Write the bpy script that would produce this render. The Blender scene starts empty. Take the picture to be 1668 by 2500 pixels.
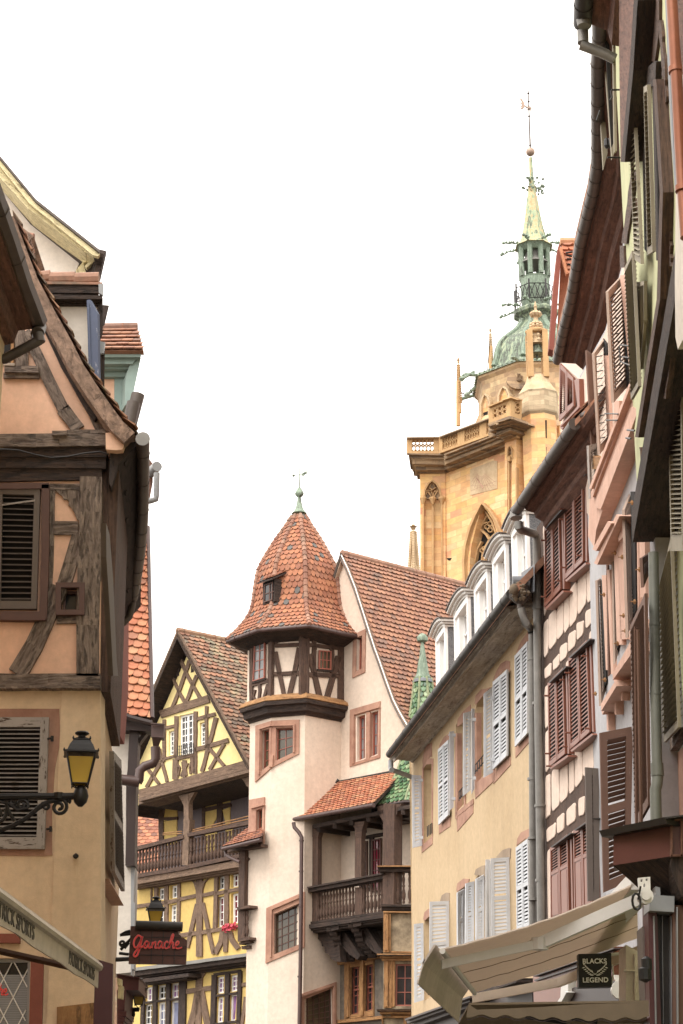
import bpy, bmesh, math, random
from math import sin, cos, tan, radians, atan, pi
from mathutils import Vector as V
from mathutils.geometry import tessellate_polygon
random.seed(7)
sc = bpy.context.scene
COL = sc.collection

# ---------------------------------------------------------------- camera, sky, sun, exposure
FP = 4800.0                                   # focal length in photograph pixels (1668 x 2500)
PT = atan(1650 / FP); CP = cos(PT); SP = sin(PT)
CAM = V((0, 0, 1.6))
cd = bpy.data.cameras.new('camera'); cam = bpy.data.objects.new('camera', cd); COL.objects.link(cam)
cam.location = CAM; cam.rotation_euler = (pi / 2 + PT, 0, 0)
cd.sensor_fit = 'VERTICAL'; cd.sensor_height = 36; cd.lens = FP / 2500 * 36
cd.clip_start = 0.1; cd.clip_end = 3000
sc.camera = cam
wd = bpy.data.worlds.new('World'); sc.world = wd; wd.use_nodes = True
wn = wd.node_tree.nodes; wl = wd.node_tree.links
bg = wn['Background']
sky = wn.new('ShaderNodeTexSky'); sky.sky_type = 'NISHITA'; sky.sun_disc = False
SUN_EL, SUN_AZ = radians(55), radians(222)    # azimuth clockwise from +Y: behind the camera, to the left
sky.sun_elevation = SUN_EL; sky.sun_rotation = SUN_AZ
sky.air_density = 1.2; sky.dust_density = 4.0
hs = wn.new('ShaderNodeHueSaturation'); hs.inputs['Saturation'].default_value = 0.10
mxw = wn.new('ShaderNodeMixRGB'); mxw.inputs['Fac'].default_value = 0.72   # overcast: an even cloud layer over the clear sky
mxw.inputs['Color2'].default_value = (10.7, 10.1, 9.4, 1)
wl.new(sky.outputs[0], hs.inputs['Color']); wl.new(hs.outputs[0], mxw.inputs['Color1'])
wl.new(mxw.outputs[0], bg.inputs['Color']); bg.inputs['Strength'].default_value = 0.13
sd = bpy.data.lights.new('sun', 'SUN'); sd.energy = 0.8; sd.angle = radians(30); sd.color = (1, .96, .9)
so = bpy.data.objects.new('sun', sd); COL.objects.link(so)
sdir = V((sin(SUN_AZ) * cos(SUN_EL), cos(SUN_AZ) * cos(SUN_EL), sin(SUN_EL)))
so.rotation_euler = (-sdir).to_track_quat('-Z', 'Y').to_euler(); so.location = sdir * 100
sc.view_settings.view_transform = 'Standard'; sc.view_settings.look = 'None'
sc.view_settings.gamma = 1; sc.view_settings.exposure = 1.22

# ---------------------------------------------------------------- geometry helpers
CROP = {'a': (0, 350, .27668), 'b': (0, 1000, .27668), 'c': (0, 1650, .36172), 'd': (300, 1500, .23411),
        'e': (280, 2000, .25510), 'f': (540, 1100, .38903), 'g': (580, 1700, .34037), 'h': (980, 200, .29787),
        'i': (970, 850, .27423), 'j': (940, 1250, .27668), 'k': (980, 1850, .43878), 'l': (1280, 0, .27655),
        'm': (1250, 600, .29793), 'n': (1250, 1200, .34039), 's': (0, 0, 1)}
def K(c, *v):
    """flat list of crop coordinates -> list of photograph points"""
    x0, y0, s = CROP[c]
    return [(x0 + v[i] * s, y0 + v[i + 1] * s) for i in range(0, len(v), 2)]
def ray(x, y):
    a = (x - 834) / FP; b = (1250 - y) / FP
    return V((a, CP - b * SP, SP + b * CP))
def at(x, y, Y):
    r = ray(x, y); return CAM + r * (Y / r.y)
def atz(x, y, z):
    r = ray(x, y); return CAM + r * ((z - 1.6) / r.z)
def hd(vp): return atan((vp - 834) * CP / FP)       # heading of a horizontal line from its vanishing point
class F:
    """a vertical wall plane standing in the street"""
    def __init__(s, o, h):
        s.o = V(o); s.h = h; s.u = V((sin(h), cos(h), 0))
        n = V((s.u.y, -s.u.x, 0))
        if n.dot(CAM - s.o) < 0: n = -n
        s.n = n
        s.r = V((-n.y, n.x, 0))                     # to the right as seen from the street
    def p(s, x, y, off=0):
        r = ray(x, y); return CAM + r * ((s.o + s.n * off - CAM).dot(s.n) / r.dot(s.n))
    def turn(s, x, y, deg, off=0): return F(s.p(x, y, off), s.h + radians(deg))
    def sh(s, off): return F(s.o + s.n * off, s.h)
    def w(s, u, z, off=0): q = s.o + s.r * u + s.n * off; return V((q.x, q.y, z))
    def u_of(s, P): return (P - s.o).dot(s.r)
def face(x, y, Y, vp=None): return F(at(x, y, Y), pi / 2 if vp is None else hd(vp))
def lerp(a, b, t): return a + (b - a) * t
class Q:
    """a bilinear patch: TL, TR, BR, BL and an outward normal"""
    def __init__(s, f, pts, off=0, world=False):
        s.c = [V(p) for p in pts] if world else [f.p(x, y, off) for x, y in pts]
        s.n = f if isinstance(f, V) else f.n
        s.W = ((s.c[1] - s.c[0]).length + (s.c[2] - s.c[3]).length) / 2
        s.H = ((s.c[3] - s.c[0]).length + (s.c[2] - s.c[1]).length) / 2
    def P(s, u, v, d=0):
        return lerp(lerp(s.c[3], s.c[2], u), lerp(s.c[0], s.c[1], u), v) + s.n * d
class B:
    def __init__(s): s.bm = bmesh.new()
    def f(s, pts):
        vs = [s.bm.verts.new(p) for p in pts]
        try: return s.bm.faces.new(vs)
        except ValueError: return None
    def prism(s, pts, vec, cap=True):
        a = [s.bm.verts.new(p) for p in pts]; b = [s.bm.verts.new(p + vec) for p in pts]
        n = len(a)
        if cap: s.bm.faces.new(a); s.bm.faces.new(b[::-1])
        for i in range(n):
            s.bm.faces.new((a[i], b[i], b[(i + 1) % n], a[(i + 1) % n]))
        return s
    def loft(s, rings, close=True, caps=True):
        vr = [[s.bm.verts.new(p) for p in r] for r in rings]
        n = len(vr[0])
        for a, b in zip(vr, vr[1:]):
            for i in range(n if close else n - 1):
                s.bm.faces.new((a[i], a[(i + 1) % n], b[(i + 1) % n], b[i]))
        if caps and close:
            s.bm.faces.new(vr[0][::-1]); s.bm.faces.new(vr[-1])
        return s
    def box(s, x0, x1, y0, y1, z0, z1):
        return s.prism([V((x0, y0, z0)), V((x1, y0, z0)), V((x1, y1, z0)), V((x0, y1, z0))], V((0, 0, z1 - z0)))
    def slab(s, f, pts, off=0, th=.3, holes=(), back=False):
        o = [f.p(x, y, off) for x, y in pts]
        hs_ = [[f.p(x, y, off) for x, y in h] for h in holes]
        return s.slabw(f, o, th, hs_, back)
    def slabw(s, f, o, th, hs_=(), back=False):
        if not hs_:
            return s.prism(o, f.n * -th)
        loops = [[V((f.u_of(p), p.z, 0)) for p in l] for l in [o] + list(hs_)]
        flat = [p for l in [o] + list(hs_) for p in l]
        vs = [s.bm.verts.new(p) for p in flat]
        for t in tessellate_polygon(loops):
            try: s.bm.faces.new([vs[i] for i in t])
            except ValueError: pass
        k = 0
        for l in [o] + list(hs_):
            n = len(l); bk = [s.bm.verts.new(p - f.n * th) for p in l]
            for i in range(n):
                j = (i + 1) % n
                s.bm.faces.new((vs[k + i], vs[k + j], bk[j], bk[i]))
            k += n
        return s
    def bar(s, f, pts, w, off=.05, th=.08, jit=0, w2=None):
        """beam along photo points, w photo pixels wide (w2 at its far end)"""
        pl = []
        n = len(pts)
        tot = sum(math.dist(pts[i], pts[i + 1]) for i in range(n - 1)) or 1
        acc = 0; L = []; R = []
        w2 = w if w2 is None else w2
        for i in range(n - 1):
            a, b = pts[i], pts[i + 1]; d = math.dist(a, b) or 1
            px, py = -(b[1] - a[1]) / d, (b[0] - a[0]) / d
            k = max(1, int(d / max(10, w * 1.8))) if jit else 1
            for j in range(k + (1 if i == n - 2 else 0)):
                t = j / k; ww = (w + (w2 - w) * (acc + t * d) / tot) / 2
                cx, cy = a[0] + (b[0] - a[0]) * t, a[1] + (b[1] - a[1]) * t
                j1 = random.uniform(-jit, jit); j2 = random.uniform(-jit, jit)
                L.append((cx + px * (ww + j1), cy + py * (ww + j1))); R.append((cx - px * (ww + j2), cy - py * (ww + j2)))
            acc += d
        vl = [f.p(x, y, off) for x, y in L]; vr = [f.p(x, y, off) for x, y in R]
        for i in range(len(vl) - 1):
            s.prism([vl[i], vl[i + 1], vr[i + 1], vr[i]], f.n * -th)
        return s
    def qbox(s, q, u0, u1, v0, v1, d0, d1, tilt=0, cap=True):
        """box in patch coordinates; tilt leans the lower edge outwards"""
        p = [q.P(u, v, d + (tilt if v == v0 else -tilt)) for d in (d0, d1) for (u, v) in ((u0, v0), (u1, v0), (u1, v1), (u0, v1))]
        v = [s.bm.verts.new(x) for x in p]
        for i in ((0, 1, 2, 3), (7, 6, 5, 4), (0, 4, 5, 1), (1, 5, 6, 2), (2, 6, 7, 3), (3, 7, 4, 0)):
            s.bm.faces.new([v[j] for j in i])
        return s
    def qframe(s, q, w, d0, d1, grow=0, bottom=True, top=True, ws=None):
        """rectangular ring in a patch, w metres wide, grow = outside the patch"""
        a, b = w / q.W, w / q.H; g, h = grow / q.W, grow / q.H
        v0 = -h if bottom else 0; v1 = 1 + h if top else 1
        s.qbox(q, -g, -g + a, v0, v1, d0, d1); s.qbox(q, 1 + g - a, 1 + g, v0, v1, d0, d1)
        if bottom: s.qbox(q, -g + a, 1 + g - a, -h, -h + b, d0, d1)
        if top: s.qbox(q, -g + a, 1 + g - a, 1 + h - b, 1 + h, d0, d1)
        return s
    def tube(s, pts, r, seg=10, half=False, caps=True, rings=0, r2=None):
        pts = [V(p) for p in pts]; R = []; n = len(pts); up = None
        for i, p in enumerate(pts):
            d = ((pts[min(i + 1, n - 1)] - pts[max(i - 1, 0)])).normalized()
            if up is None: up = V((0, 0, 1)) if abs(d.z) < .9 else V((0, -1, 0))
            x = d.cross(up).normalized(); y = x.cross(d).normalized(); up = y
            rr = r if r2 is None else r + (r2 - r) * i / (n - 1)
            if half:
                ring = [p + (x * cos(pi + pi * k / seg) + y * sin(pi + pi * k / seg)) * rr for k in range(seg + 1)]
                ring += [p + (x * cos(-pi * k / seg) + y * sin(-pi * k / seg)) * rr * .86 for k in range(seg + 1)]
                R.append(ring)
            else:
                R.append([p + (x * cos(2 * pi * k / seg) + y * sin(2 * pi * k / seg)) * rr for k in range(seg)])
        s.loft(R, True, caps)
        if rings:
            for a, b in zip(pts, pts[1:]):
                L = (b - a).length; k = int(L / rings)
                for j in range(1, k + 1):
                    c = lerp(a, b, (j - .5) / max(k, 1)); d = (b - a).normalized() * .012
                    s.tube([c - d, c + d], r * 1.07, seg)
        return s
    def lathe(s, c, prof, seg=16, rot=0, caps=True):
        c = V(c)
        s.loft([[c + V((r * cos(rot + 2 * pi * k / seg), r * sin(rot + 2 * pi * k / seg), z)) for k in range(seg)] for r, z in prof], True, caps)
        return s
    def pillow(s, f, pts, off, th, bul=.02):
        """plaster panel with rounded corners and a soft edge"""
        P = [f.p(x, y, off - th) for x, y in pts]; c = sum(P, V()) / len(P)
        P = [c + (p - c) * (1 + .024 / max(.05, (p - c).length)) + V((0, 0, .02 if p.z > c.z else -.02)) for p in P]
        for _ in range(2):
            P = [q for i in range(len(P)) for q in (lerp(P[i], P[(i + 1) % len(P)], .12), lerp(P[i], P[(i + 1) % len(P)], .88))]
        jx = [p + V((0, 0, random.uniform(-.008, .008))) for p in P]
        r2 = [p + f.n * th * .8 + (c - p).normalized() * .004 for p in jx]
        r3 = [p + f.n * th + (c - p).normalized() * .018 for p in jx]
        s.loft([jx, r2, r3], True, True); return s

def tiles(b, L, R, tw, lip=.022, th=.016, rnd=.45, jit=.006, over=.25, flat=False):
    """overlapping roof tiles between two edge lines of row points, eave first"""
    for i in range(len(L) - 1):
        a, c, a2, c2 = L[i], R[i], L[i + 1], R[i + 1]
        e = c - a; wid = e.length
        if wid < .03: continue
        e.normalize()
        up = (a2 - a) - e * (a2 - a).dot(e); rh = up.length
        if rh < 1e-4: continue
        up.normalize(); n = e.cross(up)
        if n.z < 0: n = -n
        xl2 = (a2 - a).dot(e); xr2 = (c2 - a).dot(e)
        mid = wid / 2; k = int(wid / tw) + 2; st = .5 * tw if i % 2 else 0
        for j in range(-k, k + 1):
            x0 = mid + j * tw + st; x1 = x0 + tw * .97
            lo = lerp(0, xl2, .3); hi = lerp(wid, xr2, .3)
            x0, x1 = max(x0, lo), min(x1, hi)
            if x1 - x0 < tw * .15: continue
            o = a + n * random.uniform(0, jit) + up * random.uniform(-jit, jit)
            t0 = max(x0, lo if xl2 < 0 else min(x1, max(x0, xl2))); t1 = x1
            full = (x1 - x0) > tw * .6
            m = 5 if (full and rnd) else 1
            bot = []
            for q in range(m + 1):
                t = q / m; xx = x0 + (x1 - x0) * t
                yy = rnd * tw * .5 * (1 - math.sqrt(max(0, 1 - (2 * t - 1) ** 2))) if m > 1 else 0
                bot.append((xx, yy))
            pts = [o + e * x + up * (y - 0) + n * (lip + th) for x, y in bot]
            top = [o + e * x1 + up * rh * (1 + over) + n * th * .4, o + e * x0 + up * rh * (1 + over) + n * th * .4]
            vt = [b.bm.verts.new(p) for p in pts]; vtop = [b.bm.verts.new(p) for p in top]
            vb = [b.bm.verts.new(p - n * th) for p in pts]
            b.bm.faces.new(vt + vtop)
            for q in range(len(vt) - 1): b.bm.faces.new((vt[q], vb[q], vb[q + 1], vt[q + 1]))
            b.bm.faces.new((vt[0], vtop[1], vb[0])); b.bm.faces.new((vt[-1], vb[-1], vtop[0]))
def rows(poly, step):
    """resample a 3D polyline to rows of equal length"""
    seg = [(poly[i + 1] - poly[i]).length for i in range(len(poly) - 1)]; T = sum(seg); n = max(1, round(T / step)); out = []
    for k in range(n + 1):
        d = T * k / n; i = 0
        while i < len(seg) - 1 and d > seg[i]: d -= seg[i]; i += 1
        out.append(lerp(poly[i], poly[i + 1], min(1, d / seg[i])))
    return out
def nrows(poly, n):
    seg = [(poly[i + 1] - poly[i]).length for i in range(len(poly) - 1)]; T = sum(seg)
    return rows(poly, T / n)[:n + 1]

# ---------------------------------------------------------------- objects
LOC = {}
def thing(name, label, cat, loc, group=None):
    o = bpy.data.objects.new(name, None); COL.objects.link(o); o.location = loc; o.empty_display_size = .3
    o['label'] = label; o['category'] = cat
    if group: o['group'] = group
    LOC[o.name] = V(loc); return o
SPLIT = {'vent_hole', 'window_pane', 'corner_post', 'slit_window', 'tracery_recess', 'plaster_panel', 'opening_shade', 'gallery_rod', 'rafter', 'lead_flashing', 'cornice_edge', 'broken_slat', 'roof_hook'}
def obj(name, b, m, parent=None, smooth=False, label=None, wall=False, sub=False):
    bm = b.bm if isinstance(b, B) else b
    if name in SPLIT and not sub:                           # every separate piece an object of its own
        seen = set(); last = None
        for f0 in list(bm.faces):
            if f0 in seen: continue
            st = [f0]; seen.add(f0); isl = []
            while st:
                q = st.pop(); isl.append(q)
                for v in q.verts:
                    for h in v.link_faces:
                        if h not in seen: seen.add(h); st.append(h)
            nb = B(); mp_ = {}
            for q in isl: nb.bm.faces.new([mp_.get(v) or mp_.setdefault(v, nb.bm.verts.new(v.co)) for v in q.verts])
            last = obj(name, nb, m, parent, smooth, label, wall, True)
        bm.free(); return last
    bmesh.ops.recalc_face_normals(bm, faces=bm.faces)
    base = LOC[parent.name] if parent else V((0, 0, 0))
    uv = bm.loops.layers.uv.new('UVMap'); ro = random.random() * 7
    for fc in bm.faces:
        n = fc.normal
        if wall or m.get('wall'):
            e = V((-n.y, n.x, 0)); e = e.normalized() if e.length > .2 else V((1, 0, 0))
            g = n.cross(e).normalized()
            if g.z < 0: g = -g
            if abs(n.z) < .3:
                for l in fc.loops: l[uv].uv = (l.vert.co.dot(e), l.vert.co.z)
                continue
        else:
            L = max(fc.loops, key=lambda l: (l.link_loop_next.vert.co - l.vert.co).length)
            e = (L.link_loop_next.vert.co - L.vert.co); e = e.normalized() if e.length > 1e-6 else V((1, 0, 0)); g = n.cross(e)
            if n.length < .5: g = V((0, 0, 1))
        for l in fc.loops: l[uv].uv = (l.vert.co.dot(e) + ro, l.vert.co.dot(g) + ro)
    for v in bm.verts: v.co -= base
    me = bpy.data.meshes.new(name); bm.to_mesh(me); bm.free()
    if smooth:
        for p in me.polygons: p.use_smooth = True
        try: me.set_sharp_from_angle(angle=radians(40))
        except Exception: pass
    me.materials.append(m)
    o = bpy.data.objects.new(name, me); COL.objects.link(o)
    if parent: o.parent = parent; LOC[o.name] = base
    else: LOC[o.name] = V((0, 0, 0))
    if label: o['label'] = label
    return o
def tag(o, label, cat, group=None):
    o['label'] = label; o['category'] = cat
    if group: o['group'] = group
    return o

# ---------------------------------------------------------------- materials
SAT, LIFT = .80, 1.08                           # the sampled colours are a little strong for bare albedo
def S(r, g, b, k=1.0):
    f_ = lambda c: (c / 12.92 if c <= .04045 else ((c + .055) / 1.055) ** 2.4)
    c = [f_(r / 255) * k, f_(g / 255) * k, f_(b / 255) * k]; y = .3 * c[0] + .6 * c[1] + .1 * c[2]
    return tuple(min(.92, (y + (x - y) * SAT) * LIFT) for x in c) + (1,)
class M:
    """little node builder"""
    def __init__(s, name, rough=.85, metal=0):
        s.m = bpy.data.materials.new(name); s.m.use_nodes = True; s.t = s.m.node_tree; s.n = s.t.nodes; s.l = s.t.links
        s.bs = s.n['Principled BSDF']; s.bs.inputs['Roughness'].default_value = rough; s.bs.inputs['Metallic'].default_value = metal
        s.tc = s.n.new('ShaderNodeTexCoord')
    def mp(s, src='Object', sc_=(1, 1, 1)):
        k = s.n.new('ShaderNodeMapping'); k.inputs['Scale'].default_value = sc_; s.l.new(s.tc.outputs[src], k.inputs[0]); return k.outputs[0]
    def noise(s, vec, scale, det=4, rough=.6, dist=0):
        k = s.n.new('ShaderNodeTexNoise'); k.inputs['Scale'].default_value = scale; k.inputs['Detail'].default_value = det
        k.inputs['Roughness'].default_value = rough; k.inputs['Distortion'].default_value = dist; s.l.new(vec, k.inputs['Vector']); return k.outputs[0]
    def ramp(s, fac, stops, const=False):
        k = s.n.new('ShaderNodeValToRGB'); e = k.color_ramp.elements
        if const: k.color_ramp.interpolation = 'CONSTANT'
        while len(e) < len(stops): e.new(.5)
        for i, (p, c) in enumerate(stops): e[i].position = p; e[i].color = c
        s.l.new(fac, k.inputs[0]); return k.outputs[0]
    def mix(s, fac, a, b, mode='MIX'):
        k = s.n.new('ShaderNodeMixRGB'); k.blend_type = mode
        for i, x in ((0, fac), (1, a), (2, b)):
            if isinstance(x, (int, float)): k.inputs[i].default_value = x
            elif isinstance(x, tuple): k.inputs[i].default_value = x
            else: s.l.new(x, k.inputs[i])
        return k.outputs[0]
    def bump(s, h, st=.3, dist=.02):
        k = s.n.new('ShaderNodeBump'); k.inputs['Strength'].default_value = st; k.inputs['Distance'].default_value = dist
        s.l.new(h, k.inputs['Height']); s.l.new(k.outputs[0], s.bs.inputs['Normal'])
    def out(s, col): s.l.new(col, s.bs.inputs['Base Color']) if not isinstance(col, tuple) else setattr(s.bs.inputs['Base Color'], 'default_value', col); return s.m
def g(v): return (v, v, v, 1)
def plaster(name, c, c2, big=.5, stain=.35, rough=.92, dirt=None, bump=.25):
    m = M(name, rough); o = m.mp()
    base = m.mix(m.ramp(m.noise(o, big, 5, .65), [(.35, g(0)), (.68, g(1))]), c, c2)
    fine = m.ramp(m.noise(o, 9, 6, .7), [(.3, g(.86)), (.7, g(1.06))])
    col = m.mix(1, base, fine, 'MULTIPLY')
    st = m.ramp(m.noise(m.mp('Object', (2.2, 2.2, .22)), 1.6, 5, .7), [(.5, g(0)), (.78, g(1))])
    d = dirt or tuple(x * .55 for x in c[:3]) + (1,)
    col = m.mix(m.mix(1, st, g(stain), 'MULTIPLY'), col, d)
    m.bump(m.noise(o, 60, 6, .75), bump, .01); return m.out(col)
def wood(name, c, c2, dark=None, sx=1.6, sy=26, rough=.85, bump=.6, worn=.4):
    m = M(name, rough); u = m.mp('UV', (sx, sy, 1))
    dark = dark or tuple(x * .35 for x in c[:3]) + (1,)
    gr = m.noise(u, 1.3, 7, .72, .6)
    col = m.mix(m.ramp(gr, [(.32, g(0)), (.62, g(1))]), c2, c)
    big = m.noise(m.mp('Object', (1, 1, 1)), 1.7, 4, .6)
    col = m.mix(m.mix(1, m.ramp(big, [(.42, g(0)), (.7, g(1))]), g(worn), 'MULTIPLY'), col, c2)
    crn = m.noise(m.mp('UV', (sx * 1.2, sy * .9, 1)), 1.5, 6, .7, .4)
    cr = m.ramp(crn, [(.56, g(0)), (.60, g(1)), (.64, g(1)), (.68, g(0))])
    col = m.mix(m.mix(1, cr, g(.85), 'MULTIPLY'), col, dark)
    col = m.mix(1, col, m.ramp(m.noise(m.mp(), 11, 5, .75), [(.3, g(.72)), (.7, g(1.18))]), 'MULTIPLY')
    m.bump(m.mix(.5, gr, cr, 'SUBTRACT'), bump, .03); return m.out(col)
def paint(name, c, var=.12, rough=.5, metal=0, chip=None, chipc=None, bump=.08):
    m = M(name, rough, metal); o = m.mp()
    k = m.ramp(m.noise(o, 3.5, 5, .7), [(.3, g(1 - var)), (.7, g(1 + var * .4))])
    col = m.mix(1, c, k, 'MULTIPLY')
    if chip is not None:
        cp = m.ramp(m.noise(m.mp('UV', (4, 22, 1)), 1.4, 6, .75), [(chip, g(0)), (chip + .05, g(1))])
        col = m.mix(cp, col, chipc or S(90, 70, 55))
    m.bump(m.noise(o, 45, 4, .7), bump, .01); return m.out(col)
def tile_mat(name, cols, moss=None, rough=.85):
    m = M(name, rough); k = m.n.new('ShaderNodeNewGeometry')
    n = len(cols)
    col = m.ramp(k.outputs['Random Per Island'], [(i / n, c) for i, c in enumerate(cols)], True)
    f2 = m.ramp(m.noise(m.mp(), 6, 5, .7), [(.3, g(.72)), (.7, g(1.12))]); col = m.mix(1, col, f2, 'MULTIPLY')
    if moss:
        col = m.mix(m.ramp(m.noise(m.mp(), 1.3, 6, .75), [(.52, g(0)), (.66, g(.8))]), col, moss)
    m.bump(m.noise(m.mp(), 40, 4, .7), .3, .01); return m.out(col)
def stone_mat(name, cols, bw=.9, bh=.42, mortar=None, dirt=None, dk=.5):
    m = M(name, .9); m.m['wall'] = 1
    uvn = m.mp('UV')
    br = m.n.new('ShaderNodeTexBrick'); br.inputs['Scale'].default_value = 1; br.inputs['Brick Width'].default_value = bw
    br.inputs['Row Height'].default_value = bh; br.inputs['Mortar Size'].default_value = .012; br.inputs['Mortar Smooth'].default_value = .3
    br.inputs['Color1'].default_value = g(0); br.inputs['Color2'].default_value = g(1); br.inputs['Mortar'].default_value = g(.5); br.inputs['Bias'].default_value = 0
    m.l.new(uvn, br.inputs['Vector'])
    n = len(cols)
    col = m.ramp(br.outputs[0], [(i / n, c) for i, c in enumerate(cols)])
    b2 = m.ramp(m.noise(m.mp(), .35, 4, .6), [(.4, g(0)), (.66, g(.55))])
    col = m.mix(b2, col, cols[-1])
    col = m.mix(m.mix(1, br.outputs['Fac'], g(.45), 'MULTIPLY'), col, mortar or cols[0])
    col = m.mix(1, col, m.ramp(m.noise(m.mp('Object', (1, 1, 2.4)), 2.2, 6, .7), [(.3, g(.8)), (.7, g(1.08))]), 'MULTIPLY')
    if dirt: col = m.mix(m.mix(1, m.ramp(m.noise(m.mp('Object', (1, 1, .5)), .9, 6, .72), [(.5, g(0)), (.68, g(1))]), g(dk), 'MULTIPLY'), col, dirt)
    m.bump(m.noise(m.mp(), 14, 5, .7), .35, .03); return m.out(col)
def cloth(name, c, c2, tr=.5, stain=.25):
    m = plaster(name, c, c2, stain=stain, bump=.1); t = m.node_tree; o = t.nodes['Material Output']; bs = t.nodes['Principled BSDF']
    tl = t.nodes.new('ShaderNodeBsdfTranslucent'); mx = t.nodes.new('ShaderNodeMixShader'); mx.inputs[0].default_value = tr; tl.inputs[0].default_value = c
    t.links.new(bs.outputs[0], mx.inputs[1]); t.links.new(tl.outputs[0], mx.inputs[2]); t.links.new(mx.outputs[0], o.inputs[0]); return m
def patina(name, a, b_, c, str_=.9):
    m = M(name, .7); o = m.mp('Object', (2.6, 2.6, .55))
    col = m.ramp(m.noise(o, 1.4, 6, .7), [(.3, c), (.38, a), (.47, b_), (.53, a), (.62, c), (.7, a)])
    col = m.mix(1, col, m.ramp(m.noise(m.mp(), 5, 5, .7), [(.3, g(.8)), (.7, g(1.1))]), 'MULTIPLY')
    m.bump(m.noise(m.mp(), 12, 4, .6), .3, .02); return m.out(col)
def glass_mat(name, tint=(.02, .02, .022, 1), see=.0):
    m = M(name, .06); m.bs.inputs['Specular IOR Level'].default_value = .6
    n = m.ramp(m.noise(m.mp(), 1.2, 3, .5), [(.3, tuple(x * .6 for x in tint[:3]) + (1,)), (.7, tuple(x * 2.0 for x in tint[:3]) + (1,))])
    m.bump(m.noise(m.mp(), 3, 2, .5), .12, .05)
    m.out(n)
    if see:
        m.bs.inputs['Alpha'].default_value = 1 - see
    return m.m

P = {}
P['salmon'] = plaster('salmon_plaster', S(238, 186, 150, .92), S(222, 168, 130, .92), stain=.25)
P['tan'] = plaster('tan_plaster', S(232, 200, 158, .9), S(216, 182, 140, .9), stain=.3)
P['cream'] = plaster('cream_plaster', S(232, 210, 188, .84), S(220, 196, 172, .82), stain=.38, dirt=S(188, 160, 135))
P['pinkwhite'] = plaster('pink_white_plaster', S(238, 212, 192, .86), S(226, 198, 176, .84), stain=.15)
P['white'] = plaster('white_plaster', S(226, 216, 202, .85), S(205, 194, 180, .85), stain=.3)
P['gablecream'] = plaster('pale_cream_plaster', S(240, 228, 216, .92), S(232, 218, 205, .9), stain=.1)
P['beige'] = plaster('beige_plaster', S(232, 198, 146, .66), S(222, 186, 132, .64), stain=.35)
P['yellow'] = plaster('yellow_plaster', S(246, 222, 138, .86), S(236, 208, 120, .86), stain=.2)
P['yellow2'] = plaster('ochre_yellow_plaster', S(228, 192, 84, .82), S(208, 170, 68, .82), stain=.25)
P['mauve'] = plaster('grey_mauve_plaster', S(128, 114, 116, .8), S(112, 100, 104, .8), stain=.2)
P['blue'] = plaster('pale_blue_plaster', S(194, 192, 194, .84), S(178, 176, 180, .84), stain=.2)
P['green'] = plaster('pale_green_plaster', S(204, 204, 150, .85), S(186, 190, 134, .85), stain=.25)
P['red'] = plaster('red_brown_plaster', S(160, 84, 62, .8), S(140, 70, 54, .8), stain=.2)
P['trim'] = plaster('salmon_stone_trim', S(222, 174, 148, .88), S(206, 156, 130, .88), stain=.3, big=1.5)
P['pinkstone'] = plaster('pink_sandstone', S(198, 146, 116, .8), S(166, 114, 90, .8), stain=.4, big=2)
P['greystone'] = plaster('grey_sandstone', S(178, 152, 120, .8), S(146, 122, 98, .8), stain=.5, big=1)
P['timber'] = wood('weathered_timber', S(156, 134, 116, .86), S(70, 50, 39, .72), sx=2.5, sy=16, bump=1.0, worn=.2)
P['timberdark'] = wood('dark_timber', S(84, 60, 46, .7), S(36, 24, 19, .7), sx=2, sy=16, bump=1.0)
P['timberbrown'] = wood('brown_timber', S(108, 76, 56, .8), S(64, 43, 33, .76))
P['timberyel'] = wood('grey_brown_timber', S(146, 114, 86, .8), S(96, 70, 52, .76))
P['redwood'] = wood('red_brown_boards', S(142, 92, 68, .75), S(92, 56, 42, .72), sy=14, worn=.5)
P['soffit'] = wood('dark_soffit_boards', S(72, 54, 44, .7), S(42, 30, 25, .7), sy=10)
P['coving'] = wood('weathered_coving', S(206, 194, 178, .85), S(150, 134, 118, .8), sx=.8, sy=6, worn=.6, bump=.2)
P['palewood'] = wood('pale_yellow_boards', S(232, 216, 160, .85), S(222, 204, 146, .85), dark=S(120, 100, 60), worn=.2, bump=.15)
P['ochrewood'] = wood('ochre_wood', S(190, 134, 62, .8), S(142, 92, 40, .8), sy=12)
P['barge'] = wood('mossy_roof_edge', S(176, 138, 112, .85), S(104, 80, 62, .8), sx=5, sy=9)
P['shutgrey'] = paint('weathered_grey_shutter_paint', S(160, 150, 142, .85), chip=.55, chipc=S(78, 54, 42, .7), rough=.8)
P['shutdark'] = paint('black_brown_shutter_paint', S(108, 94, 84, .8), chip=.58, chipc=S(110, 96, 80, .7), rough=.8)
P['shutwhite'] = paint('white_shutter_paint', S(200, 203, 208, .82), .12, .55)
P['shutred'] = paint('red_brown_shutter_paint', S(142, 76, 48, .8), .15, .45)
P['shutbrown'] = paint('dull_brown_shutter_paint', S(124, 86, 66, .75), chip=.62, chipc=S(150, 120, 100, .7), rough=.75)
P['shuttan'] = paint('tan_shutter_paint', S(178, 150, 130, .8), chip=.6, chipc=S(130, 100, 84, .7), rough=.75)
P['shutolive'] = paint('olive_shutter_paint', S(150, 138, 112, .8), chip=.6, chipc=S(100, 84, 64, .7), rough=.75)
P['blueshut'] = paint('faded_blue_paint', S(88, 100, 132, .75), chip=.6, chipc=S(170, 170, 180, .8), rough=.7)
P['teal'] = paint('faded_teal_paint', S(142, 168, 160, .8), chip=.64, chipc=S(110, 124, 118, .8), rough=.7)
P['whitewin'] = paint('white_window_paint', S(236, 234, 230, .9), .06, .5)
P['redwin'] = paint('red_window_paint', S(164, 84, 60, .85), .12, .5)
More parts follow.
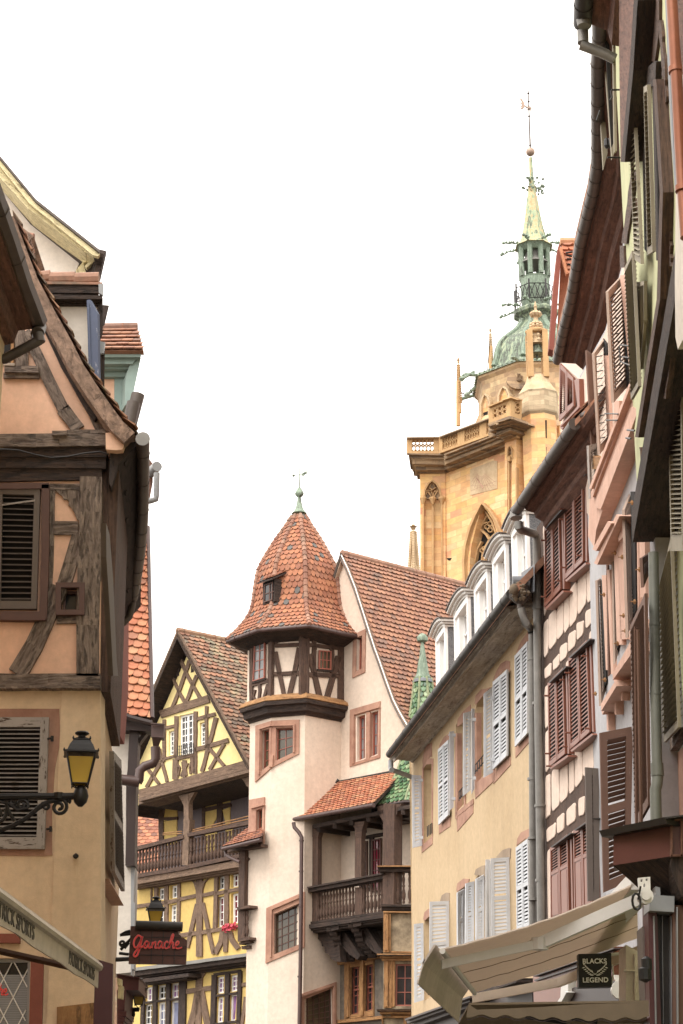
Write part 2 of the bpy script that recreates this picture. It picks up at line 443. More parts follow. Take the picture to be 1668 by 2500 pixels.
P['winbrown'] = paint('brown_window_paint', S(96, 60, 46, .8), .2, .6)
P['zinc'] = paint('grey_zinc', S(138, 134, 128, .8), .25, .5, .35)
P['zincdark'] = paint('dark_zinc', S(96, 84, 76, .75), .3, .5, .35)
P['zincblack'] = paint('blackened_zinc', S(62, 55, 50, .65), .25, .55, .3)
P['brownpipe'] = paint('brown_painted_pipe', S(88, 60, 54, .75), .25, .45)
P['orangepipe'] = paint('orange_copper_pipe', S(158, 86, 42, .7), .2, .35, .4)
P['greypipe'] = paint('grey_green_pipe', S(118, 120, 108, .75), .2, .5, .1)
P['slate'] = paint('blue_grey_slate', S(126, 130, 136, .75), .15, .6)
P['iron'] = paint('black_iron', S(38, 34, 34, .8), .2, .45, .3)
P['maroon'] = paint('maroon_paint', S(88, 34, 36, .8), .15, .45)
P['darkbrown'] = paint('very_dark_brown_paint', S(56, 34, 29, .7), .25, .5)
P['black'] = paint('black_board', S(24, 23, 24, .8), .15, .5)
P['choco'] = paint('chocolate_board', S(98, 50, 38, .8), .2, .5)
P['choco2'] = paint('chocolate_board_groove', S(46, 26, 21, .8), .2, .5)
P['redletter'] = paint('red_lettering', S(232, 30, 26, 1.2), .05, .4)
P['pinkletter'] = paint('pale_pink_letter_edge', S(226, 150, 140, .9), .05, .4)
P['letterwhite'] = paint('white_lettering', S(238, 238, 234, .95), .04, .5)
P['lettergrey'] = paint('faded_grey_lettering', S(112, 104, 98, .8), .1, .8)
P['canvas'] = cloth('beige_canvas', S(218, 200, 182, .86), S(206, 188, 170, .86), .5)
P['canvasgrey'] = plaster('grubby_white_canvas', S(226, 208, 196, .88), S(196, 180, 168, .86), stain=.5, bump=.1)
P['canvasbrown'] = cloth('brown_canvas', S(150, 130, 104, .8), S(132, 114, 90, .8), .3, .4)
P['metalwhite'] = paint('white_painted_metal', S(214, 210, 202, .9), .08, .4)
P['metalgrey'] = paint('grey_painted_metal', S(150, 152, 154, .8), .1, .45)
P['glass'] = glass_mat('dark_window_glass')
P['glasswarm'] = glass_mat('leaded_window_glass', (.05, .04, .025, 1))
P['glassred'] = glass_mat('glass_over_red_curtain', (.10, .008, .018, 1))
P['glassmauve'] = glass_mat('glass_over_mauve_curtain', (.17, .09, .19, 1))
P['glassblue'] = glass_mat('glass_over_pale_curtain', (.17, .18, .26, 1))
P['glassgrey'] = glass_mat('glass_over_net_curtain', (.12, .12, .12, 1))
P['amber'] = glass_mat('amber_lantern_glass', (.36, .24, .045, 1))
P['interior'] = paint('dark_interior', S(34, 28, 25, .7), .2, .95)  # near-black colour that stands for unlit depth
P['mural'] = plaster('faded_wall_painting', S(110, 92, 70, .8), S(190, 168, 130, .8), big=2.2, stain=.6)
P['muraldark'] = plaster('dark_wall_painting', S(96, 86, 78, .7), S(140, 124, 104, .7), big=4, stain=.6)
P['moonmetal'] = paint('dull_gilt', S(176, 146, 124, .8), .2, .5, .3)
P['flower'] = paint('red_flower', S(214, 40, 72, .9), .25, .6)
ro = [S(196, 122, 78, .8), S(170, 100, 67, .8), S(184, 114, 74, .8), S(158, 96, 69, .8), S(178, 105, 65, .8), S(150, 89, 65, .8), S(188, 118, 82, .8), S(138, 89, 71, .8)]
P['tiles'] = tile_mat('red_roof_tiles', ro)
P['tilesbrown'] = tile_mat('brown_roof_tiles', moss=S(112, 92, 80, .7), cols=[S(175, 119, 86, .85), S(162, 107, 79, .85), S(153, 105, 82, .85), S(172, 117, 83, .85), S(167, 111, 82, .85), S(144, 106, 88, .85), S(180, 124, 90, .85), S(159, 106, 79, .85), S(178, 121, 86, .85), S(169, 114, 86, .85)])
P['tilesturret'] = tile_mat('turret_roof_tiles', moss=S(128, 92, 70, .75), cols=[S(178, 108, 65, .85), S(168, 96, 59, .85), S(164, 101, 66, .85), S(185, 114, 67, .85), S(154, 93, 63, .85), S(173, 103, 64, .85), S(159, 92, 58, .85), S(179, 109, 66, .85), S(166, 100, 64, .85), S(175, 105, 63, .85), S(170, 107, 71, .85), S(161, 96, 62, .85), S(180, 107, 64, .85), S(157, 95, 65, .85), S(103, 99, 95, .85)])
P['tilesorange'] = tile_mat('bright_orange_roof_tiles', [S(207, 125, 75, .85), S(198, 112, 67, .85), S(192, 121, 80, .85), S(209, 133, 83, .85), S(182, 117, 83, .85), S(201, 118, 72, .85), S(203, 142, 94, .85), S(187, 109, 71, .85)])
P['tilesold'] = tile_mat('old_mossy_roof_tiles', [S(156, 109, 78, .8), S(122, 92, 71, .8), S(174, 118, 82, .8), S(134, 105, 82, .8), S(112, 92, 76, .8), S(164, 122, 91, .8), S(146, 96, 69, .8)], moss=S(176, 175, 133, .7))
P['tilesgreen'] = tile_mat('green_glazed_tiles', [S(92, 132, 84, .8), S(70, 112, 70, .8), S(118, 150, 98, .8), S(60, 96, 64, .8), S(104, 140, 92, .8), S(140, 160, 110, .8)], rough=.3)
P['ridgetile'] = tile_mat('ridge_tiles', [S(172, 118, 90, .75), S(154, 100, 76, .75), S(164, 110, 82, .75), S(178, 128, 100, .75)], moss=S(120, 104, 84, .7))
P['mortar'] = plaster('mortar', S(206, 176, 148, .8), S(184, 150, 124, .8), big=6)
P['copper'] = patina('green_copper', S(150, 172, 146, .76), S(108, 128, 106, .74), S(72, 72, 62, .8))
P['coppermix'] = patina('streaked_copper', S(164, 190, 146, .85), S(204, 160, 98, .85), S(84, 76, 64, .8))
P['copperdark'] = patina('dark_streaked_copper', S(136, 158, 130, .72), S(84, 82, 74, .7), S(178, 188, 146, .75))
P['church'] = stone_mat('yellow_sandstone', [S(238, 176, 81, .79), S(250, 195, 104, .79), S(226, 150, 75, .79), S(250, 209, 142, .79), S(220, 133, 86, .79), S(246, 191, 99, .79), S(240, 167, 75, .79), S(248, 199, 126, .79)], .95, .4, S(214, 167, 99, .79))
P['churchpale'] = stone_mat('weathered_sandstone', [S(216, 182, 124, .84), S(196, 160, 108, .84), S(226, 192, 134, .84), S(204, 158, 110, .84), S(184, 150, 108, .8)], .8, .35, S(160, 130, 96, .8), dirt=S(120, 100, 80, .8))
P['churchgrey'] = stone_mat('grey_sandstone_blocks', [S(196, 170, 128, .84), S(178, 150, 112, .84), S(206, 180, 138, .84)], .8, .3, S(130, 112, 86, .8), dirt=S(120, 104, 82, .8))
P['churchdark'] = stone_mat('dark_sandstone', [S(150, 118, 84, .8), S(104, 84, 66, .8), S(176, 140, 96, .8)], 1.2, .3, S(70, 58, 50, .8), dirt=S(66, 56, 50, .8), dk=.9)  # darker sandstone for cornices, tracery recesses and the niche
P['gothic'] = plaster('carved_sandstone', S(216, 168, 98, .78), S(192, 144, 86, .78), big=1, stain=.35)
P['gothicpale'] = plaster('pale_carved_sandstone', S(214, 184, 138, .86), S(190, 156, 112, .86), big=1.5, stain=.5)

# ---------------------------------------------------------------- windows, shutters, eaves
def window(root, f, pts, nx=2, ny=3, frame='whitewin', glass='glass', rec=.14, fw=.05, mw=.018, leaves=1,
           sur=None, sw=.12, sp=.03, off=0, sill=None, bars=True, transom=None, name='window', label=None, sill_m=None):
    """casement set back in the wall; sur = stone or timber surround round it"""
    q = Q(f, pts, off)
    b = B(); b.qframe(q, fw, -rec, -rec + .05)
    for i in range(1, leaves): b.qbox(q, i / leaves - fw * .7 / q.W, i / leaves + fw * .7 / q.W, fw / q.H, 1 - fw / q.H, -rec, -rec + .055)
    if transom: b.qbox(q, fw / q.W, 1 - fw / q.W, transom - fw * .6 / q.H, transom + fw * .6 / q.H, -rec, -rec + .06)
    w = obj(name, b, P[frame], root, label=label)
    b = B(); b.qbox(q, fw / q.W * .5, 1 - fw / q.W * .5, fw / q.H * .5, 1 - fw / q.H * .5, -rec + .004, -rec + .012)
    obj('pane', b, P[glass], w)
    if bars:
        b = B()
        for i in range(1, nx): b.qbox(q, i / nx - mw / 2 / q.W, i / nx + mw / 2 / q.W, fw / q.H, 1 - fw / q.H, -rec + .012, -rec + .034)
        for j in range(1, ny): b.qbox(q, fw / q.W, 1 - fw / q.W, j / ny - mw / 2 / q.H, j / ny + mw / 2 / q.H, -rec + .012, -rec + .031)
        if nx > 1 or ny > 1: obj('glazing_bars', b, P[frame], w)
    if sur:
        b = B(); b.qframe(q, sw, -.02, sp, sw); obj('surround', b, P[sur], w)
    if sill:
        b = B(); b.qbox(q, -sill / q.W, 1 + sill / q.W, -.05 / q.H, -.004 / q.H, -.02, .08); obj('sill', b, P[sill_m or frame], w)
    return w
def shutter(root, f, pts, m, ns=22, off=.04, th=.035, fw=.055, rails=(), slant=.016, back=True, label=None, panel=None, name='shutter', gap=.42):
    """louvred leaf: stiles, rails and tilted slats; panel = plain lower part up to this height"""
    q = Q(f, pts, off); b = B(); th = th
    a, c = fw / q.W, fw / q.H
    b.qbox(q, 0, a, 0, 1, 0, th); b.qbox(q, 1 - a, 1, 0, 1, 0, th)
    b.qbox(q, a, 1 - a, 0, c * 1.4, .002, th - .002); b.qbox(q, a, 1 - a, 1 - c * 1.2, 1, .002, th - .002)
    for r in rails: b.qbox(q, a, 1 - a, r - c * .6, r + c * .6, .002, th - .002)
    lo = c * 1.4
    if panel:
        b.qbox(q, a, 1 - a, lo, panel, .01, th - .012); b.qbox(q, a, 1 - a, panel, panel + c, .002, th - .002)
        b.qbox(q, a * 1.8, 1 - a * 1.8, lo + c * .6, panel - c * .6, .012, th - .004); lo = panel + c
    h = (1 - c * 1.2 - lo) / ns
    o = obj(name, b, P[m], root, label=label)
    s = B()
    for i in range(ns):
        v = lo + h * i
        if any(abs(v + h * .5 - r) < c * .6 + h * .4 for r in rails): continue
        s.qbox(q, a, 1 - a, v + h * gap * .5, v + h * (1 - gap * .5), th * .42, th * .58, tilt=slant)
    obj('slats', s, P[m], o)
    return o
def doubleleaf(root, f, pts, m, ns, **k):
    TL, TR, BR, BL = pts
    mid = lambda a, b, t: (a[0] + (b[0] - a[0]) * t, a[1] + (b[1] - a[1]) * t)
    shutter(root, f, [TL, mid(TL, TR, .49), mid(BL, BR, .49), BL], m, ns, **k)
    shutter(root, f, [mid(TL, TR, .51), TR, BR, mid(BL, BR, .51)], m, ns, **k)
def dark(root, f, pts, off=.012, m='interior', name='opening_shade'):  # dark sheet on the wall, painting the shade behind shutter slats
    b = B(); b.slab(f, pts, off, .01); return obj(name, b, P[m], root)
def Kp(c, *v): return K(c, *v)

# ---------------------------------------------------------------- the ground and the street
def structure(name, b, m):
    o = obj(name, b, m); o['kind'] = 'structure'; return o
gm = plaster('earth', S(104, 96, 86, .5), S(84, 78, 68, .5), big=.05)
b = B(); b.f([V((-900, -200, 0)), V((900, -200, 0)), V((900, 1500, 0)), V((-900, 1500, 0))]); structure('ground', b, gm)
sm = stone_mat('street_setts', [S(104, 96, 90, .5), S(88, 82, 78, .5), S(114, 104, 96, .5)], .22, .14, S(70, 64, 58, .6))
b = B(); b.f([V(p) for p in ((-3.0, -8, .004), (2.2, -8, .004), (3.4, 24, .004), (1.4, 44, .004), (3, 75, .004), (-8, 75, .004), (-2.2, 30, .004))]); structure('street', b, sm)
b = B(); b.prism([V((-3.5, -8, .0)), V((-3.0, -8, 0)), V((-2.3, 28, 0)), V((-3.2, 28, 0))], V((0, 0, .12))); structure('pavement', b, P['greystone'])

# ================================================================ plain rendered house at the left edge, nearest the camera
R = thing('rendered_house', 'near house at the left edge, a thin wall strip under a long dark curved gutter', 'house', (-4.6, 12, 0))
b = B(); b.box(-9, -3.53, -24, 18.9, 0, 10.6); obj('wall', b, P['tan'], R)  # carried on unseen behind the camera to cut low sky light
zg = atz(116, 795, 0).z
gz = at(100, 770, 18.8).z
pts = [atz(x, y, gz) for x, y in ((93, 782), (76, 738), (55, 684), (17, 568), (-25, 449), (-62, 330), (-115, 130))]
b = B(); b.tube(pts, .1, 8, half=False, rings=.55); gut = obj('gutter', b, P['zincdark'], R, True)
b = B()
gp0, gp1 = pts[0], pts[-1]
prof = [(.10, .02), (.02, -.10), (-.12, -.12), (-.16, -.26), (-.30, -.30), (-.36, -.52), (-.6, -.56)]
ring = lambda p: [p + V((dx - .08, 0, dz + .0)) for dx, dz in prof] + [p + V((-1.2, 0, -.5)), p + V((-1.2, 0, .5)), p + V((.02, 0, .06))]
b.loft([ring(gp0), ring(gp1)]); obj('eaves_soffit', b, P['redwood'], R)
b = B(); b.loft([[p + V((.02, 0, .03)), p + V((-4, 0, 3.2)), p + V((-4, 0, 3.3)), p + V((.02, 0, .08))] for p in pts]); obj('roof', b, P['barge'], R)
b = B(); e0 = pts[0] + V((0, .12, -.02)); e1 = at(92, 815, 18.85); e2 = at(96, 838, 18.85); e3 = at(12, 876, 18.85); e4 = at(-20, 880, 18.85)
b.tube([e0, e1], .075, 10); b.tube([e1, at(97, 836, 18.85)], .062, 10); b.tube([at(97, 830, 18.85), e3, e4], .055, 10); obj('drainpipe', b, P['zincdark'], R, True)

# ================================================================ salmon half-timbered house
YG = 20.0
FG = face(246, 1680, YG)
FS = F(FG.p(248, 1680), hd(480))
R = thing('half_timbered_house', 'salmon and tan half-timbered corner house with carved grey posts and peeling louvred shutters', 'house', FG.w(-1.5, 0))
verge = K('a', 115, 640, 160, 740, 330, 1185, 480, 1470, 620, 1720, 740, 1955, 880, 2170, 1000, 2340) + K('b', 1090, 110, 1190, 200)
# lower wall with a hole for the shop window
winlow = K('c', -200, 1905, 205, 1905, 195, 2420, -200, 2420)
b = B(); b.slab(FG, K('c', -300, 84, 120, 82, 250, 92, 300, 84, 560, 82, 650, 76, 680, 92) + [(246, 2760), (-130, 2760)], 0, .4, [winlow])
Fs_far = 7.0
c0 = FG.p(246, 1683)
def side(z0, z1, u0=0, u1=Fs_far, off=0):
    s = FS.r if FS.r.y > 0 else -FS.r
    return [c0 + s * u0 + FS.n * off + V((0, 0, z0 - c0.z)), c0 + s * u1 + FS.n * off + V((0, 0, z0 - c0.z)), c0 + s * u1 + FS.n * off + V((0, 0, z1 - c0.z)), c0 + s * u0 + FS.n * off + V((0, 0, z1 - c0.z))]
zj = c0.z
uu = lambda x, y: (FS.p(x, y) - c0).xy.length
b.prism(side(0, zj, 0.01, uu(293, 2150)), FS.n * -.4); obj('wall', b, P['tan'], R, wall=False)
# upper wall
up = K('b', -300, 2370, 880, 2360) + [(249, 1120)] + K('b', 930, 400, 1060, 230, 1010, 60) + K('a', 960, 2290, 840, 2120, 700, 1900, 560, 1640, 440, 1430, 300, 1150, 130, 760, 60, 640, -300, 0)
smallwin = K('b', 548, 1590, 710, 1590, 708, 1785, 548, 1785)
b = B(); b.slab(FG, up, .04, .4, [smallwin]); obj('upper_wall', b, P['salmon'], R)
b = B(); b.prism(side(zj - .02, at(250, 1100, YG).z, .03, uu(282, 1600), .10), FS.n * -.4); obj('side_wall', b, P['timberbrown'], R)
T = B(); j = 1.2
def tb(c, v, w, off=.08, th=.08, jit=.9, tgt=None, f=FG, w2=None):
    s = CROP[c][2]; (tgt or T).bar(f, K(c, *v), w * s, off, th, jit, None if w2 is None else w2 * s)
tb('b', (-300, 272, 935, 264), 112, .16, .16)
tb('b', (590, 196, 935, 190), 34, .15, .14); tb('b', (460, 205, 590, 205), 40, .20, .15)
T2 = B()
tb('b', (-300, 370, 940, 375), 84, .12, .12, tgt=T2); tb('b', (-300, 462, 935, 468), 96, .10, .1, tgt=T2)
tb('b', (-300, 580, 900, 556), 118, .08, .1, tgt=T2)
tb('b', (806, 590, 798, 900, 785, 1400, 775, 1900, 772, 2350), 196, .10, .12, 1.2)
tb('b', (440, 682, 708, 680), 56, .07, .08)
tb('b', (462, 705, 448, 1200, 432, 1680), 52, .065, .07)
tb('b', (480, 1042, 690, 1044), 122, .075, .08)
tb('b', (690, 1110, 620, 1360, 560, 1560), 120, .082, .08, w2=130)
tb('b', (520, 1560, 400, 1860, 300, 2080, 150, 2330), 150, .084, .08, w2=170)
tb('b', (500, 1850, 672, 1850), 70, .07, .08)
tb('c', (-200, 30, 676, 30), 92, .10, .14)
tb('c', (-200, 74, 676, 70), 22, .14, .12)
br = K('b', 492, 712, 700, 712, 700, 975, 680, 968, 655, 905, 628, 862, 604, 838, 612, 812, 590, 790, 562, 792, 552, 762, 520, 742)
T.slab(FG, br, .072, .06)
tb('a', (225, 1655, 330, 1860, 440, 2110, 560, 2345), 92, .085, .1, w2=105); tb('b', (555, -10, 640, 100, 690, 172), 118, .085, .1)
tb('b', (800, -20, 890, 178), 84, .085, .1)
tb('b', (915, -10, 1050, 185), 70, .085, .1)
tb('a', (40, 1990, 340, 1990), 56, .12, .1); tb('a', (30, 2045, 345, 2048), 44, .085, .1)
tb('a', (175, 1640, 185, 1960), 88, .09, .1); tb('a', (228, 1760, 232, 1960), 36, .08, .08)
obj('timber_frame', T, P['timber'], R); 
tb('a', (405, 1600, 560, 1920, 700, 2170, 790, 2330, 860, 2420), 74, .16, .16, tgt=T2)  # black bar stands for the shadowed soffit under the roof overhang
obj('wall_plate_and_shade', T2, P['timberdark'], R)
b = B(); b.slab(FG, K('b', 932, 205, 1060, 198, 1092, 225, 1098, 300, 1080, 352, 1020, 358, 935, 350), .26, .3); obj('corbel_stone', b, P['salmon'], R)
# cable sagging along the beam
b = B(); b.tube([FG.p(x, y, .19) for x, y in K('b', -80, 350, 60, 352, 160, 358, 300, 395, 450, 425, 600, 415, 750, 385, 880, 372, 960, 395)], .009, 6); obj('cable', b, P['iron'], R)
# shuttered window of the upper floor
T = B(); tb('b', (402, 660, 398, 1250, 380, 1850), 66, .13, .12, .5); tb('b', (-200, 1815, 400, 1818), 76, .135, .12, .8); tb('b', (-200, 675, 432, 670), 50, .13, .12, .5)
wf = obj('window_frame', T, P['winbrown'], R)
dark(R, FG, K('b', -60, 700, 355, 715, 325, 1765, -60, 1765), .05)
shutter(R, FG, K('b', -20, 700, 362, 712, 330, 1770, -40, 1770), 'shutdark', 19, off=.05, th=.06, fw=.062, slant=.026, gap=.5, label='black louvred shutter with one slipped slat')
b = B(); q = Q(FG, K('b', 20, 838, 310, 795, 310, 812, 20, 850), .1); b.qbox(q, 0, 1, 0, 1, 0, .012); obj('broken_slat', b, P['shutgrey'], R)
w = window(R, FG, smallwin, 1, 1, 'winbrown', 'glass', .1, .03, off=.04, bars=False)
b = B(); b.qframe(Q(FG, smallwin, .04), .055, -.02, .09, .055); obj('surround', b, P['winbrown'], w)
# window half hidden by the drainpipe in the gable
q = K('a', 20, 1600, 100, 1600, 95, 1960, 20, 1960)
dark(R, FG, q, .06); b = B(); tb('a', (112, 1600, 108, 1950), 28, .1, .06, 0, tgt=b); obj('window_frame', b, P['ochrewood'], R)
b = B(); tb('a', (30, 1945, 130, 1950), 22, .13, .08, 0, tgt=b); obj('window_sill', b, P['canvas'], R)
# first-floor shutter and its painted surround
b = B(); b.slab(FG, K('c', -200, 222, 400, 222, 408, 440, 372, 620, 352, 900, 352, 1210, 300, 1216, -200, 1210), .012, .012); obj('painted_surround', b, P['pinkstone'], R)
dark(R, FG, K('c', -60, 300, 325, 300, 300, 1160, -60, 1160), .025)
shutter(R, FG, K('c', -60, 286, 335, 286, 305, 1172, -90, 1172), 'shutgrey', 25, off=.03, th=.05, fw=.085, slant=.022, gap=.46, label='peeling grey louvred shutter behind the lantern bracket')
b = B()
for v in ((325, 425, 352, 420), (318, 1035, 342, 1030)):
    a_, c_ = K('c', *v); b.tube([FG.p(*a_, .05), FG.p(*a_, .12), FG.p(*c_, .12)], .012, 6); b.tube([FG.p(c_[0], c_[1] - 5, .1), FG.p(c_[0], c_[1] + 8, .1)], .016, 6)
obj('shutter_hook', b, P['iron'], R)
b = B(); b.lathe(FG.p(*K('c', 516, 1222)[0], 0) + V((0, -.05, 0)), [(.005, -.03), (.03, -.01), (.03, .01), (.005, .03)], 8); obj('wall_anchor', b, P['iron'], R)
# lower window with lattice, roller blind
w = window(R, FG, winlow, 1, 1, 'metalgrey', 'glass', .12, .035, off=0, bars=False)
b = B(); q = Q(FG, winlow, -.105)
for i in range(34): b.qbox(q, 0, .96, i * .023, i * .023 + .019, -.004, .006)
obj('roller_blind', b, P['metalgrey'], w)
b = B()
for k in range(-3, 9):
    for s in (1, -1):
        x0 = -300 + k * 130; a_ = FG.p(*K('c', x0, 1920)[0], -.085); c_ = FG.p(*K('c', x0 + s * 260, 2420)[0], -.085)
        lx = FG.p(*winlow[1], 0).x
        if max(a_.x, c_.x) > lx - .02:
            far = a_ if a_.x > c_.x else c_; ne = c_ if far is a_ else a_
            if ne.x > lx - .05: continue
            t = (lx - .03 - ne.x) / (far.x - ne.x); far2 = lerp(ne, far, t); a_, c_ = ne, far2
        b.tube([a_, c_], .006, 4)
obj('lattice', b, P['whitewin'], w)
b = B(); b.bar(FG, K('c', 252, 1895, 238, 2420), 31, .05, .07); b.bar(FG, K('c', -100, 1770, 130, 1770), 22, .1, .1); obj('window_surround', b, P['red'], R)
b = B(); b.slab(FG, K('c', 385, 2235, 640, 2205, 640, 2700, 378, 2700), .05, .05); obj('corner_stone', b, P['ochrewood'], R)
# side shutters, sill
sq = K('c', 738, 508, 792, 570, 817, 1455, 746, 1320)
fs = F(FG.p(250, 1900), hd(700))
shutter(R, FS, sq, 'shutgrey', 30, off=.06, th=.05, fw=.12, slant=.03, rails=(.5,), label='grey louvred shutter on the side wall, seen edge-on')
b = B(); b.slab(FS, K('c', 740, 1368, 828, 1535, 836, 1552, 742, 1385), .14, .16); obj('window_sill', b, P['trim'], R)
b = B(); b.slab(FS, K('b', 938, 1000, 968, 1100, 1000, 1500, 1030, 2200, 1045, 2350, 1000, 2350, 965, 1700, 940, 1300), .16, .05); obj('shutter', b, P['shutdark'], R, label='black shutter under the long gutter')
# roof
rv = V((-.62, 6.4, 0))
b = B(); top = [FG.p(x, y, .35) for x, y in verge]
lo_ = [p + V((.0, 0, 0)) for p in top]
nrm = []
for i, p in enumerate(lo_):
    d = (lo_[min(i + 1, len(lo_) - 1)] - lo_[max(0, i - 1)]).normalized(); nrm.append(V((d.z, 0, -d.x)) * -1)
th_ = [.20 - .0 * i for i in range(len(lo_))]
under = [p + n * -.16 if (n.z > 0) else p + n * .16 for p, n in zip(lo_, nrm)]
b.prism(lo_ + under[::-1], rv); rf = obj('roof', b, P['barge'], R)
b = B()
Lr = [p + V((0, -.02, .03)) for p in rows(lo_[::-1], .17)]; Rr = [p + rv for p in Lr]
tiles(b, Lr, Rr, .17, .03, .02); obj('roof_tiles', b, P['tilesold'], rf)
b = B()
for i in range(7):                                          # rafters under the eave
    o = rv * (.05 + i * .15); p = lo_[-1] + o; q_ = lo_[-3] + o
    b.prism([p + V((-.05, 0, -.12)), q_ + V((-.15, 0, -.16)), q_ + V((-.2, 0, -.3)), p + V((-.1, 0, -.24))], V((0, .1, 0)))
obj('rafter', b, P['soffit'], R)
b = B(); zc = lo_[-1].z
s0 = FG.p(*K('b', 1010, 420)[0], 0)
b.prism([V((s0.x + .30, 19.85, zc - .02)), V((s0.x + .06, 19.85, zc - .30)), V((s0.x + .0, 19.85, zc - .55)), V((s0.x - .03, 19.85, zc - .5)), V((s0.x - .03, 19.85, zc - .08))], rv + V((-.0, 0, 0)))
obj('eaves_boarding', b, P['soffit'], R)
gz = at(349, 1085, 19.8).z
gp = [atz(x, y, gz) for x, y in K('b', 1262, 262, 1262, 500, 1262, 760, 1254, 1000, 1236, 1230, 1206, 1460, 1172, 1660)]
b = B(); b.tube(gp, .073, 10, rings=.5); gut = obj('gutter', b, P['zincdark'], R, True)
b = B(); b.tube([gp[0] + V((0, -.02, 0)), gp[0] + V((0, -.005, 0))], .078, 16); obj('gutter_end', b, P['zinc'], gut)
Yd = gp[-1].y
b = B(); b.tube([at(*p, Yd) for p in K('b', 1170, 1680, 1165, 1740, 1140, 1830, 1090, 1880, 1000, 1925)], .05, 10); obj('drainpipe', b, P['zincdark'], R, True)

# dormer with a blue shutter on the same roof
YD = 21.5; FD = face(200, 800, YD); back = V((-.35, 1.3, 0))
b = B(); b.prism([FD.p(*p) for p in K('a', 400, 1380, 860, 1400, 860, 2400, 640, 2400, 400, 1400)], back); dm = obj('dormer', b, P['white'], R)
b = B()
for v, ex in (((420, 1235, 868, 1250, 868, 1320, 420, 1320), .1), ((395, 1330, 905, 1340, 905, 1372, 395, 1372), .14), ((440, 1374, 885, 1376, 885, 1402, 440, 1402), .08), ((460, 1402, 868, 1404, 868, 1430, 460, 1426), .04)):
    b.prism([FD.p(*p, ex) for p in K('a', *v)], back)
b.prism([FD.p(*p, .05) for p in K('a', 862, 1400, 908, 1360, 908, 1680, 880, 1700)], back); b.prism([FD.p(*p, .05) for p in K('a', 876, 1840, 926, 1830, 922, 2160, 876, 2160)], back)
obj('cornice', b, P['timberdark'], dm)
b = B(); b.tube([FD.p(*p, -.3) for p in K('a', 330, 1195, 440, 1180, 445, 1200, 660, 1195, 665, 1205, 875, 1200)], .09, 10)
b.prism([FD.p(*p, .12) for p in K('a', 350, 1215, 905, 1225, 905, 1245, 350, 1240)], back * 1.1); obj('ridge_cap', b, P['ridgetile'], dm)
b = B(); b.prism([FD.p(*p, .16) for p in K('a', 870, 1240, 912, 1238, 906, 1338, 872, 1320)], V((0, .05, 0))); b.prism([FD.p(*p, .1) for p in K('a', 866, 1740, 926, 1755, 915, 1850, 880, 1856)], V((0, .05, 0))); obj('lead_flashing', b, P['metalgrey'], dm)
b = B(); b.prism([FD.p(*p, .28) for p in K('a', 766, 1382, 795, 1378, 862, 1500, 868, 1990, 878, 2180, 800, 2060, 782, 1990)], V((.02, .045, 0))); b.prism([FD.p(*p, .30) for p in K('a', 772, 1400, 786, 1400, 806, 2040, 796, 2030)], V((0, .03, 0))); obj('shutter', b, P['blueshut'], R, label='faded blue board shutter on the roof dormer')
b = B(); b.prism([at(*p, 22.6) for p in K('a', 910, 1425, 965, 1430, 925, 1600, 908, 1610)], V((-.5, 1, 0))); obj('gutter', b, P['soffit'], R)

# ================================================================ cream gable high behind
R = thing('cream_gable_house', 'tall pale cream gable with knotty yellow bargeboard rising above the corner house roof', 'house', at(100, 600, 30).xy.to_3d())
FC = face(100, 600, 30)
vg = K('a', -120, -60, 0, 130, 310, 500, 880, 960)
b = B(); b.slab(FC, K('a', -300, -60, 0, 240, 250, 560, 740, 960, 660, 1150, 760, 1210, 660, 1900, -300, 1900), 0, .4); obj('wall', b, P['gablecream'], R)
def board(v, w0, off, th, m, name, v2):
    b = B(); b.slab(FC, K('a', *v, *v2), off, th); return obj(name, b, P[m], R)
board((-120, -60, 0, 130, 315, 510, 878, 955), 0, .75, .1, 'palewood', 'bargeboard', (878, 985, 862, 995, 820, 985, 265, 535, 0, 200, -120, 60))
board((-120, 60, 0, 215, 262, 540, 820, 985), 0, .66, .6, 'palewood', 'bargeboard_soffit', (745, 958, 250, 580, 0, 300, -120, 160))
b = B(); vgp = [FC.p(*p, .8) for p in K('a', -120, -85, 0, 108, 318, 492, 882, 940)]
b.prism(vgp + [p + V((.0, 0, -.05)) for p in vgp][::-1], V((-1.6, 6, 0))); rf = obj('roof', b, P['zincdark'], R)
b = B()
for i in range(6):
    x, y = K('a', 905 - i * 8, 985 + i * 36)[0]; b.tube([FC.p(x - 12, y, .6 - i * .1), FC.p(x + 5, y + 4, .6 - i * .1)], .1, 10)
b.prism([FC.p(*p, .5) for p in K('a', 860, 990, 910, 990, 870, 1190, 830, 1190)], V((-.3, .6, 0))); obj('eaves_tiles', b, P['timberdark'], rf)
b = B(); b.bar(FC, K('a', 730, 1045, 830, 995), 6, .3, .1); b.bar(FC, K('a', 755, 1090, 860, 1000), 7, .35, .1); b.bar(FC, K('a', 855, 1000, 830, 1190), 7, .4, .1); b.slab(FC, K('a', 735, 1040, 770, 1190, 680, 1190, 670, 1120), .2, .1); obj('eaves_bracket', b, P['palewood'], R)
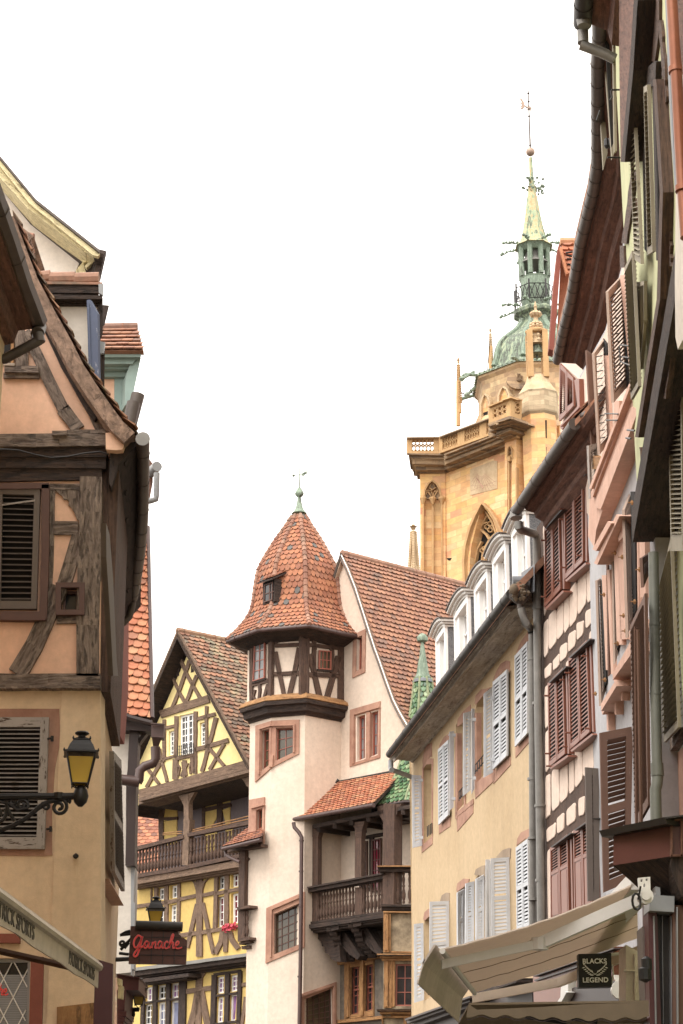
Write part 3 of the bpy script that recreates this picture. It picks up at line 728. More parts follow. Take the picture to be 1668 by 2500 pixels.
# tile-edged roof piece in front of it
R = thing('tiled_dormer', 'small tile-edged roof corner against the cream gable, just right of the near gutter', 'dormer', at(70, 600, 25).xy.to_3d())
FT = face(70, 600, 25); b = B()
for i in range(5):
    x, y = K('a', 292, 850 + i * 66)[0]; p = FT.p(x, y, .3 - i * .12); b.tube([p - V((.42, 0, -.1)), p], .09, 12); 
obj('eaves_tiles', b, P['tilesbrown'], R)
b = B(); b.prism([FT.p(*p, .4) for p in K('a', 120, 680, 300, 820, 240, 870, 250, 1000, 280, 1180, 200, 1100, 120, 900)], V((0, 2, 0))); obj('roof', b, P['barge'], R)
b = B()
for i in range(14):
    x, y = K('a', 205 + i * 5, 850 + i * 22)[0]; b.tube([FT.p(x, y + 12, .43), FT.p(x + 17, y - 16, .43)], .007, 4)
obj('loose_twigs', b, P['timber'], R)

# ================================================================ orange house with teal dormer
YT = 27.5; FT = face(300, 900, YT); bk = V((-.5, 1.6, 0))
R = thing('orange_house', 'orange house glimpsed between roofs with a tiled dormer under a faded teal cornice', 'house', at(300, 900, 28).xy.to_3d())
b = B(); b.prism([FT.p(*p) for p in K('a', 700, 2040, 1020, 2040, 1020, 2600, 700, 2600)], bk); obj('wall', b, P['salmon'], R)
b = B(); dn = []
b.prism([FT.p(*p, .03) for p in K('a', 1012, 2060, 1105, 2060, 1100, 2350, 1080, 2450, 1012, 2450)], bk); obj('corner_post', b, P['teal'], R)
b = B()
for v, ex in (((700, 1838, 1252, 1838, 1244, 1885, 700, 1885), .42), ((700, 1887, 1215, 1887, 1170, 1945, 700, 1945), .34), ((700, 1947, 1160, 1947, 1150, 1990, 700, 1990), .22), ((700, 1992, 1140, 1992, 1120, 2058, 700, 2058), .1)):
    b.prism([FT.p(*p, ex) for p in K('a', *v)], bk)
b.prism([FT.p(*p, .3) for p in K('a', 1150, 1945, 1245, 1890, 1160, 2290, 1105, 2310, 1110, 2060)], bk * .7); obj('cornice', b, P['teal'], R)
ll = [FT.p(*p, o) for p, o in zip(K('a', 700, 1828, 700, 1645), (.5, -.5))]; rr = [FT.p(*p, o) for p, o in zip(K('a', 1268, 1828, 1215, 1635), (.5, -.5))]
b = B(); b.prism([ll[0], rr[0], rr[1], ll[1]], V((0, .1, -.03))); rf = obj('roof', b, P['tilesbrown'], R)
b = B(); tiles(b, [lerp(ll[0], ll[1], i / 6) for i in range(7)], [lerp(rr[0], rr[1], i / 6) for i in range(7)], .17, .03, .02, rnd=.12); b.tube([ll[1] + V((0, 0, .03)), rr[1] + V((0, 0, .03))], .07, 10, rings=.35); obj('roof_tiles', b, P['tilesbrown'], rf)
b = B(); b.tube([at(*p, 27.0) for p in K('a', 1220, 2215, 1150, 2480)] , .1, 12); b.tube([at(*p, 26.8) for p in K('b', 1180, -60, 1140, 120)], .1, 12); obj('gutter', b, P['zincdark'], R, True)

# zinc gutter box further down the street
R = thing('rain_gutter_head', 'small pale zinc gutter end and pipe sticking out beyond the big eave', 'gutter', at(385, 1150, 30))
b = B(); p0 = at(*K('b', 1388, 500)[0], 30); b.tube([p0, p0 + V((-.9, 2, 0))], .085, 12); b.tube([at(*p, 30) for p in K('b', 1385, 560, 1380, 760, 1378, 790, 1330, 805, 1310, 808)], .05, 10); obj('zinc_pipe', b, P['metalgrey'], R, True)
b = B(); b.prism([at(*p, 30.3) for p in K('b', 1315, 430, 1350, 480, 1350, 640, 1310, 860)], V((-.9, 2, 0))); obj('eaves_boarding', b, P['redwood'], R)

# ================================================================ red-brown neighbour and white house with orange roof
FR = face(290, 1500, 26.9); R = thing('red_brown_house', 'narrow strip of red-brown rendered wall between the corner house and orange roof', 'house', FR.o.xy.to_3d())
b = B(); b.slab(FR, K('b', 900, 1600, 1080, 1600, 1110, 1620, 1085, 1760, 1082, 2350) + K('c', 808, 300, 800, 380, 700, 380, 700, 0), 0, .8); obj('wall', b, P['red'], R)
YW = 31.0; FW = face(300, 2100, YW)
R = thing('white_house', 'narrow white house with black-brown timber post, orange tiled roof and boxy rainwater head', 'house', FW.o.xy.to_3d())
b = B(); b.slab(FW, K('c', 700, 320, 860, 322, 880, 350, 878, 480, 852, 720, 850, 1270, 910, 1290, 905, 1500, 890, 2000, 700, 2020), 0, .5); obj('wall', b, P['white'], R)
b = B(); b.slab(FW, K('c', 884, 1290, 912, 1290, 900, 1560, 890, 2020, 884, 2020), .06, .3)
b.bar(FW, K('c', 904, 1530, 898, 1980), 5, .2, .3); obj('painted_edge', b, P['metalgrey'], R)
T = B(); tb('c', (905, 370, 890, 700, 878, 1280), 62, .2, .4, .5, f=FW, tgt=T); tb('c', (700, 318, 1025, 335), 74, .3, .3, .6, f=FW, tgt=T); tb('c', (700, 252, 875, 256), 36, .4, .3, .6, f=FW, tgt=T); tb('c', (930, 450, 1000, 355), 24, .1, .2, 0, f=FW, tgt=T); obj('timber_frame', T, P['darkbrown'], R)
e0, e1 = at(255, 1742, 30.6), at(369, 1757, 30.6); t0, t1 = at(262, 1270, 33.2), at(359.5, 1290, 33.2)
b = B(); b.prism([e0, e1, t1, t0], V((0, .15, -.08))); rf = obj('roof', b, P['darkbrown'], R)
b = B(); n = 27; tiles(b, [lerp(e0, t0, i / n) for i in range(n + 1)], [lerp(e1, t1, i / n) for i in range(n + 1)], .155, .03, .02, rnd=.5); obj('roof_tiles', b, P['tilesorange'], rf)
b = B(); d = V((.02, -.03, .02)); b.tube([e1 + d, t1 + d], .035, 6); obj('verge_trim', b, P['brownpipe'], rf)
b = B(); b.tube([at(*p, 30.5) for p in K('c', 800, 250, 880, 285, 1025, 322)], .05, 8); obj('gutter', b, P['darkbrown'], R, True)
b = B(); hp = K('c', 1022, 318, 1108, 325, 1100, 410, 1020, 405)
b.prism([at(*p, 30.4) for p in hp], V((0, .3, 0))); b.loft([[at(*K('c', x, y)[0], 30.4 + d_) for x, d_ in ((1025, 0), (1096, 0), (1096, .28), (1025, .28))] if y == 411 else [at(*K('c', x, y)[0], 30.4 + d_) for x, d_ in ((1036, .1), (1066, .1), (1066, .2), (1036, .2))] for y in (411, 492)])
b.bar(F(at(380, 1800, 30.35), pi / 2), K('c', 1020, 408, 1106, 412), 3, .04, .06); b.bar(F(at(380, 1800, 30.35), pi / 2), K('c', 1018, 320, 1110, 326), 3, .04, .06)
obj('rainwater_head', b, P['brownpipe'], R)
b = B(); b.tube([at(*p, 30.5) for p in K('c', 1050, 480, 1052, 560, 1035, 590, 975, 610, 945, 640, 938, 705, 930, 716)], .075, 10, rings=.4); b.tube([at(*p, 30.5) for p in K('c', 940, 716, 810, 700)], .085, 10); obj('drainpipe', b, P['brownpipe'], R, True)

# ================================================================ yellow half-timbered house with a gallery
FY = face(604, 1865, 57, -3300)
R = thing('yellow_house', 'yellow half-timbered gabled house with open timber gallery across its upper floor', 'house', FY.o.xy.to_3d())
rd = -FY.n                                                   # ridge runs straight back from the facade
apex = FY.p(*K('d', 568, 185)[0], .5); er = FY.p(*K('d', 1325, 1605)[0], .5)
ua = FY.u_of(apex); ur = FY.u_of(er); el = FY.w(2 * ua - ur, er.z, .5)
wq = lambda *v: K('d', *v)
wc = wq(588, 1058, 742, 1024, 742, 1450, 588, 1482); wl_ = wq(478, 1222, 537, 1208, 532, 1458, 478, 1474); wr_ = wq(801, 1132, 862, 1118, 862, 1360, 801, 1376)
ap = FY.p(*K('d', 618, 330)[0], 0); 
o = [FY.w(ua - (ua - ur) * -0 + (2 * ua - ur - ua) * .985, er.z - .15), FY.w(ua, apex.z - .45), FY.w(ua + (ur - ua) * .985, er.z - .1)]
lo = [FY.p(*p, 0) for p in K('d', 1300, 1590, 160, 1890)]
outer = [o[1], o[2], lo[0], FY.w(FY.u_of(o[0]), lo[0].z), o[0]]
b = B(); b.slabw(FY, outer, .3, [[FY.p(*p) for p in h] for h in (wc, wl_, wr_)]); obj('gable_wall', b, P['yellow'], R)
# roof slopes
L_ = rd * 8
b = B(); th = FY.r * .0 + V((0, 0, -.16))
b.prism([apex, er, er + th, apex + th * 1.3], L_); b.prism([apex, el, el + th, apex + th * 1.3], L_); rf = obj('roof', b, P['timberdark'], R)
b = B(); Lr = [p + V((0, 0, .02)) for p in rows([er, apex], .19)]; tiles(b, Lr, [p + L_ for p in Lr], .2, .03, .02, rnd=.7, jit=.015)
b.tube([apex + V((0, 0, .06)), apex + L_ + V((0, 0, .06))], .1, 8, rings=.4); obj('roof_tiles', b, P['tilesold'], rf)
b = B(); d1 = (er - apex).normalized()
for A_, E_ in ((apex, er), (apex, el)):
    b.prism([A_ + V((0, 0, .1)), E_ + V((0, 0, .1)), E_ + V((0, 0, -.12)), A_ + V((0, 0, -.16))], rd * .06)
obj('bargeboard', b, P['timberyel'], R)
# timber lattice in the gable
T = B()
def ty(v, w, off=.05, jit=.6, tgt=None, c='d', th=.07, w2=None): (tgt or T).bar(FY, K(c, *v), w * CROP[c][2], off, th, jit, None if w2 is None else w2 * CROP[c][2])
for v, w in (((585, 455, 690, 680, 800, 870), 32), ((692, 480, 610, 720, 512, 968), 32), ((515, 665, 638, 918), 28), ((766, 635, 655, 915), 34),
             ((385, 1042, 892, 880), 78), ((425, 1095, 425, 1500), 28), ((556, 1060, 545, 1500), 36), ((753, 1010, 748, 1660), 34), ((868, 955, 868, 1395), 28),
             ((445, 1183, 540, 1160), 28), ((765, 1092, 960, 1038), 36), ((420, 1505, 560, 1470), 26), ((545, 1502, 735, 1468), 34), ((750, 1410, 1095, 1312), 44),
             ((968, 1075, 900, 1340, 820, 1640), 38), ((895, 1395, 1050, 1580), 32), ((1050, 1350, 900, 1620), 32), ((372, 1400, 410, 1560, 458, 1745), 30),
             ((245, 1600, 375, 1770), 32), ((380, 1560, 240, 1805), 34), ((290, 1590, 430, 1520), 26), ((545, 1510, 540, 1720), 56), ((640, 1520, 632, 1700), 36), ((722, 1480, 740, 1650), 50),
             ((165, 1872, 700, 1730, 1290, 1560), 84)):
    ty(v, w)
for v in ((575, 1680, 590, 1600, 560, 1560), (600, 1690, 625, 1620, 615, 1540), (660, 1680, 650, 1600, 672, 1550), (700, 1665, 690, 1600, 708, 1540)): ty(v, 15)
obj('timber_frame', T, P['timberyel'], R)
b = B()
for v in ((560, 550, 592, 545, 587, 640, 560, 646), (632, 375, 662, 425, 630, 446), (712, 530, 742, 585, 738, 602, 708, 608)):
    b.slab(FY, wq(*v), .006, .01)
obj('vent_hole', b, P['timberdark'], R)
window(R, FY, wc, 4, 6, 'whitewin', 'glass', .12, .06, .03, 2); window(R, FY, wl_, 2, 5, 'whitewin', 'glass', .12, .05, .028); window(R, FY, wr_, 2, 5, 'whitewin', 'glass', .12, .05, .028)
b = B(); q = Q(FY, wq(572, 1372, 738, 1340, 738, 1452, 572, 1482), .12)
for i in range(9): b.qbox(q, i / 8 - .01, i / 8 + .01, 0, 1, 0, .015)
for v in (.02, .3, .6, .9): b.qbox(q, 0, 1, v, v + .03, 0, .015)
obj('window_railing', b, P['iron'], R)
# cornice over the gallery
b = B()
for v, w, off in (((165, 1905, 1310, 1600), 22, .3), ((165, 1935, 1310, 1632), 34, .55), ((165, 1968, 1310, 1665), 26, .4)):
    b.bar(FY, K('d', *v), w * .234, off, off + .3)
obj('cornice', b, P['timberyel'], R)
# gallery: ceiling, back wall
FB_ = FY.sh(-1.5)
pc = [FY.p(*K('d', 165, 1990)[0], .3), FY.p(*K('d', 1330, 1690)[0], .3)]
b = B(); b.prism([pc[0], pc[1], pc[1] + rd * 2.2, pc[0] + rd * 2.2], V((0, 0, .15))); obj('gallery_ceiling', b, P['timberdark'], R)
zf = FY.p(*K('e', 700, 560)[0], 0).z
zt = pc[1].z
uL = FB_.u_of(FB_.p(*K('d', 395, 2200)[0])); uR = FB_.u_of(FB_.p(*K('d', 1420, 2100)[0]))
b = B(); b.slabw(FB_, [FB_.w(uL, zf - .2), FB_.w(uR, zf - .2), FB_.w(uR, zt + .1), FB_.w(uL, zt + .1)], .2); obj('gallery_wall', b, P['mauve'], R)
b = B()
for v in ((455, 1985, 560, 1985, 565, 2110, 420, 2160), (425, 2160, 562, 2140, 560, 2400, 440, 2400), (860, 1880, 985, 1890, 975, 1990, 850, 2015), (850, 2060, 990, 2030, 985, 2110, 930, 2200, 880, 2300, 845, 2300), (1050, 1850, 1115, 1830, 1115, 1960, 1040, 1975), (1040, 2040, 1115, 2010, 1115, 2180, 1075, 2200)):
    b.slab(FB_, K('d', *v), .03, .03)
for v in ((470, 130, 595, 110, 590, 230, 480, 260), (860, 130, 980, 110, 960, 300, 870, 330), (1060, 90, 1130, 80, 1120, 240, 1070, 260)): b.slab(FB_, K('e', *v), .028, .03)
obj('plaster_panel', b, P['yellow2'], R)
T = B()
for v, w in (((395, 2040, 400, 2400), 50), ((840, 1860, 835, 2350), 30), ((1010, 1860, 1000, 2260), 50), ((845, 2035, 1120, 1985), 34), ((400, 2130, 565, 2125), 30)): T.bar(FB_, K('d', *v), w * .234, .06, .07, .5)
obj('gallery_timbers', T, P['timberbrown'], R)
# gallery post, brackets, rods
FQ = FY.sh(.25); FQ.n = FY.n
T = B(); T.bar(FQ, K('d', 658, 1880, 662, 2150, 668, 2350), 12, .06, .16, .5); T.bar(FQ, K('e', 688, 0, 672, 440), 15, .08, .2, .4)
T.slab(FQ, K('d', 580, 1890, 750, 1850, 700, 1940, 680, 2020, 680, 2200, 640, 2200, 640, 2010, 610, 1940), .04, .12)
T.slab(FQ, K('d', 1240, 1715, 1320, 1690, 1325, 1810, 1290, 1790, 1270, 1750), .04, .12); obj('gallery_post', T, P['timberyel'], R)
b = B()
for v in ((420, 2282, 618, 2262), (420, 2300, 618, 2285), (672, 2262, 1310, 2105), (672, 2280, 1310, 2135)): b.tube([FQ.p(*p, -.05) for p in K('d', *v)], .018, 6)
obj('gallery_rod', b, P['ochrewood'], R)
b = B()
b.bar(FQ, K('e', 185, 285, 655, 165), 9, .12, .16, .3); b.bar(FQ, K('e', 695, 150, 1290, 30), 9, .12, .16, .3)
b.bar(FQ, K('e', 180, 548, 650, 468, 1190, 350), 9, .14, .2, .3)
bal = obj('balustrade', b, P['timberbrown'], R)
prof = lambda h, r=.05: [(r * .7, 0), (r * .7, h * .06), (r * .5, h * .08), (r, h * .2), (r * 1.05, h * .3), (r * .55, h * .46), (r * .5, h * .5), (r * .8, h * .56), (r * .5, h * .6), (r * .85, h * .78), (r * .5, h * .88), (r * .7, h * .92), (r * .7, h)]
b0 = None
for i in range(32):
    if i < 15: x = 205 + i * 31; yt = 300 - (x - 190) * .258; yb = 540 - (x - 190) * .165
    else: x = 730 + (i - 15) * 33.5; yt = 170 - (x - 730) * .215; yb = 448 - (x - 730) * .215 + (x - 730) * .02
    if x > 1290: break
    p = FQ.p(*K('e', x, yb)[0], .03); t = FQ.p(*K('e', x, yt)[0], .03)
    if b0 is None:
        b = B(); b.lathe(p, prof(t.z - p.z + .02, .062), 8); b0 = obj('baluster', b, P['timberbrown'], bal, True); pb = p
    else:
        c_ = b0.copy(); COL.objects.link(c_); c_.parent = bal; c_.location = p - pb; LOC[c_.name] = LOC[bal.name]
# floor edge of the gallery
b = B()
for v, w, off in (((180, 590, 1280, 400), 46, .34), ((180, 618, 1280, 430), 20, .42), ((180, 642, 1280, 455), 20, .3), ((180, 662, 1280, 478), 20, .2)): b.bar(FY, K('e', *v), w * .255, off, off + .9 if off == .34 else off + .1, .3)
obj('gallery_floor', b, P['timberyel'], R)
# second-floor wall
E = lambda *v: K('e', *v)
W2 = [(E(410, 662, 478, 650, 474, 768, 412, 780), 2, 2, 'glassgrey'), (E(534, 638, 600, 627, 598, 750, 532, 763), 2, 2, 'glassgrey'), (E(528, 824, 594, 810, 590, 1000, 522, 1012), 2, 4, 'glassgrey'), (E(405, 850, 472, 838, 470, 1020, 403, 1032), 2, 4, 'glass'),
      (E(984, 550, 1053, 536, 1052, 664, 982, 682), 2, 2, 'glass'), (E(1116, 524, 1186, 510, 1184, 643, 1114, 658), 2, 2, 'glassred'), (E(980, 745, 1050, 732, 1048, 1022, 976, 1040), 2, 4, 'glassred'), (E(1114, 714, 1186, 700, 1184, 990, 1112, 1006), 2, 4, 'glassred')]
b = B(); b.slab(FY, E(150, 660, 1330, 460, 1330, 1320, 150, 1480), 0, .3, [w[0] for w in W2]); obj('wall', b, P['yellow2'], R, label='ochre yellow wall of the second floor')
for q, nx, ny, gl in W2: window(R, FY, q, nx, ny, 'whitewin', gl, .14, .055, .03)
T = B(); j = .5
for v, w in (((392, 650, 386, 1060), 30), ((492, 632, 488, 1060), 36), ((612, 608, 604, 1100), 26), ((390, 645, 612, 608), 22), ((395, 808, 604, 775), 36), ((968, 540, 955, 1050), 34), ((1070, 520, 1064, 1060), 40), ((965, 535, 1200, 492), 22), ((962, 712, 1190, 668), 36), ((1200, 490, 1195, 1010), 22),
             ((618, 765, 790, 728), 36), ((840, 728, 945, 705), 34), ((785, 810, 745, 1000, 688, 1230), 36), ((838, 800, 890, 1050, 945, 1290), 36), ((620, 1112, 820, 1085, 960, 1060), 40), ((955, 1062, 1200, 1020), 34),
             ((1030, 1075, 1010, 1180, 955, 1285), 46), ((1095, 1080, 1120, 1160, 1180, 1240), 46), ((1062, 1070, 1056, 1270), 38), ((190, 838, 335, 815), 36), ((350, 660, 344, 820), 10), ((340, 840, 500, 1440), 10)):
    ty(v, w, .05, j, T, 'e')
T.bar(FY, E(808, 575, 805, 1315), 14, .055, .07, .5)
T.slab(FY, E(740, 590, 790, 600, 850, 590, 905, 560, 860, 605, 838, 680, 838, 740, 775, 740, 775, 680, 755, 615), .05, .06); obj('timber_frame', T, P['timberyel'], R)
# metal-capped cornice between the lower floors
b = B(); b.bar(FY, E(150, 1440, 690, 1375, 1330, 1288), 8, .5, .5, .4); obj('lead_flashing', b, P['zinc'], R)
b = B(); b.bar(FY, E(150, 1480, 1330, 1322), 14, .42, .4, .3); b.bar(FY, E(150, 1520, 1330, 1358), 8, .28, .3, .3); b.bar(FY, E(180, 1545, 1330, 1388), 6, .12, .1, .3)
b.bar(FY, E(260, 1548, 705, 1490), 9, .5, .5, .3); b.bar(FY, E(275, 1575, 690, 1520), 5, .4, .4, .3); obj('cornice', b, P['timberdark'], R)
W1 = [(E(298, 1612, 362, 1600, 358, 1738, 296, 1750), 2, 2, 'glassmauve'), (E(410, 1594, 488, 1582, 486, 1720, 406, 1732), 2, 2, 'glass'), (E(536, 1574, 612, 1562, 609, 1706, 532, 1720), 2, 2, 'glassmauve'),
      (E(284, 1776, 358, 1762, 350, 2080, 274, 2080), 2, 5, 'glass'), (E(414, 1756, 486, 1744, 480, 2080, 404, 2080), 2, 4, 'glassblue'), (E(534, 1740, 611, 1728, 605, 2080, 526, 2080), 1, 1, 'glassblue'),
      (E(974, 1512, 1046, 1500, 1044, 1662, 970, 1674), 2, 3, 'glassmauve'), (E(1104, 1496, 1176, 1484, 1172, 1642, 1100, 1656), 2, 3, 'glassmauve'),
      (E(980, 1706, 1042, 1696, 1034, 1944, 966, 1956), 2, 4, 'glassmauve'), (E(1102, 1678, 1172, 1666, 1152, 1930, 1094, 1942), 1, 1, 'glassmauve')]
b = B(); b.slab(FY, E(100, 1530, 1330, 1370, 1330, 3300, 100, 3300), -.02, .3, [w[0] for w in W1]); obj('wall', b, P['yellow2'], R, label='ochre yellow wall of the first floor')
for q, nx, ny, gl in W1: window(R, FY, q, nx, ny, 'whitewin', gl, .12, .055, .03, off=-.02)
T = B()
for v, w in (((270, 1590, 255, 2100), 30), ((382, 1570, 374, 2100), 38), ((510, 1555, 500, 2100), 38), ((648, 1540, 635, 2100), 66), ((275, 1580, 690, 1525), 24), ((948, 1490, 935, 1960), 44), ((1075, 1478, 1062, 1960), 40), ((1195, 1450, 1180, 1960), 34), ((945, 1488, 1200, 1450), 26), ((920, 1970, 1190, 1930), 24), ((285, 1757, 620, 1716), 20), ((960, 1690, 1180, 1660), 20)): ty(v, w, .04, .4, T, 'e')
obj('window_frame', T, P['timberdark'], R)
T = B()
for v, w in (((805, 1475, 795, 2100), 56), ((795, 1650, 760, 1850, 690, 2080), 60), ((825, 1650, 860, 1850, 915, 2080), 60), ((680, 1650, 925, 1612), 46), ((1190, 1590, 1260, 1575), 34), ((1250, 1700, 1200, 2080), 30), ((140, 1700, 100, 2080), 40)): ty(v, w, .02, .5, T, 'e')
T.slab(FY, E(745, 1480, 870, 1465, 838, 1520, 830, 1640, 770, 1640, 775, 1540), .025, .06); obj('timber_frame', T, P['timberyel'], R)
b = B(); b.slabw(FY, [FY.w(FY.u_of(FY.o) - 9, 0, -.1), FY.w(FY.u_of(FY.o) + 2.2, 0, -.1), FY.w(FY.u_of(FY.o) + 2.2, er.z, -1.5), FY.w(FY.u_of(FY.o) - 7.0, er.z, -1.5)], .2)
b = B(); uL0 = FY.u_of(FY.p(*E(200, 1480)[0])); uR0 = FY.u_of(er)
b.slabw(FY, [FY.w(uR0 - .2, 0, -1.7), FY.w(uR0, 0, -1.7), FY.w(uR0, er.z, -1.7), FY.w(uR0 - .2, er.z, -1.7)], 8); obj('side_wall', b, P['yellow2'], R)
# red flowers on the sill
for i, (x, y) in enumerate(((1058, 1040), (1098, 1032), (1142, 1030))):
    c_ = FY.p(*E(x, y)[0], .12); b = B()
    for k in range(26):
        d = V((random.gauss(0, .07), random.gauss(0, .05), random.gauss(0, .06))); n = V((random.uniform(-1, 1), random.uniform(-1, 0), random.uniform(-.3, 1))).normalized(); e = n.orthogonal().normalized() * .05; h = n.cross(e)
        b.f([c_ + d - e, c_ + d + h, c_ + d + e, c_ + d - h])
    tag(obj('flower_clump', b, P['flower']), ('leftmost of three red flower clumps on the yellow house sill', 'middle of three red flower clumps on the yellow house sill', 'rightmost of three red flower clumps on the yellow house sill')[i], 'flowers', 'red flowers on the window sill')
# far roof seen through the gallery
FF = face(370, 2030, 72)
R = thing('far_tiled_roof', 'distant weathered tiled roof seen through the left end of the yellow house gallery', 'roof', at(370, 2030, 72).xy.to_3d())
e0, e1 = at(270, 2180, 72), at(440, 2140, 72); t0, t1 = at(270, 1955, 75), at(440, 1975, 75)
b = B(); b.prism([e0, e1, t1, t0], V((0, .2, -.1))); b.box(e0.x, e1.x, 73, 78, 0, e0.z + .5); rf = obj('roof', b, P['tilesold'], R)
b = B(); n = 24; tiles(b, [lerp(e0, t0, i / n) for i in range(n + 1)], [lerp(e1, t1, i / n) for i in range(n + 1)], .22, .03, .02); obj('roof_tiles', b, P['tiles'], R)

# ================================================================ cream merchant house with octagonal stair turret, gallery and corner oriel
G = lambda *v: K('g', *v)
H = lambda *v: K('f', *v)
ZR = 1740
V2 = at(745, ZR, 52.0)
FCc = F(V2, hd(6777)); V3 = FCc.p(832, ZR)
FBb = F(V2, hd(-15000)); V1 = FBb.p(662, ZR)
FAa = F(V1, hd(-3300)); V0 = FAa.p(611, ZR)
pl = [V(p[:2]) for p in (V0, V1, V2, V3)]
cxy = (pl[0] + pl[3]) / 2 + V((.05, .75))
plan = pl + [cxy * 2 - p for p in (V1.xy, V2.xy)]
plan = [pl[0], pl[1], pl[2], pl[3], cxy * 2 - pl[1] + V((.0, .3)), cxy * 2 - pl[2] + V((0, .3))]
ring = lambda z, k=1.0, c=None: [V(((cxy + (p - cxy) * k).x, (cxy + (p - cxy) * k).y, z)) for p in plan]
FGg = F(V3, hd(-3500))                        # gable wall
FBal = F(FCc.p(762, 2245), hd(-3500))         # front of the gallery
R = thing('stair_turret_house', 'cream house with octagonal half-timbered stair turret, steep tiled gable and carved wooden gallery', 'house', (cxy.x + 1, cxy.y + 1, 0))
zc = FBb.p(700, 1727).z
def win_on(f, pts): return [f.p(*p) for p in pts]
wA = G(170, 246, 228, 232, 226, 492, 166, 540); wB = G(276, 226, 398, 222, 396, 404, 272, 464)
wA2 = G(132, 816, 178, 802, 174, 1054, 128, 1072)
wS = G(262, 1562, 446, 1482, 442, 1780, 260, 1852)
wS2 = G(482, 2172, 684, 2092, 690, 2420, 482, 2420)
def wallpoly(f, a, b_, z0, z1): return [V((a.x, a.y, z0)), V((b_.x, b_.y, z0)), V((b_.x, b_.y, z1)), V((a.x, a.y, z1))]
b = B()
b.slabw(FAa, wallpoly(FAa, V0, V1, 0, zc), .3, [win_on(FAa, wA), win_on(FAa, wA2)])
b.slabw(FBb, wallpoly(FBb, V1, V2, 0, zc), .3, [win_on(FBb, wB), win_on(FBb, wS)])
b.slabw(FCc, wallpoly(FCc, V2, V3, 0, zc), .3, [win_on(FCc, wS2)])
b.loft([[r[3], r[4], r[5], r[0]] for r in (ring(0), ring(zc))], close=False, caps=False)
obj('turret_wall', b, P['cream'], R)
gw = [H(852, 1178, 890, 1160, 886, 1370, 848, 1388), G(858, 146, 916, 130, 914, 442, 858, 466), G(955, 118, 1010, 102, 1004, 414, 952, 436)]
vr = H(757, 655, 800, 745, 845, 860, 885, 985, 925, 1110, 962, 1225, 1002, 1335, 1042, 1450, 1082, 1560, 1122, 1640, 1170, 1722)
gp_ = H(760, 668, 795, 745, 838, 860, 878, 985, 918, 1110, 955, 1225, 995, 1335, 1034, 1450, 1074, 1560, 1114, 1645, 1160, 1735) + G(1290, 330, 1290, 1690, 740, 1690)
inner = [G(575, 1262, 720, 1262, 718, 1400, 575, 1400), G(896, 1030, 1046, 1000, 1046, 1500, 890, 1500)]
b = B(); b.slab(FGg, gp_ + [(700, 2275), (700, 1500), (790, 1400)], 0, .35, gw); 
zl = FGg.p(*G(900, 1640)[0], 0).z
obj('gable_wall', b, P['cream'], R)
# roof with a swept eave, and its verge
rdir = V((sin(hd(6777)), cos(hd(6777)), 0)); 
if rdir.y < 0: rdir = -rdir
vp_ = [FGg.p(*p, .12) for p in vr]; Lr = rows(vp_[::-1], .165)
ap_ = vp_[0]; mir = [FGg.w(2 * FGg.u_of(ap_) - FGg.u_of(p), p.z, .12) for p in vp_[:7]]
b = B(); LV = rdir * 10
under = [p - V((0, 0, .14)) - FGg.r * .05 for p in vp_]
b.prism(vp_ + under[::-1], LV); b.prism(mir + [p - V((0, 0, .14)) for p in mir][::-1], LV); rf = obj('roof', b, P['mortar'], R)
b = B(); off = V((.02, 0, .03)); tiles(b, [p + off for p in Lr], [p + LV + off for p in Lr], .165, .03, .022, rnd=.6, jit=.01, over=.15); obj('roof_tiles', b, P['tilesbrown'], rf)
b = B(); b.tube([ap_ + V((0, 0, .05)), ap_ + LV + V((0, 0, .05))], .1, 10, rings=.36); obj('ridge_cap', b, P['ridgetile'], rf)
b = B(); b.tube([p + FGg.n * .02 for p in vp_], .016, 6); obj('verge_mortar', b, P['whitewin'], rf)
b = B(); b.tube([p + FGg.n * .03 - V((.03, 0, .07)) for p in vp_], .018, 6); b.tube([mir[0] + V((0, 0, .05)), mir[3] + V((0, 0, .1))], .05, 6); obj('verge_trim', b, P['zincdark'], rf)
# gable windows
w = window(R, FGg, gw[0], 2, 4, 'redwin', 'glasswarm', .16, .04, .02, sur='pinkstone', sw=.14)
for q in gw[1:]: window(R, FGg, q, 2, 4, 'redwin', 'glassgrey', .14, .05, .018, off=0)
b = B(); b.slab(FGg, G(805, 97, 1022, 34, 1020, 440, 803, 505), .03, .05, [G(842, 138, 1012, 90, 1006, 420, 842, 474)]); b.bar(FGg, G(936, 112, 932, 455), 9, .04, .1)
b.bar(FGg, G(830, 128, 1014, 74), 4, .07, .06); b.bar(FGg, G(826, 130, 824, 480), 5, .07, .06); obj('window_surround', b, P['pinkstone'], R)
# corner window of the turret
for f, q, nx, ny in ((FAa, wA, 1, 4), (FBb, wB, 2, 3)): window(R, f, q, 2 if f is FBb else 2, ny, 'redwin', 'glasswarm', .16, .035, .018)
b = B()
b.slabw(FAa, [FAa.p(*p, .04) for p in G(128, 210, 240, 176, 236, 516, 124, 616)], .06, [[FAa.p(*p, .04) for p in wA]])
b.slabw(FBb, [FBb.p(*p, .04) for p in G(240, 175, 442, 166, 440, 410, 238, 514)], .06, [[FBb.p(*p, .04) for p in wB]])
b.bar(FAa, G(150, 232, 236, 206), 4, .09, .05); b.bar(FBb, G(244, 206, 410, 202), 4, .09, .05); b.bar(FAa, G(152, 240, 148, 560), 4, .09, .05); b.bar(FBb, G(404, 205, 402, 400), 4, .09, .05)
b.bar(FBb, G(243, 420, 236, 505), 9, .1, .08)
obj('window_surround', b, P['pinkstone'], R)
window(R, FAa, wA2, 2, 4, 'redwin', 'glasswarm', .16, .03, .018)
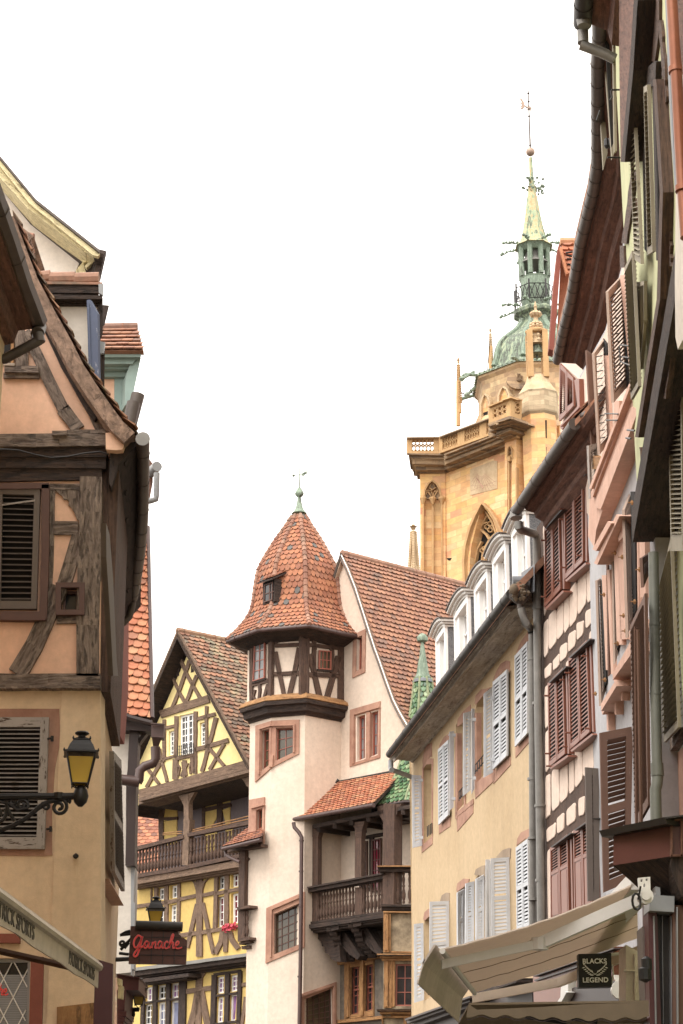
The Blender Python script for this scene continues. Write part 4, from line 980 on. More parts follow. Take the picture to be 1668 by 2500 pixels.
b = B(); b.slab(FAa, G(82, 742, 192, 722, 186, 1086, 76, 1106), .04, .06, [wA2]); b.bar(FAa, G(90, 800, 186, 775), 4, .1, .06); obj('window_surround', b, P['pinkstone'], R)
window(R, FBb, wS, 4, 5, 'winbrown', 'glasswarm', .16, .03, .022)
b = B(); b.slab(FBb, G(222, 1512, 482, 1400, 480, 1798, 200, 1916, 206, 1520), .035, .06, [wS]); b.bar(FBb, G(232, 1530, 440, 1440), 4, .09, .05); b.bar(FBb, G(240, 1530, 235, 1870), 4, .09, .05); obj('window_surround', b, P['pinkstone'], R, label='dark pink sandstone surround of the slanting stair window')
window(R, FCc, wS2, 5, 8, 'winbrown', 'glasswarm', .14, .03, .018)
b = B(); b.slab(FCc, G(458, 2135, 712, 2048, 712, 2500, 458, 2500), .03, .05, [wS2]); b.bar(FCc, G(466, 2150, 700, 2068), 4, .08, .05); b.bar(FCc, G(700, 2075, 704, 2460), 5, .08, .05); obj('window_surround', b, P['pinkstone'], R)
# moulding ring and half-timbered storey
zt = [FBb.p(700, y).z for y in (1744, 1727, 1716, 1706, 1700)]
b = B(); b.loft([ring(zt[0] - .06, 1.03), ring(zt[0], 1.05), ring(zt[0] + .03, 1.13), ring(zt[1], 1.15), ring(zt[1] + .02, 1.21), ring(zt[2], 1.22)]); obj('turret_cornice', b, P['timberdark'], R)
b = B(); b.loft([ring(zt[2] + .002, 1.2), ring(zt[2] + .02, 1.23), ring(zt[3], 1.21), ring(zt[3] + .04, 1.16), ring(zt[4] + .03, 1.1)]); obj('turret_cornice_rail', b, P['ochrewood'], R)
ze = FBb.p(700, 1540).z
k2 = 1.07
b = B(); b.loft([ring(zt[4] - .1, k2), ring(ze + .5, k2)]); obj('turret_upper_wall', b, P['cream'], R, wall=False)
q3 = [V((*(cxy + (p - cxy) * k2), ZR)) for p in plan[:4]]
qA, qB, qC = F(q3[0], FAa.h), F(q3[1], FBb.h), F(q3[2], FCc.h)
T = B(); s = .389
def tf(f, v, w, off=.05, jit=.5, w2=None): T.bar(f, H(*v), w * s, off, .07, jit, None if w2 is None else w2 * s)
for v, w in (((316, 1170, 312, 1555), 34), ((338, 1222, 500, 1216), 22), ((338, 1262, 365, 1400, 395, 1540), 28), ((490, 1236, 465, 1370, 425, 1540), 30), ((325, 1402, 505, 1394), 26), ((325, 1545, 520, 1540), 20), ((345, 1160, 500, 1150), 40)): tf(qB, v, w)
T.slab(qB, H(335, 1140, 335, 1215, 362, 1200, 372, 1175, 400, 1158, 430, 1152, 455, 1160, 462, 1176, 480, 1190, 500, 1215, 510, 1130), .045, .07)
for v, w in (((548, 1130, 540, 1556), 22), ((586, 1150, 590, 1250), 24), ((698, 1160, 698, 1250), 24), ((760, 1165, 755, 1575), 40), ((555, 1218, 745, 1240), 22), ((555, 1145, 745, 1165), 22), ((560, 1275, 590, 1400, 622, 1550), 32), ((740, 1290, 705, 1420, 665, 1562), 34), ((552, 1405, 745, 1412), 28), ((545, 1548, 770, 1568), 20), ((700, 1240, 700, 1400), 24), ((588, 1240, 586, 1390), 24)): tf(qC, v, w)
for v, w in (((186, 1200, 186, 1580), 20), ((306, 1170, 300, 1560), 22), ((190, 1470, 300, 1440), 22), ((210, 1500, 200, 1545, 218, 1572), 12), ((238, 1468, 240, 1510, 234, 1562), 14), ((290, 1465, 265, 1552), 14), ((200, 1190, 300, 1175), 20)): tf(qA, v, w)
obj('turret_timbers', T, P['timberbrown'], R)
b = B(); T = B(); T.bar(qB, H(522, 1125, 518, 1548), 22, .05, .09, .5); T.bar(qC, H(528, 1125, 524, 1548), 20, .05, .09, .5); obj('corner_post', T, P['timberbrown'], R)
window(R, qC, H(604, 1256, 680, 1262, 678, 1380, 602, 1374), 3, 2, 'redwin', 'glasswarm', -.045, .03, .02, sill=.05, sill_m='timberdark')
window(R, qA, H(224, 1202, 288, 1192, 286, 1430, 214, 1452), 2, 4, 'redwin', 'glassgrey', -.045, .025, .018, sill=.04, sill_m='timberdark')
# turret roof
ev = [FBb.p(742, 1532).z] ; 
pe = H(30, 1190, 225, 1112, 520, 1097, 850, 1137)
zE = 0
kE = 1.0
FE = F(V((cxy.x, cxy.y, 0)), pi / 2)
yc = cxy.y
def prof_ring(y, wpx, dz=0):
    """ring whose half width is wpx photo pixels, at the height seen at y on the axis"""
    P0 = FE.p(731, y); hw = (FE.p(731 + wpx, y) - P0).length
    R0 = max((p - cxy).length for p in plan[:4]); W = (pl[3].x - pl[0].x) / 2
    z = at(735, y, cxy.y + (pl[2].y - cxy.y) * hw / W).z                 # y is read on the hip nearest the camera
    return ring(z + dz, hw / W)
profile = [(1524, 160), (1507, 138), (1489, 120), (1470, 108), (1450, 102), (1411, 98), (1372, 92), (1352, 83), (1333, 71), (1312, 57), (1294, 43), (1275, 27), (1256, 15)]
rings = [prof_ring(y, w) for y, w in profile]
ax = V((cxy.x, cxy.y, 0))
b = B(); b.loft(rings); rf = obj('turret_roof', b, P['mortar'], R)
b = B()
n6 = 6
for k in range(n6):
    A_ = [r[k] for r in rings]; C_ = [r[(k + 1) % n6] for r in rings]
    la = nrows(A_, 25); lc = nrows(C_, 25)
    flip = (C_[0] - A_[0]).cross(A_[1] - A_[0]).z < 0
    tiles(b, la, lc, .155, .02, .018, rnd=1.0, jit=.006, over=.2)
obj('roof_tiles', b, P['tilesturret'], rf)
b = B()
for k in range(n6):
    A_ = nrows([r[k] for r in rings], 24); cc = [V((cxy.x, cxy.y, p.z)) for p in A_]
    A_ = [p + (p - c).normalized() * .03 for p, c in zip(A_, cc)]
    for a_, c_ in zip(A_, A_[1:]):
        d = (c_ - a_); b.tube([a_ - d * .12, c_ + d * .05], .072, 8, r2=.05)
obj('hip_tiles', b, P['ridgetile'], rf)
b = B(); r0 = rings[0]; zb = ze
b.loft([[p + V((0, 0, -.03)) for p in r0], ring(r0[0].z - .02, k2)], caps=False); b.loft([[p + V((0, 0, -.03)) for p in r0], [p + V((0, 0, -.1)) for p in r0]], caps=False)
ro_ = [lerp(p, V((cxy.x, cxy.y, p.z)), .28) + V((0, 0, -.25)) for p in r0]
b.loft([[p + V((0, 0, -.08)) for p in r0], ro_, [p + V((0, 0, -.3)) for p in ring(r0[0].z - .1, k2 * .98)]], caps=False)
obj('turret_eaves', b, P['timberdark'], R)
b = B(); b.tube([p + V((0, 0, -.05)) + (p - ax).normalized() * .0 for p in [r0[5], r0[0], r0[1], r0[2], r0[3]]], .06, 10, rings=.5); obj('turret_gutter', b, P['brownpipe'], R, True)
# copper cap, ball and weathervane
ztop = lambda y: FE.p(731, y).z
za = ztop(1256); sc_ = (FE.p(741, 1250) - FE.p(731, 1250)).length / 10
c0_ = V((cxy.x, cxy.y, 0))
L_ = lambda pts: [(r * sc_, ztop(y)) for y, r in pts]
b = B(); b.lathe(c0_, L_([(1254, 19), (1247, 13), (1240, 9), (1228, 6), (1218, 4.5), (1214, 4), (1212, 7), (1208, 10.5), (1204, 11), (1202, 10), (1196, 7), (1192, 4), (1188, 2)]), 12); obj('turret_finial', b, P['copper'], R, True)
b = B(); b.lathe(c0_, L_([(1190, 1.6), (1139, 1.0)]), 6)
FW_ = F(c0_, pi / 2)
b.bar(FW_, [(717, 1161), (752, 1155)], 1.6, .01, .02); b.slab(FW_, [(738, 1155), (747, 1150), (751, 1151), (746, 1158), (740, 1163), (737, 1160)], .01, .02); b.lathe(FW_.p(717, 1161), [(.005, -.05), (.05, 0), (.005, .05)], 8)
obj('weathervane', b, P['copper'], R)
# little dormer in the turret roof
fD = F(FAa.p(650, 1430, .05), FAa.h)
b = B(); b.prism([fD.p(*p) for p in H(262, 830, 335, 800, 338, 945, 262, 970)], -FAa.n * .8); dmr = obj('roof_dormer', b, P['timberdark'], R)
b = B(); b.slab(fD, H(276, 846, 328, 824, 326, 938, 272, 956), .012, .01); obj('pane', b, P['glass'], dmr)
b = B(); b.bar(fD, H(304, 840, 302, 946), 2.5, .03, .02); b.bar(fD, H(275, 900, 328, 884), 2.5, .03, .02); b.qframe(Q(fD, H(276, 846, 328, 824, 326, 938, 272, 956)), .03, .01, .035); obj('glazing_bars', b, P['winbrown'], dmr)
b = B(); d0, d1 = [fD.p(*p, .16) for p in H(226, 828, 318, 800)]; d2, d3 = d1 - FAa.n * .62 + V((0, 0, .34)), d0 - FAa.n * .62 + V((0, 0, .34))
b.prism([d0, d1, d2, d3], V((0, 0, -.05))); obj('dormer_roof', b, P['timberdark'], dmr)
b = B(); tiles(b, [lerp(d0, d3, i / 4) + V((0, 0, .01)) for i in range(5)], [lerp(d1, d2, i / 4) + V((0, 0, .01)) for i in range(5)], .13, .02, .015, rnd=1); obj('roof_tiles', b, P['tilesturret'], dmr)

# lean-to roof over the gallery
e0 = FBal.p(*G(392, 878)[0], .35); e1 = FBal.p(*G(978, 770)[0], .35); t0 = FGg.p(*G(722, 616)[0], .05); t1 = FGg.p(*G(1200, 536)[0], .05)
m0 = FBal.p(*G(545, 772)[0], -.1)
b = B(); b.prism([e0, e1, t1, t0], V((0, 0, -.08))); rf = obj('gallery_roof', b, P['timberdark'], R)
n = 15; LL = nrows([e0, lerp(e0, t0, .5) + V((0, 0, -.02)), t0], n); RR = nrows([e1, t1], n)
b = B(); tiles(b, LL, RR, .17, .025, .018, rnd=.5); obj('roof_tiles', b, P['tilesorange'], rf)
b = B(); b.tube([e0 + V((-.05, -.02, -.04)), e1 + V((0, -.02, -.04))], .06, 10, rings=.6); obj('gallery_gutter', b, P['brownpipe'], R, True)
b = B(); b.tube([e0 + V((-.12, 0, 0)), lerp(e0, t0, .5) + V((-.04, -.03, .02)), t0 + V((0, -.05, .05))], .05, 6); b.slab(FGg, G(725, 605, 1125, 528, 1125, 548, 725, 625), .1, .05); obj('lead_flashing', b, P['zincblack'], R)
# downpipe of the turret
fp = F(FCc.p(*G(452, 1500)[0], .1), FBb.h)
b = B(); b.tube([fp.p(*p) for p in G(402, 905, 408, 940, 440, 975, 460, 1010, 458, 1300, 452, 1900, 443, 2420)], .052, 10); 
for y in (1030, 1500, 2005, 1250): p = fp.p(*G(460 - (y - 1000) * .012, y)[0]); b.tube([p, p - V((0, 0, .04))], .066, 10)
obj('drainpipe', b, P['brownpipe'], R, True)
# gallery
T = B()
def tg(v, w, off=0, th=.14, jit=0, tgt=None, w2=None): (tgt or T).bar(FBal, G(*v), w * CROP['g'][2], off, th, jit, None if w2 is None else w2 * CROP['g'][2])
tg((552, 925, 548, 1655), 50); tg((866, 905, 864, 1300), 46); tg((868, 1370, 866, 1570), 52)
T.slab(FBal, G(815, 905, 910, 895, 892, 960, 888, 1010, 845, 1010, 842, 950), .01, .15); T.slab(FBal, G(530, 925, 615, 915, 590, 960, 576, 1010, 530, 1010), .01, .15)
T.bar(FBal.sh(.05), G(1086, 770, 1080, 1500), 27, .1, .28)
T.slab(FBal, G(1110, 778, 1175, 770, 1162, 800, 1148, 820, 1140, 850, 1118, 890, 1110, 960), .1, .2); T.slab(FBal, G(1000, 790, 1046, 782, 1046, 900, 1010, 840), .1, .2)
obj('gallery_post', T, P['timberbrown'], R)
T = B(); tg((490, 1392, 1045, 1290), 34, .14, .3, tgt=T); tg((500, 1372, 1045, 1270), 12, .2, .36, tgt=T); tg((560, 1402, 1045, 1315), 14, .02, .1, tgt=T)
tg((520, 1625, 1045, 1548), 16, .05, .2, tgt=T); bal = obj('balustrade', T, P['timberdark'], R)
T = B(); tg((514, 1652, 1050, 1572), 30, .16, 1.3, tgt=T); tg((525, 1672, 1050, 1592), 18, .1, 1.2, tgt=T); tg((540, 1690, 1050, 1610), 16, .04, 1.1, tgt=T); obj('gallery_floor', T, P['timberdark'], R)
b0 = None
ZTOP = lambda x: 1402 - (x - 580) * .19
for x in [582, 603, 624, 645, 668, 690, 712, 735, 757, 781, 806, 829, 906, 935, 962, 989, 1016, 1036]:
    p = FBal.p(*G(x, 1612 - (x - 580) * .15)[0], -.05); t = FBal.p(*G(x, 1398 - (x - 580) * .19)[0], -.05)
    if b0 is None: b = B(); b.lathe(p, prof(t.z - p.z, .05), 8); b0 = obj('baluster', b, P['timberbrown'], bal, True); pb = p
    else:
        c_ = b0.copy(); COL.objects.link(c_); c_.parent = bal; c_.location = p - pb; LOC[c_.name] = LOC[bal.name]
# oriel corner, facing the street
FO = F(FBal.p(*G(1070, 1700)[0], .2), hd(-40000)); FOr = FO
T = B()
for v, w, off, th in (((1005, 1224, 1400, 1224), 12, .2, .3), ((1015, 1244, 1400, 1246), 26, .14, .24), ((1030, 1500, 1400, 1502), 18, .12, .5), ((1036, 1520, 1400, 1524), 26, .06, .5)): T.bar(FO, G(*v), w * .34, off, th)
bal2 = obj('balustrade', T, P['timberdark'], R)
T = B(); T.bar(FO, G(1000, 1218, 1400, 1216), 3, .24, .36); obj('handrail', T, P['ochrewood'], bal2)
for x in (1150, 1193, 1237, 1282, 1326):
    p = FO.p(*G(x, 1486)[0], 0); t = FO.p(*G(x, 1262)[0], 0); b = B(); b.lathe(p, prof(t.z - p.z, .05), 8); obj('baluster', b, P['timberbrown'], bal2, True)
# inner gallery rooms
window(R, FGg, G(897, 1046, 940, 1038, 940, 1400, 892, 1400), 2, 5, 'winbrown', 'glass', -.02, .03, .02); window(R, FGg, G(975, 1030, 1040, 1018, 1040, 1400, 975, 1400), 3, 5, 'winbrown', 'glassred', -.02, .035, .02)
b = B(); b.bar(FGg, G(862, 1020, 1060, 985), 8, .06, .06); b.bar(FGg, G(958, 1010, 956, 1400), 9, .06, .06); b.bar(FGg, G(884, 1020, 880, 1400), 6, .06, .06); b.bar(FGg, G(1128, 960, 1122, 1400), 5, .06, .06); obj('door_frame', b, P['timberdark'], R)
b = B(); b.slab(FGg, G(560, 1262, 720, 1270, 718, 1420, 560, 1420), .05, .05); obj('red_chest', b, P['redwood'], R, label='dull red panel behind the gallery balusters')
b = B(); c1 = FBal.p(*G(540, 900)[0], .1); c2 = FBal.p(*G(1400, 770)[0], .1); c1.z = c2.z = min(c1.z, c2.z) 
b.prism([c1, c2, c2 - FGg.n * 2.4, c1 - FGg.n * 1.5], V((0, 0, .1))); 
for i in range(7): p = lerp(c1, c2, i / 7 + .05); b.prism([p + V((-.05, 0, 0)), p + V((.05, 0, 0)), p + V((.05, 0, -.12)), p + V((-.05, 0, -.12))], -FGg.n * 1.3)
obj('gallery_ceiling', b, P['timberdark'], R)
# carved brackets under the gallery
pt = G(566, 1700, 720, 1680, 740, 1905, 700, 1900, 668, 1880, 655, 1850, 628, 1838, 622, 1800, 604, 1790, 600, 1760, 575, 1740)
b = B(); b.slab(FBal, pt, -.2, .2); 
def cons(v, w):
    pts = G(*v); b.bar(FBal, pts, w * .34, 0, .4)
obj('carved_bracket', b, P['timberdark'], R)
for dx, dy in ((0, 0), (160, -28)):
    b = B()
    for k, (x, y, rr) in enumerate(((700, 1672, .07), (722, 1700, .075), (742, 1730, .08), (752, 1768, .085), (766, 1800, .085), (792, 1822, .085), (812, 1856, .08), (838, 1880, .07))):
        p = FBal.p(*G(x + dx * .98, y + dy)[0], -.05 - k * .09); b.tube([p, p - V((.20, -.05, 0))], rr * 1.25, 10)
    b.bar(FBal, G(670 + dx, 1672 + dy, 726 + dx, 1660 + dy), 7, .1, .3)
    b.slab(FBal.sh(-.3), G(700 + dx, 1680 + dy, 770 + dx, 1690 + dy, 880 + dx, 1860 + dy, 860 + dx, 1890 + dy, 800 + dx, 1850 + dy, 740 + dx, 1780 + dy), 0, .3)
    obj('carved_bracket', b, P['timberdark'] if dx else P['timberdark'], R)
# painted room below the gallery
FL = FGg.sh(.02)
wl1 = G(810, 1946, 872, 1935, 866, 2272, 806, 2286); wl2 = G(912, 1930, 972, 1918, 968, 2248, 910, 2262)
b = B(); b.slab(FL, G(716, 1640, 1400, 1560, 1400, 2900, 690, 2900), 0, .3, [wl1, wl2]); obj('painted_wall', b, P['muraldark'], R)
for q in (wl1, wl2): window(R, FL, q, 2, 5, 'redwin', 'glass', .14, .04, .02, transom=.52)
b = B(); b.slab(FL, G(765, 1905, 975, 1868, 975, 2292, 765, 2315), .04, .06, [wl1, wl2]); b.bar(FL, G(890, 1890, 885, 2290), 8, .09, .06); b.bar(FL, G(790, 1900, 785, 2300), 6, .08, .06); b.bar(FL, G(700, 2335, 1060, 2300), 8, .14, .2); b.bar(FL, G(715, 1915, 1060, 1858), 8, .1, .1); obj('window_surround', b, P['ochrewood'], R)
# oriel tower
wo = G(1134, 1918, 1400, 1918, 1400, 2222, 1130, 2222)
b = B(); b.slab(FO, G(1046, 1540, 1420, 1540, 1420, 2900, 1040, 2900), 0, .3, [wo]); ow = obj('oriel_wall', b, P['mural'], R)
fl_ = F(FO.p(*G(1047, 1700)[0]), hd(6777)); 
b = B(); k0 = FO.p(*G(1046, 1540)[0], 0); zt_, zb_ = k0.z, 0
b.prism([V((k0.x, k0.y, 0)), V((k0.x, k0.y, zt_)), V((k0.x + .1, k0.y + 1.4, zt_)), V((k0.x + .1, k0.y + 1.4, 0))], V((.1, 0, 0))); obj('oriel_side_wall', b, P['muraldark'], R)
window(R, FO, wo, 4, 3, 'redwin', 'glass', .12, .04, .02)
b = B()
for v, w, off, th in (((1068, 1545, 1066, 1835), 42, .06, .08), ((1068, 1560, 1066, 1820), 22, .09, .1), ((1080, 1885, 1078, 2235), 56, .06, .08), ((1070, 1900, 1068, 2225), 20, .1, .1), ((1116, 1895, 1114, 2225), 26, .04, .08),
    ((1046, 1545, 1400, 1550), 10, .1, .12), ((1100, 1832, 1400, 1838), 10, .05, .08), ((1095, 1560, 1094, 1830), 6, .08, .1), ((1040, 2280, 1038, 2700), 10, .05, .1), ((1100, 2290, 1400, 2290), 30, .03, .1), ((1200, 2300, 1200, 2700), 20, .06, .1)):
    b.bar(FO, G(*v), w * .34, off, th)
obj('oriel_pilaster', b, P['ochrewood'], R)
b = B()
for v, w, off in (((1000, 1852, 1400, 1852), 12, .24), ((1020, 1868, 1400, 1868), 18, .16), ((1036, 1888, 1400, 1886), 16, .1), ((1002, 2252, 1400, 2250), 10, .24), ((1020, 2270, 1400, 2270), 18, .16), ((1040, 2300, 1400, 2300), 10, .1)): b.bar(FO, G(*v), w * .34, off, .3)
obj('oriel_cornice', b, P['ochrewood'], R)
b = B(); b.bar(FO, G(1000, 1856, 1400, 1856), 1.5, .26, .3); b.bar(FO, G(1000, 2256, 1400, 2256), 1.5, .26, .3); b.bar(FO, G(1000, 2246, 1400, 2244), 1.5, .27, .3); obj('oriel_cornice_edge', b, P['timberdark'], R)
# green glazed spire over the oriel
cx = 1036; YO = FO.o.y + 1.3; FX = F(V((at(cx, 1900, YO).x, YO, 0)), pi / 2); c_ = V((FX.o.x, YO, 0))
px = lambda y, w: ((FX.p(cx + w, y) - FX.p(cx, y)).length, at(cx, y, YO - .9 * (FX.p(cx + w, y) - FX.p(cx, y)).length).z)
gr = [px(1955, 132), px(1935, 118), px(1910, 92), px(1880, 72), px(1860, 64), px(1760, 38), px(1700, 27), px(1652, 20)]
b = B(); b.lathe(c_, gr, 8, radians(22.5)); sp_ = obj('oriel_spire', b, P['mortar'], R)
b = B(); vr_ = [[c_ + V((r * cos(radians(22.5) + 2 * pi * k / 8), r * sin(radians(22.5) + 2 * pi * k / 8), z)) for r, z in gr] for k in range(8)]
for k in range(8): tiles(b, nrows(vr_[k], 26), nrows(vr_[(k + 1) % 8], 26), .15, .02, .018, rnd=1, over=.15)
obj('roof_tiles', b, P['tilesgreen'], sp_)
b = B()
for k in range(8): b.tube([p + (p - V((c_.x, c_.y, p.z))).normalized() * .02 for p in vr_[k]], .035, 6)
obj('hip_tiles', b, plaster('pale_green_hip_tiles', S(160, 164, 120, .8), S(118, 134, 92, .8), big=5), sp_)
b = B(); b.lathe(c_, [px(y, w) for y, w in ((1662, 25), (1650, 20), (1640, 15), (1628, 13.5), (1600, 8), (1570, 4), (1567, 3.5), (1566, 8), (1562, 13), (1556, 14), (1552, 13), (1548, 9), (1546, 3))], 12); obj('spire_finial', b, P['copper'], sp_, True)
b = B(); b.lathe(c_, [px(1662, 26), px(1656, 25), px(1654, 22)], 12); obj('lead_collar', b, P['slate'], sp_)
b = B(); r0, z0 = gr[0]; b.tube([c_ + V(((r0 + .05) * cos(radians(22.5 + 45 * k)), (r0 + .05) * sin(radians(22.5 + 45 * k)), z0 - .05)) for k in range(3, 8)], .05, 8)
b.lathe(c_, [(r0 * .99, z0 - .08), (r0 * .98, z0 - .02)], 8, radians(22.5)); b.lathe(c_, [(r0 * .85, z0 - .4), (r0 * .95, z0 - .1)], 8, radians(22.5)); obj('oriel_eaves', b, P['darkbrown'], R)

# ================================================================ small wooden gallery wing on the turret's left side
FW2 = F(at(590, 2150, 53.2), hd(-3300))
R2 = thing('timber_porch_wing', 'slim dark timber gallery bay with tiny tiled roof left of the turret', 'gallery', FW2.o.xy.to_3d())
EE = lambda *v: K('e', *v)
e0, e1 = FW2.p(*EE(1035, 268)[0], .5), FW2.p(*EE(1400, 180)[0], .5); t0, t1 = FW2.p(*EE(1310, 70)[0], -.4), FW2.p(*EE(1440, 60)[0], -.4)
b = B(); b.prism([e0, e1, t1, t0], V((0, 0, -.06))); rf = obj('roof', b, P['timberdark'], R2)
b = B(); n = 8; tiles(b, [lerp(e0, t0, i / n) for i in range(n + 1)], [lerp(e1, t1, i / n) for i in range(n + 1)], .15, .025, .018); obj('roof_tiles', b, P['tiles'], rf)
b = B(); b.tube([e0 + V((0, 0, -.05)), e1 + V((0, 0, -.05))], .055, 8); b.tube([FW2.p(*p, .4) for p in EE(1060, 285, 1066, 340, 1110, 370, 1200, 410)], .05, 8); obj('gutter', b, P['brownpipe'], R2, True)
T = B()
for v, w, off, th in (((1218, 300, 1205, 1170), 56, .1, .15), ((1070, 300, 1400, 250), 30, .2, .3), ((1170, 855, 1290, 835), 26, .25, .3), ((1175, 870, 1290, 850), 18, .15, .2), ((1180, 1160, 1290, 1140), 26, .2, .5), ((1190, 1190, 1290, 1170), 22, .12, .4), ((1215, 1230, 1290, 1220), 30, .05, .3), ((1200, 440, 1270, 370), 24, .05, .1)): T.bar(FW2, EE(*v), w * .255, off, th)
obj('timber_frame', T, P['timberbrown'], R2)
for x in (1245, 1268):
    p = FW2.p(*EE(x, 1140)[0], .1); t = FW2.p(*EE(x, 880)[0], .1); b = B(); b.lathe(p, prof(t.z - p.z, .045), 8); obj('baluster', b, P['timberbrown'], R2, True)

# ================================================================ the church tower
I = lambda *v: K('i', *v)
J = lambda *v: K('h', *v)
YC = 112.0
FM = F(at(1090, 1170, YC), hd(-3500))               # main face
FBt = F(at(1088, 1170, YC), hd(-60000))             # diagonal buttress at the near-left corner
R = thing('church_tower', 'tall yellow sandstone gothic church tower with green copper dome, belfry lantern and spire', 'church tower', (FM.o.x + 6, FM.o.y + 6, 0))
arch = I(600, 2188, 585, 1900, 600, 1750, 640, 1600, 690, 1480, 755, 1380, 820, 1440, 880, 1530, 940, 1680, 1010, 1860, 1040, 2188)
archin = I(640, 2188, 645, 1900, 660, 1760, 700, 1600, 755, 1400, 800, 1450, 850, 1530, 900, 1680, 960, 1860, 990, 2188)
b = B(); zb = FM.p(1090, 1165).z
b.slab(FM, I(425, 1095, 1330, 760, 1330, 2400, 425, 2400), 0, 1.2, [archin]); 
lo = [FM.p(*p) for p in I(425, 2400, 1330, 2400)]
b.slabw(FM, [V((lo[0].x, lo[0].y, 0)), V((lo[1].x, lo[1].y, 0)), lo[1], lo[0]], 1.2); obj('wall', b, P['church'], R, wall=True)
b = B(); b.slab(FM.sh(-.66), I(560, 2300, 560, 1300, 1100, 1300, 1100, 2300), 0, .2); obj('belfry_shade', b, P['interior'], R)  # near-black sheet painting the unlit belfry behind the tracery
b = B(); fk = FM.sh(-1.4); ua_, ub_ = fk.u_of(FM.p(1100, 1170)), fk.u_of(FM.p(1330, 1170)); zk = FM.p(1240, 1060).z
b.slabw(fk, [fk.w(ua_, 0), fk.w(ub_, 0), fk.w(ub_, zk), fk.w(ua_, zk)], 8); obj('tower_core', b, P['church'], R, wall=True)
# window arch mouldings
b = B()
def arcbar(pts, w, off, th): b.bar(FM, pts, w, off, th)
arcbar(arch, 5, .25, .4); 
arcbar(I(618, 2188, 612, 1900, 628, 1755, 668, 1600, 755, 1385, 810, 1435, 862, 1530, 918, 1680, 980, 1860, 1012, 2188), 5, .05, .5)
arcbar(I(650, 2188, 655, 1900, 670, 1760, 706, 1620, 755, 1430, 795, 1470, 842, 1550, 890, 1690, 945, 1860, 975, 2188), 4, -.3, .5)
# tracery
for v, w in (((755, 2188, 755, 1850, 775, 1780, 820, 1700, 880, 1640), 4), ((690, 1900, 710, 1790, 745, 1720), 3.5), ((905, 1850, 890, 1780, 850, 1720, 790, 1760, 755, 1850), 4), ((905, 2188, 905, 1800), 4), ((735, 1610, 790, 1660, 840, 1740), 4.5), ((735, 1610, 765, 1560, 800, 1550), 3), ((700, 1700, 735, 1620), 3), ((905, 1600, 870, 1660, 840, 1740), 4.5), ((820, 1470, 790, 1500, 760, 1560), 3)): b.bar(FM, I(*v), w, -.4, .2)
for x, y, r_ in ((825, 1590, 52), (770, 1800, 38), (850, 1840, 38)):
    for k in range(4):
        cx_, cy_ = x + r_ * .5 * cos(k * pi / 2), y + r_ * .5 * sin(k * pi / 2); b.bar(FM, [K('i', cx_ + r_ * .42 * cos(q), cy_ + r_ * .42 * sin(q))[0] for q in [2 * pi * t / 9 for t in range(10)]], 1.8, -.42, .16)
obj('window_tracery', b, P['gothic'], R)
# corner buttress with blind tracery
bl = I(228, 2188, 232, 1350, 245, 1260, 275, 1205, 312, 1178, 350, 1205, 380, 1260, 395, 1350, 400, 2188)
b = B(); b.slab(FBt, I(202, 1100, 430, 1100, 432, 2400, 205, 2400), 0, 3.2, [bl])
lo = [FBt.p(*p) for p in I(205, 2400, 432, 2400)]; b.slabw(FBt, [V((lo[0].x, lo[0].y, 0)), V((lo[1].x, lo[1].y, 0)), lo[1], lo[0]], 3.2); obj('buttress', b, P['church'], R, wall=True)
b = B(); b.slab(FBt, bl, -.35, .1); obj('blind_panel', b, P['church'], R, wall=True)
b = B()
b.bar(FBt, bl, 4, .08, .3)
b.bar(FBt, I(316, 2188, 316, 1340), 5, -.08, .3); b.bar(FBt, I(232, 2188, 230, 1360), 3.5, .1, .2); b.bar(FBt, I(398, 2188, 396, 1360), 3.5, .1, .2)
for v in ((240, 1345, 262, 1280, 300, 1265, 316, 1330, 330, 1275, 370, 1270, 390, 1340), (245, 1250, 290, 1300, 316, 1345, 345, 1290, 385, 1240), (285, 1240, 312, 1195, 340, 1240, 312, 1262, 285, 1240)): b.bar(FBt, I(*v), 2.6, -.1, .2)
for x in (230, 316, 398):
    b.lathe(FBt.p(*I(x, 1358)[0], .05), [(.05, -.25), (.16, 0), (.22, .12), (.22, .2), (.1, .25)], 8)
obj('blind_tracery', b, P['gothic'], R)
b = B(); b.slab(FBt, I(236, 1345, 250, 1290, 275, 1270, 300, 1290, 308, 1340), -.2, .1); b.slab(FBt, I(325, 1340, 335, 1290, 358, 1270, 380, 1295, 388, 1340), -.2, .1); b.slab(FBt, I(285, 1250, 285, 1215, 312, 1190, 342, 1215, 342, 1250, 315, 1270), -.2, .1); obj('tracery_recess', b, P['churchdark'], R)
# small gargoyle hole and lesser marks
b = B(); b.slab(FM, I(440, 1870, 485, 1866, 470, 1892, 448, 1885), .02, .03); obj('putlog_hole', b, P['interior'], R)
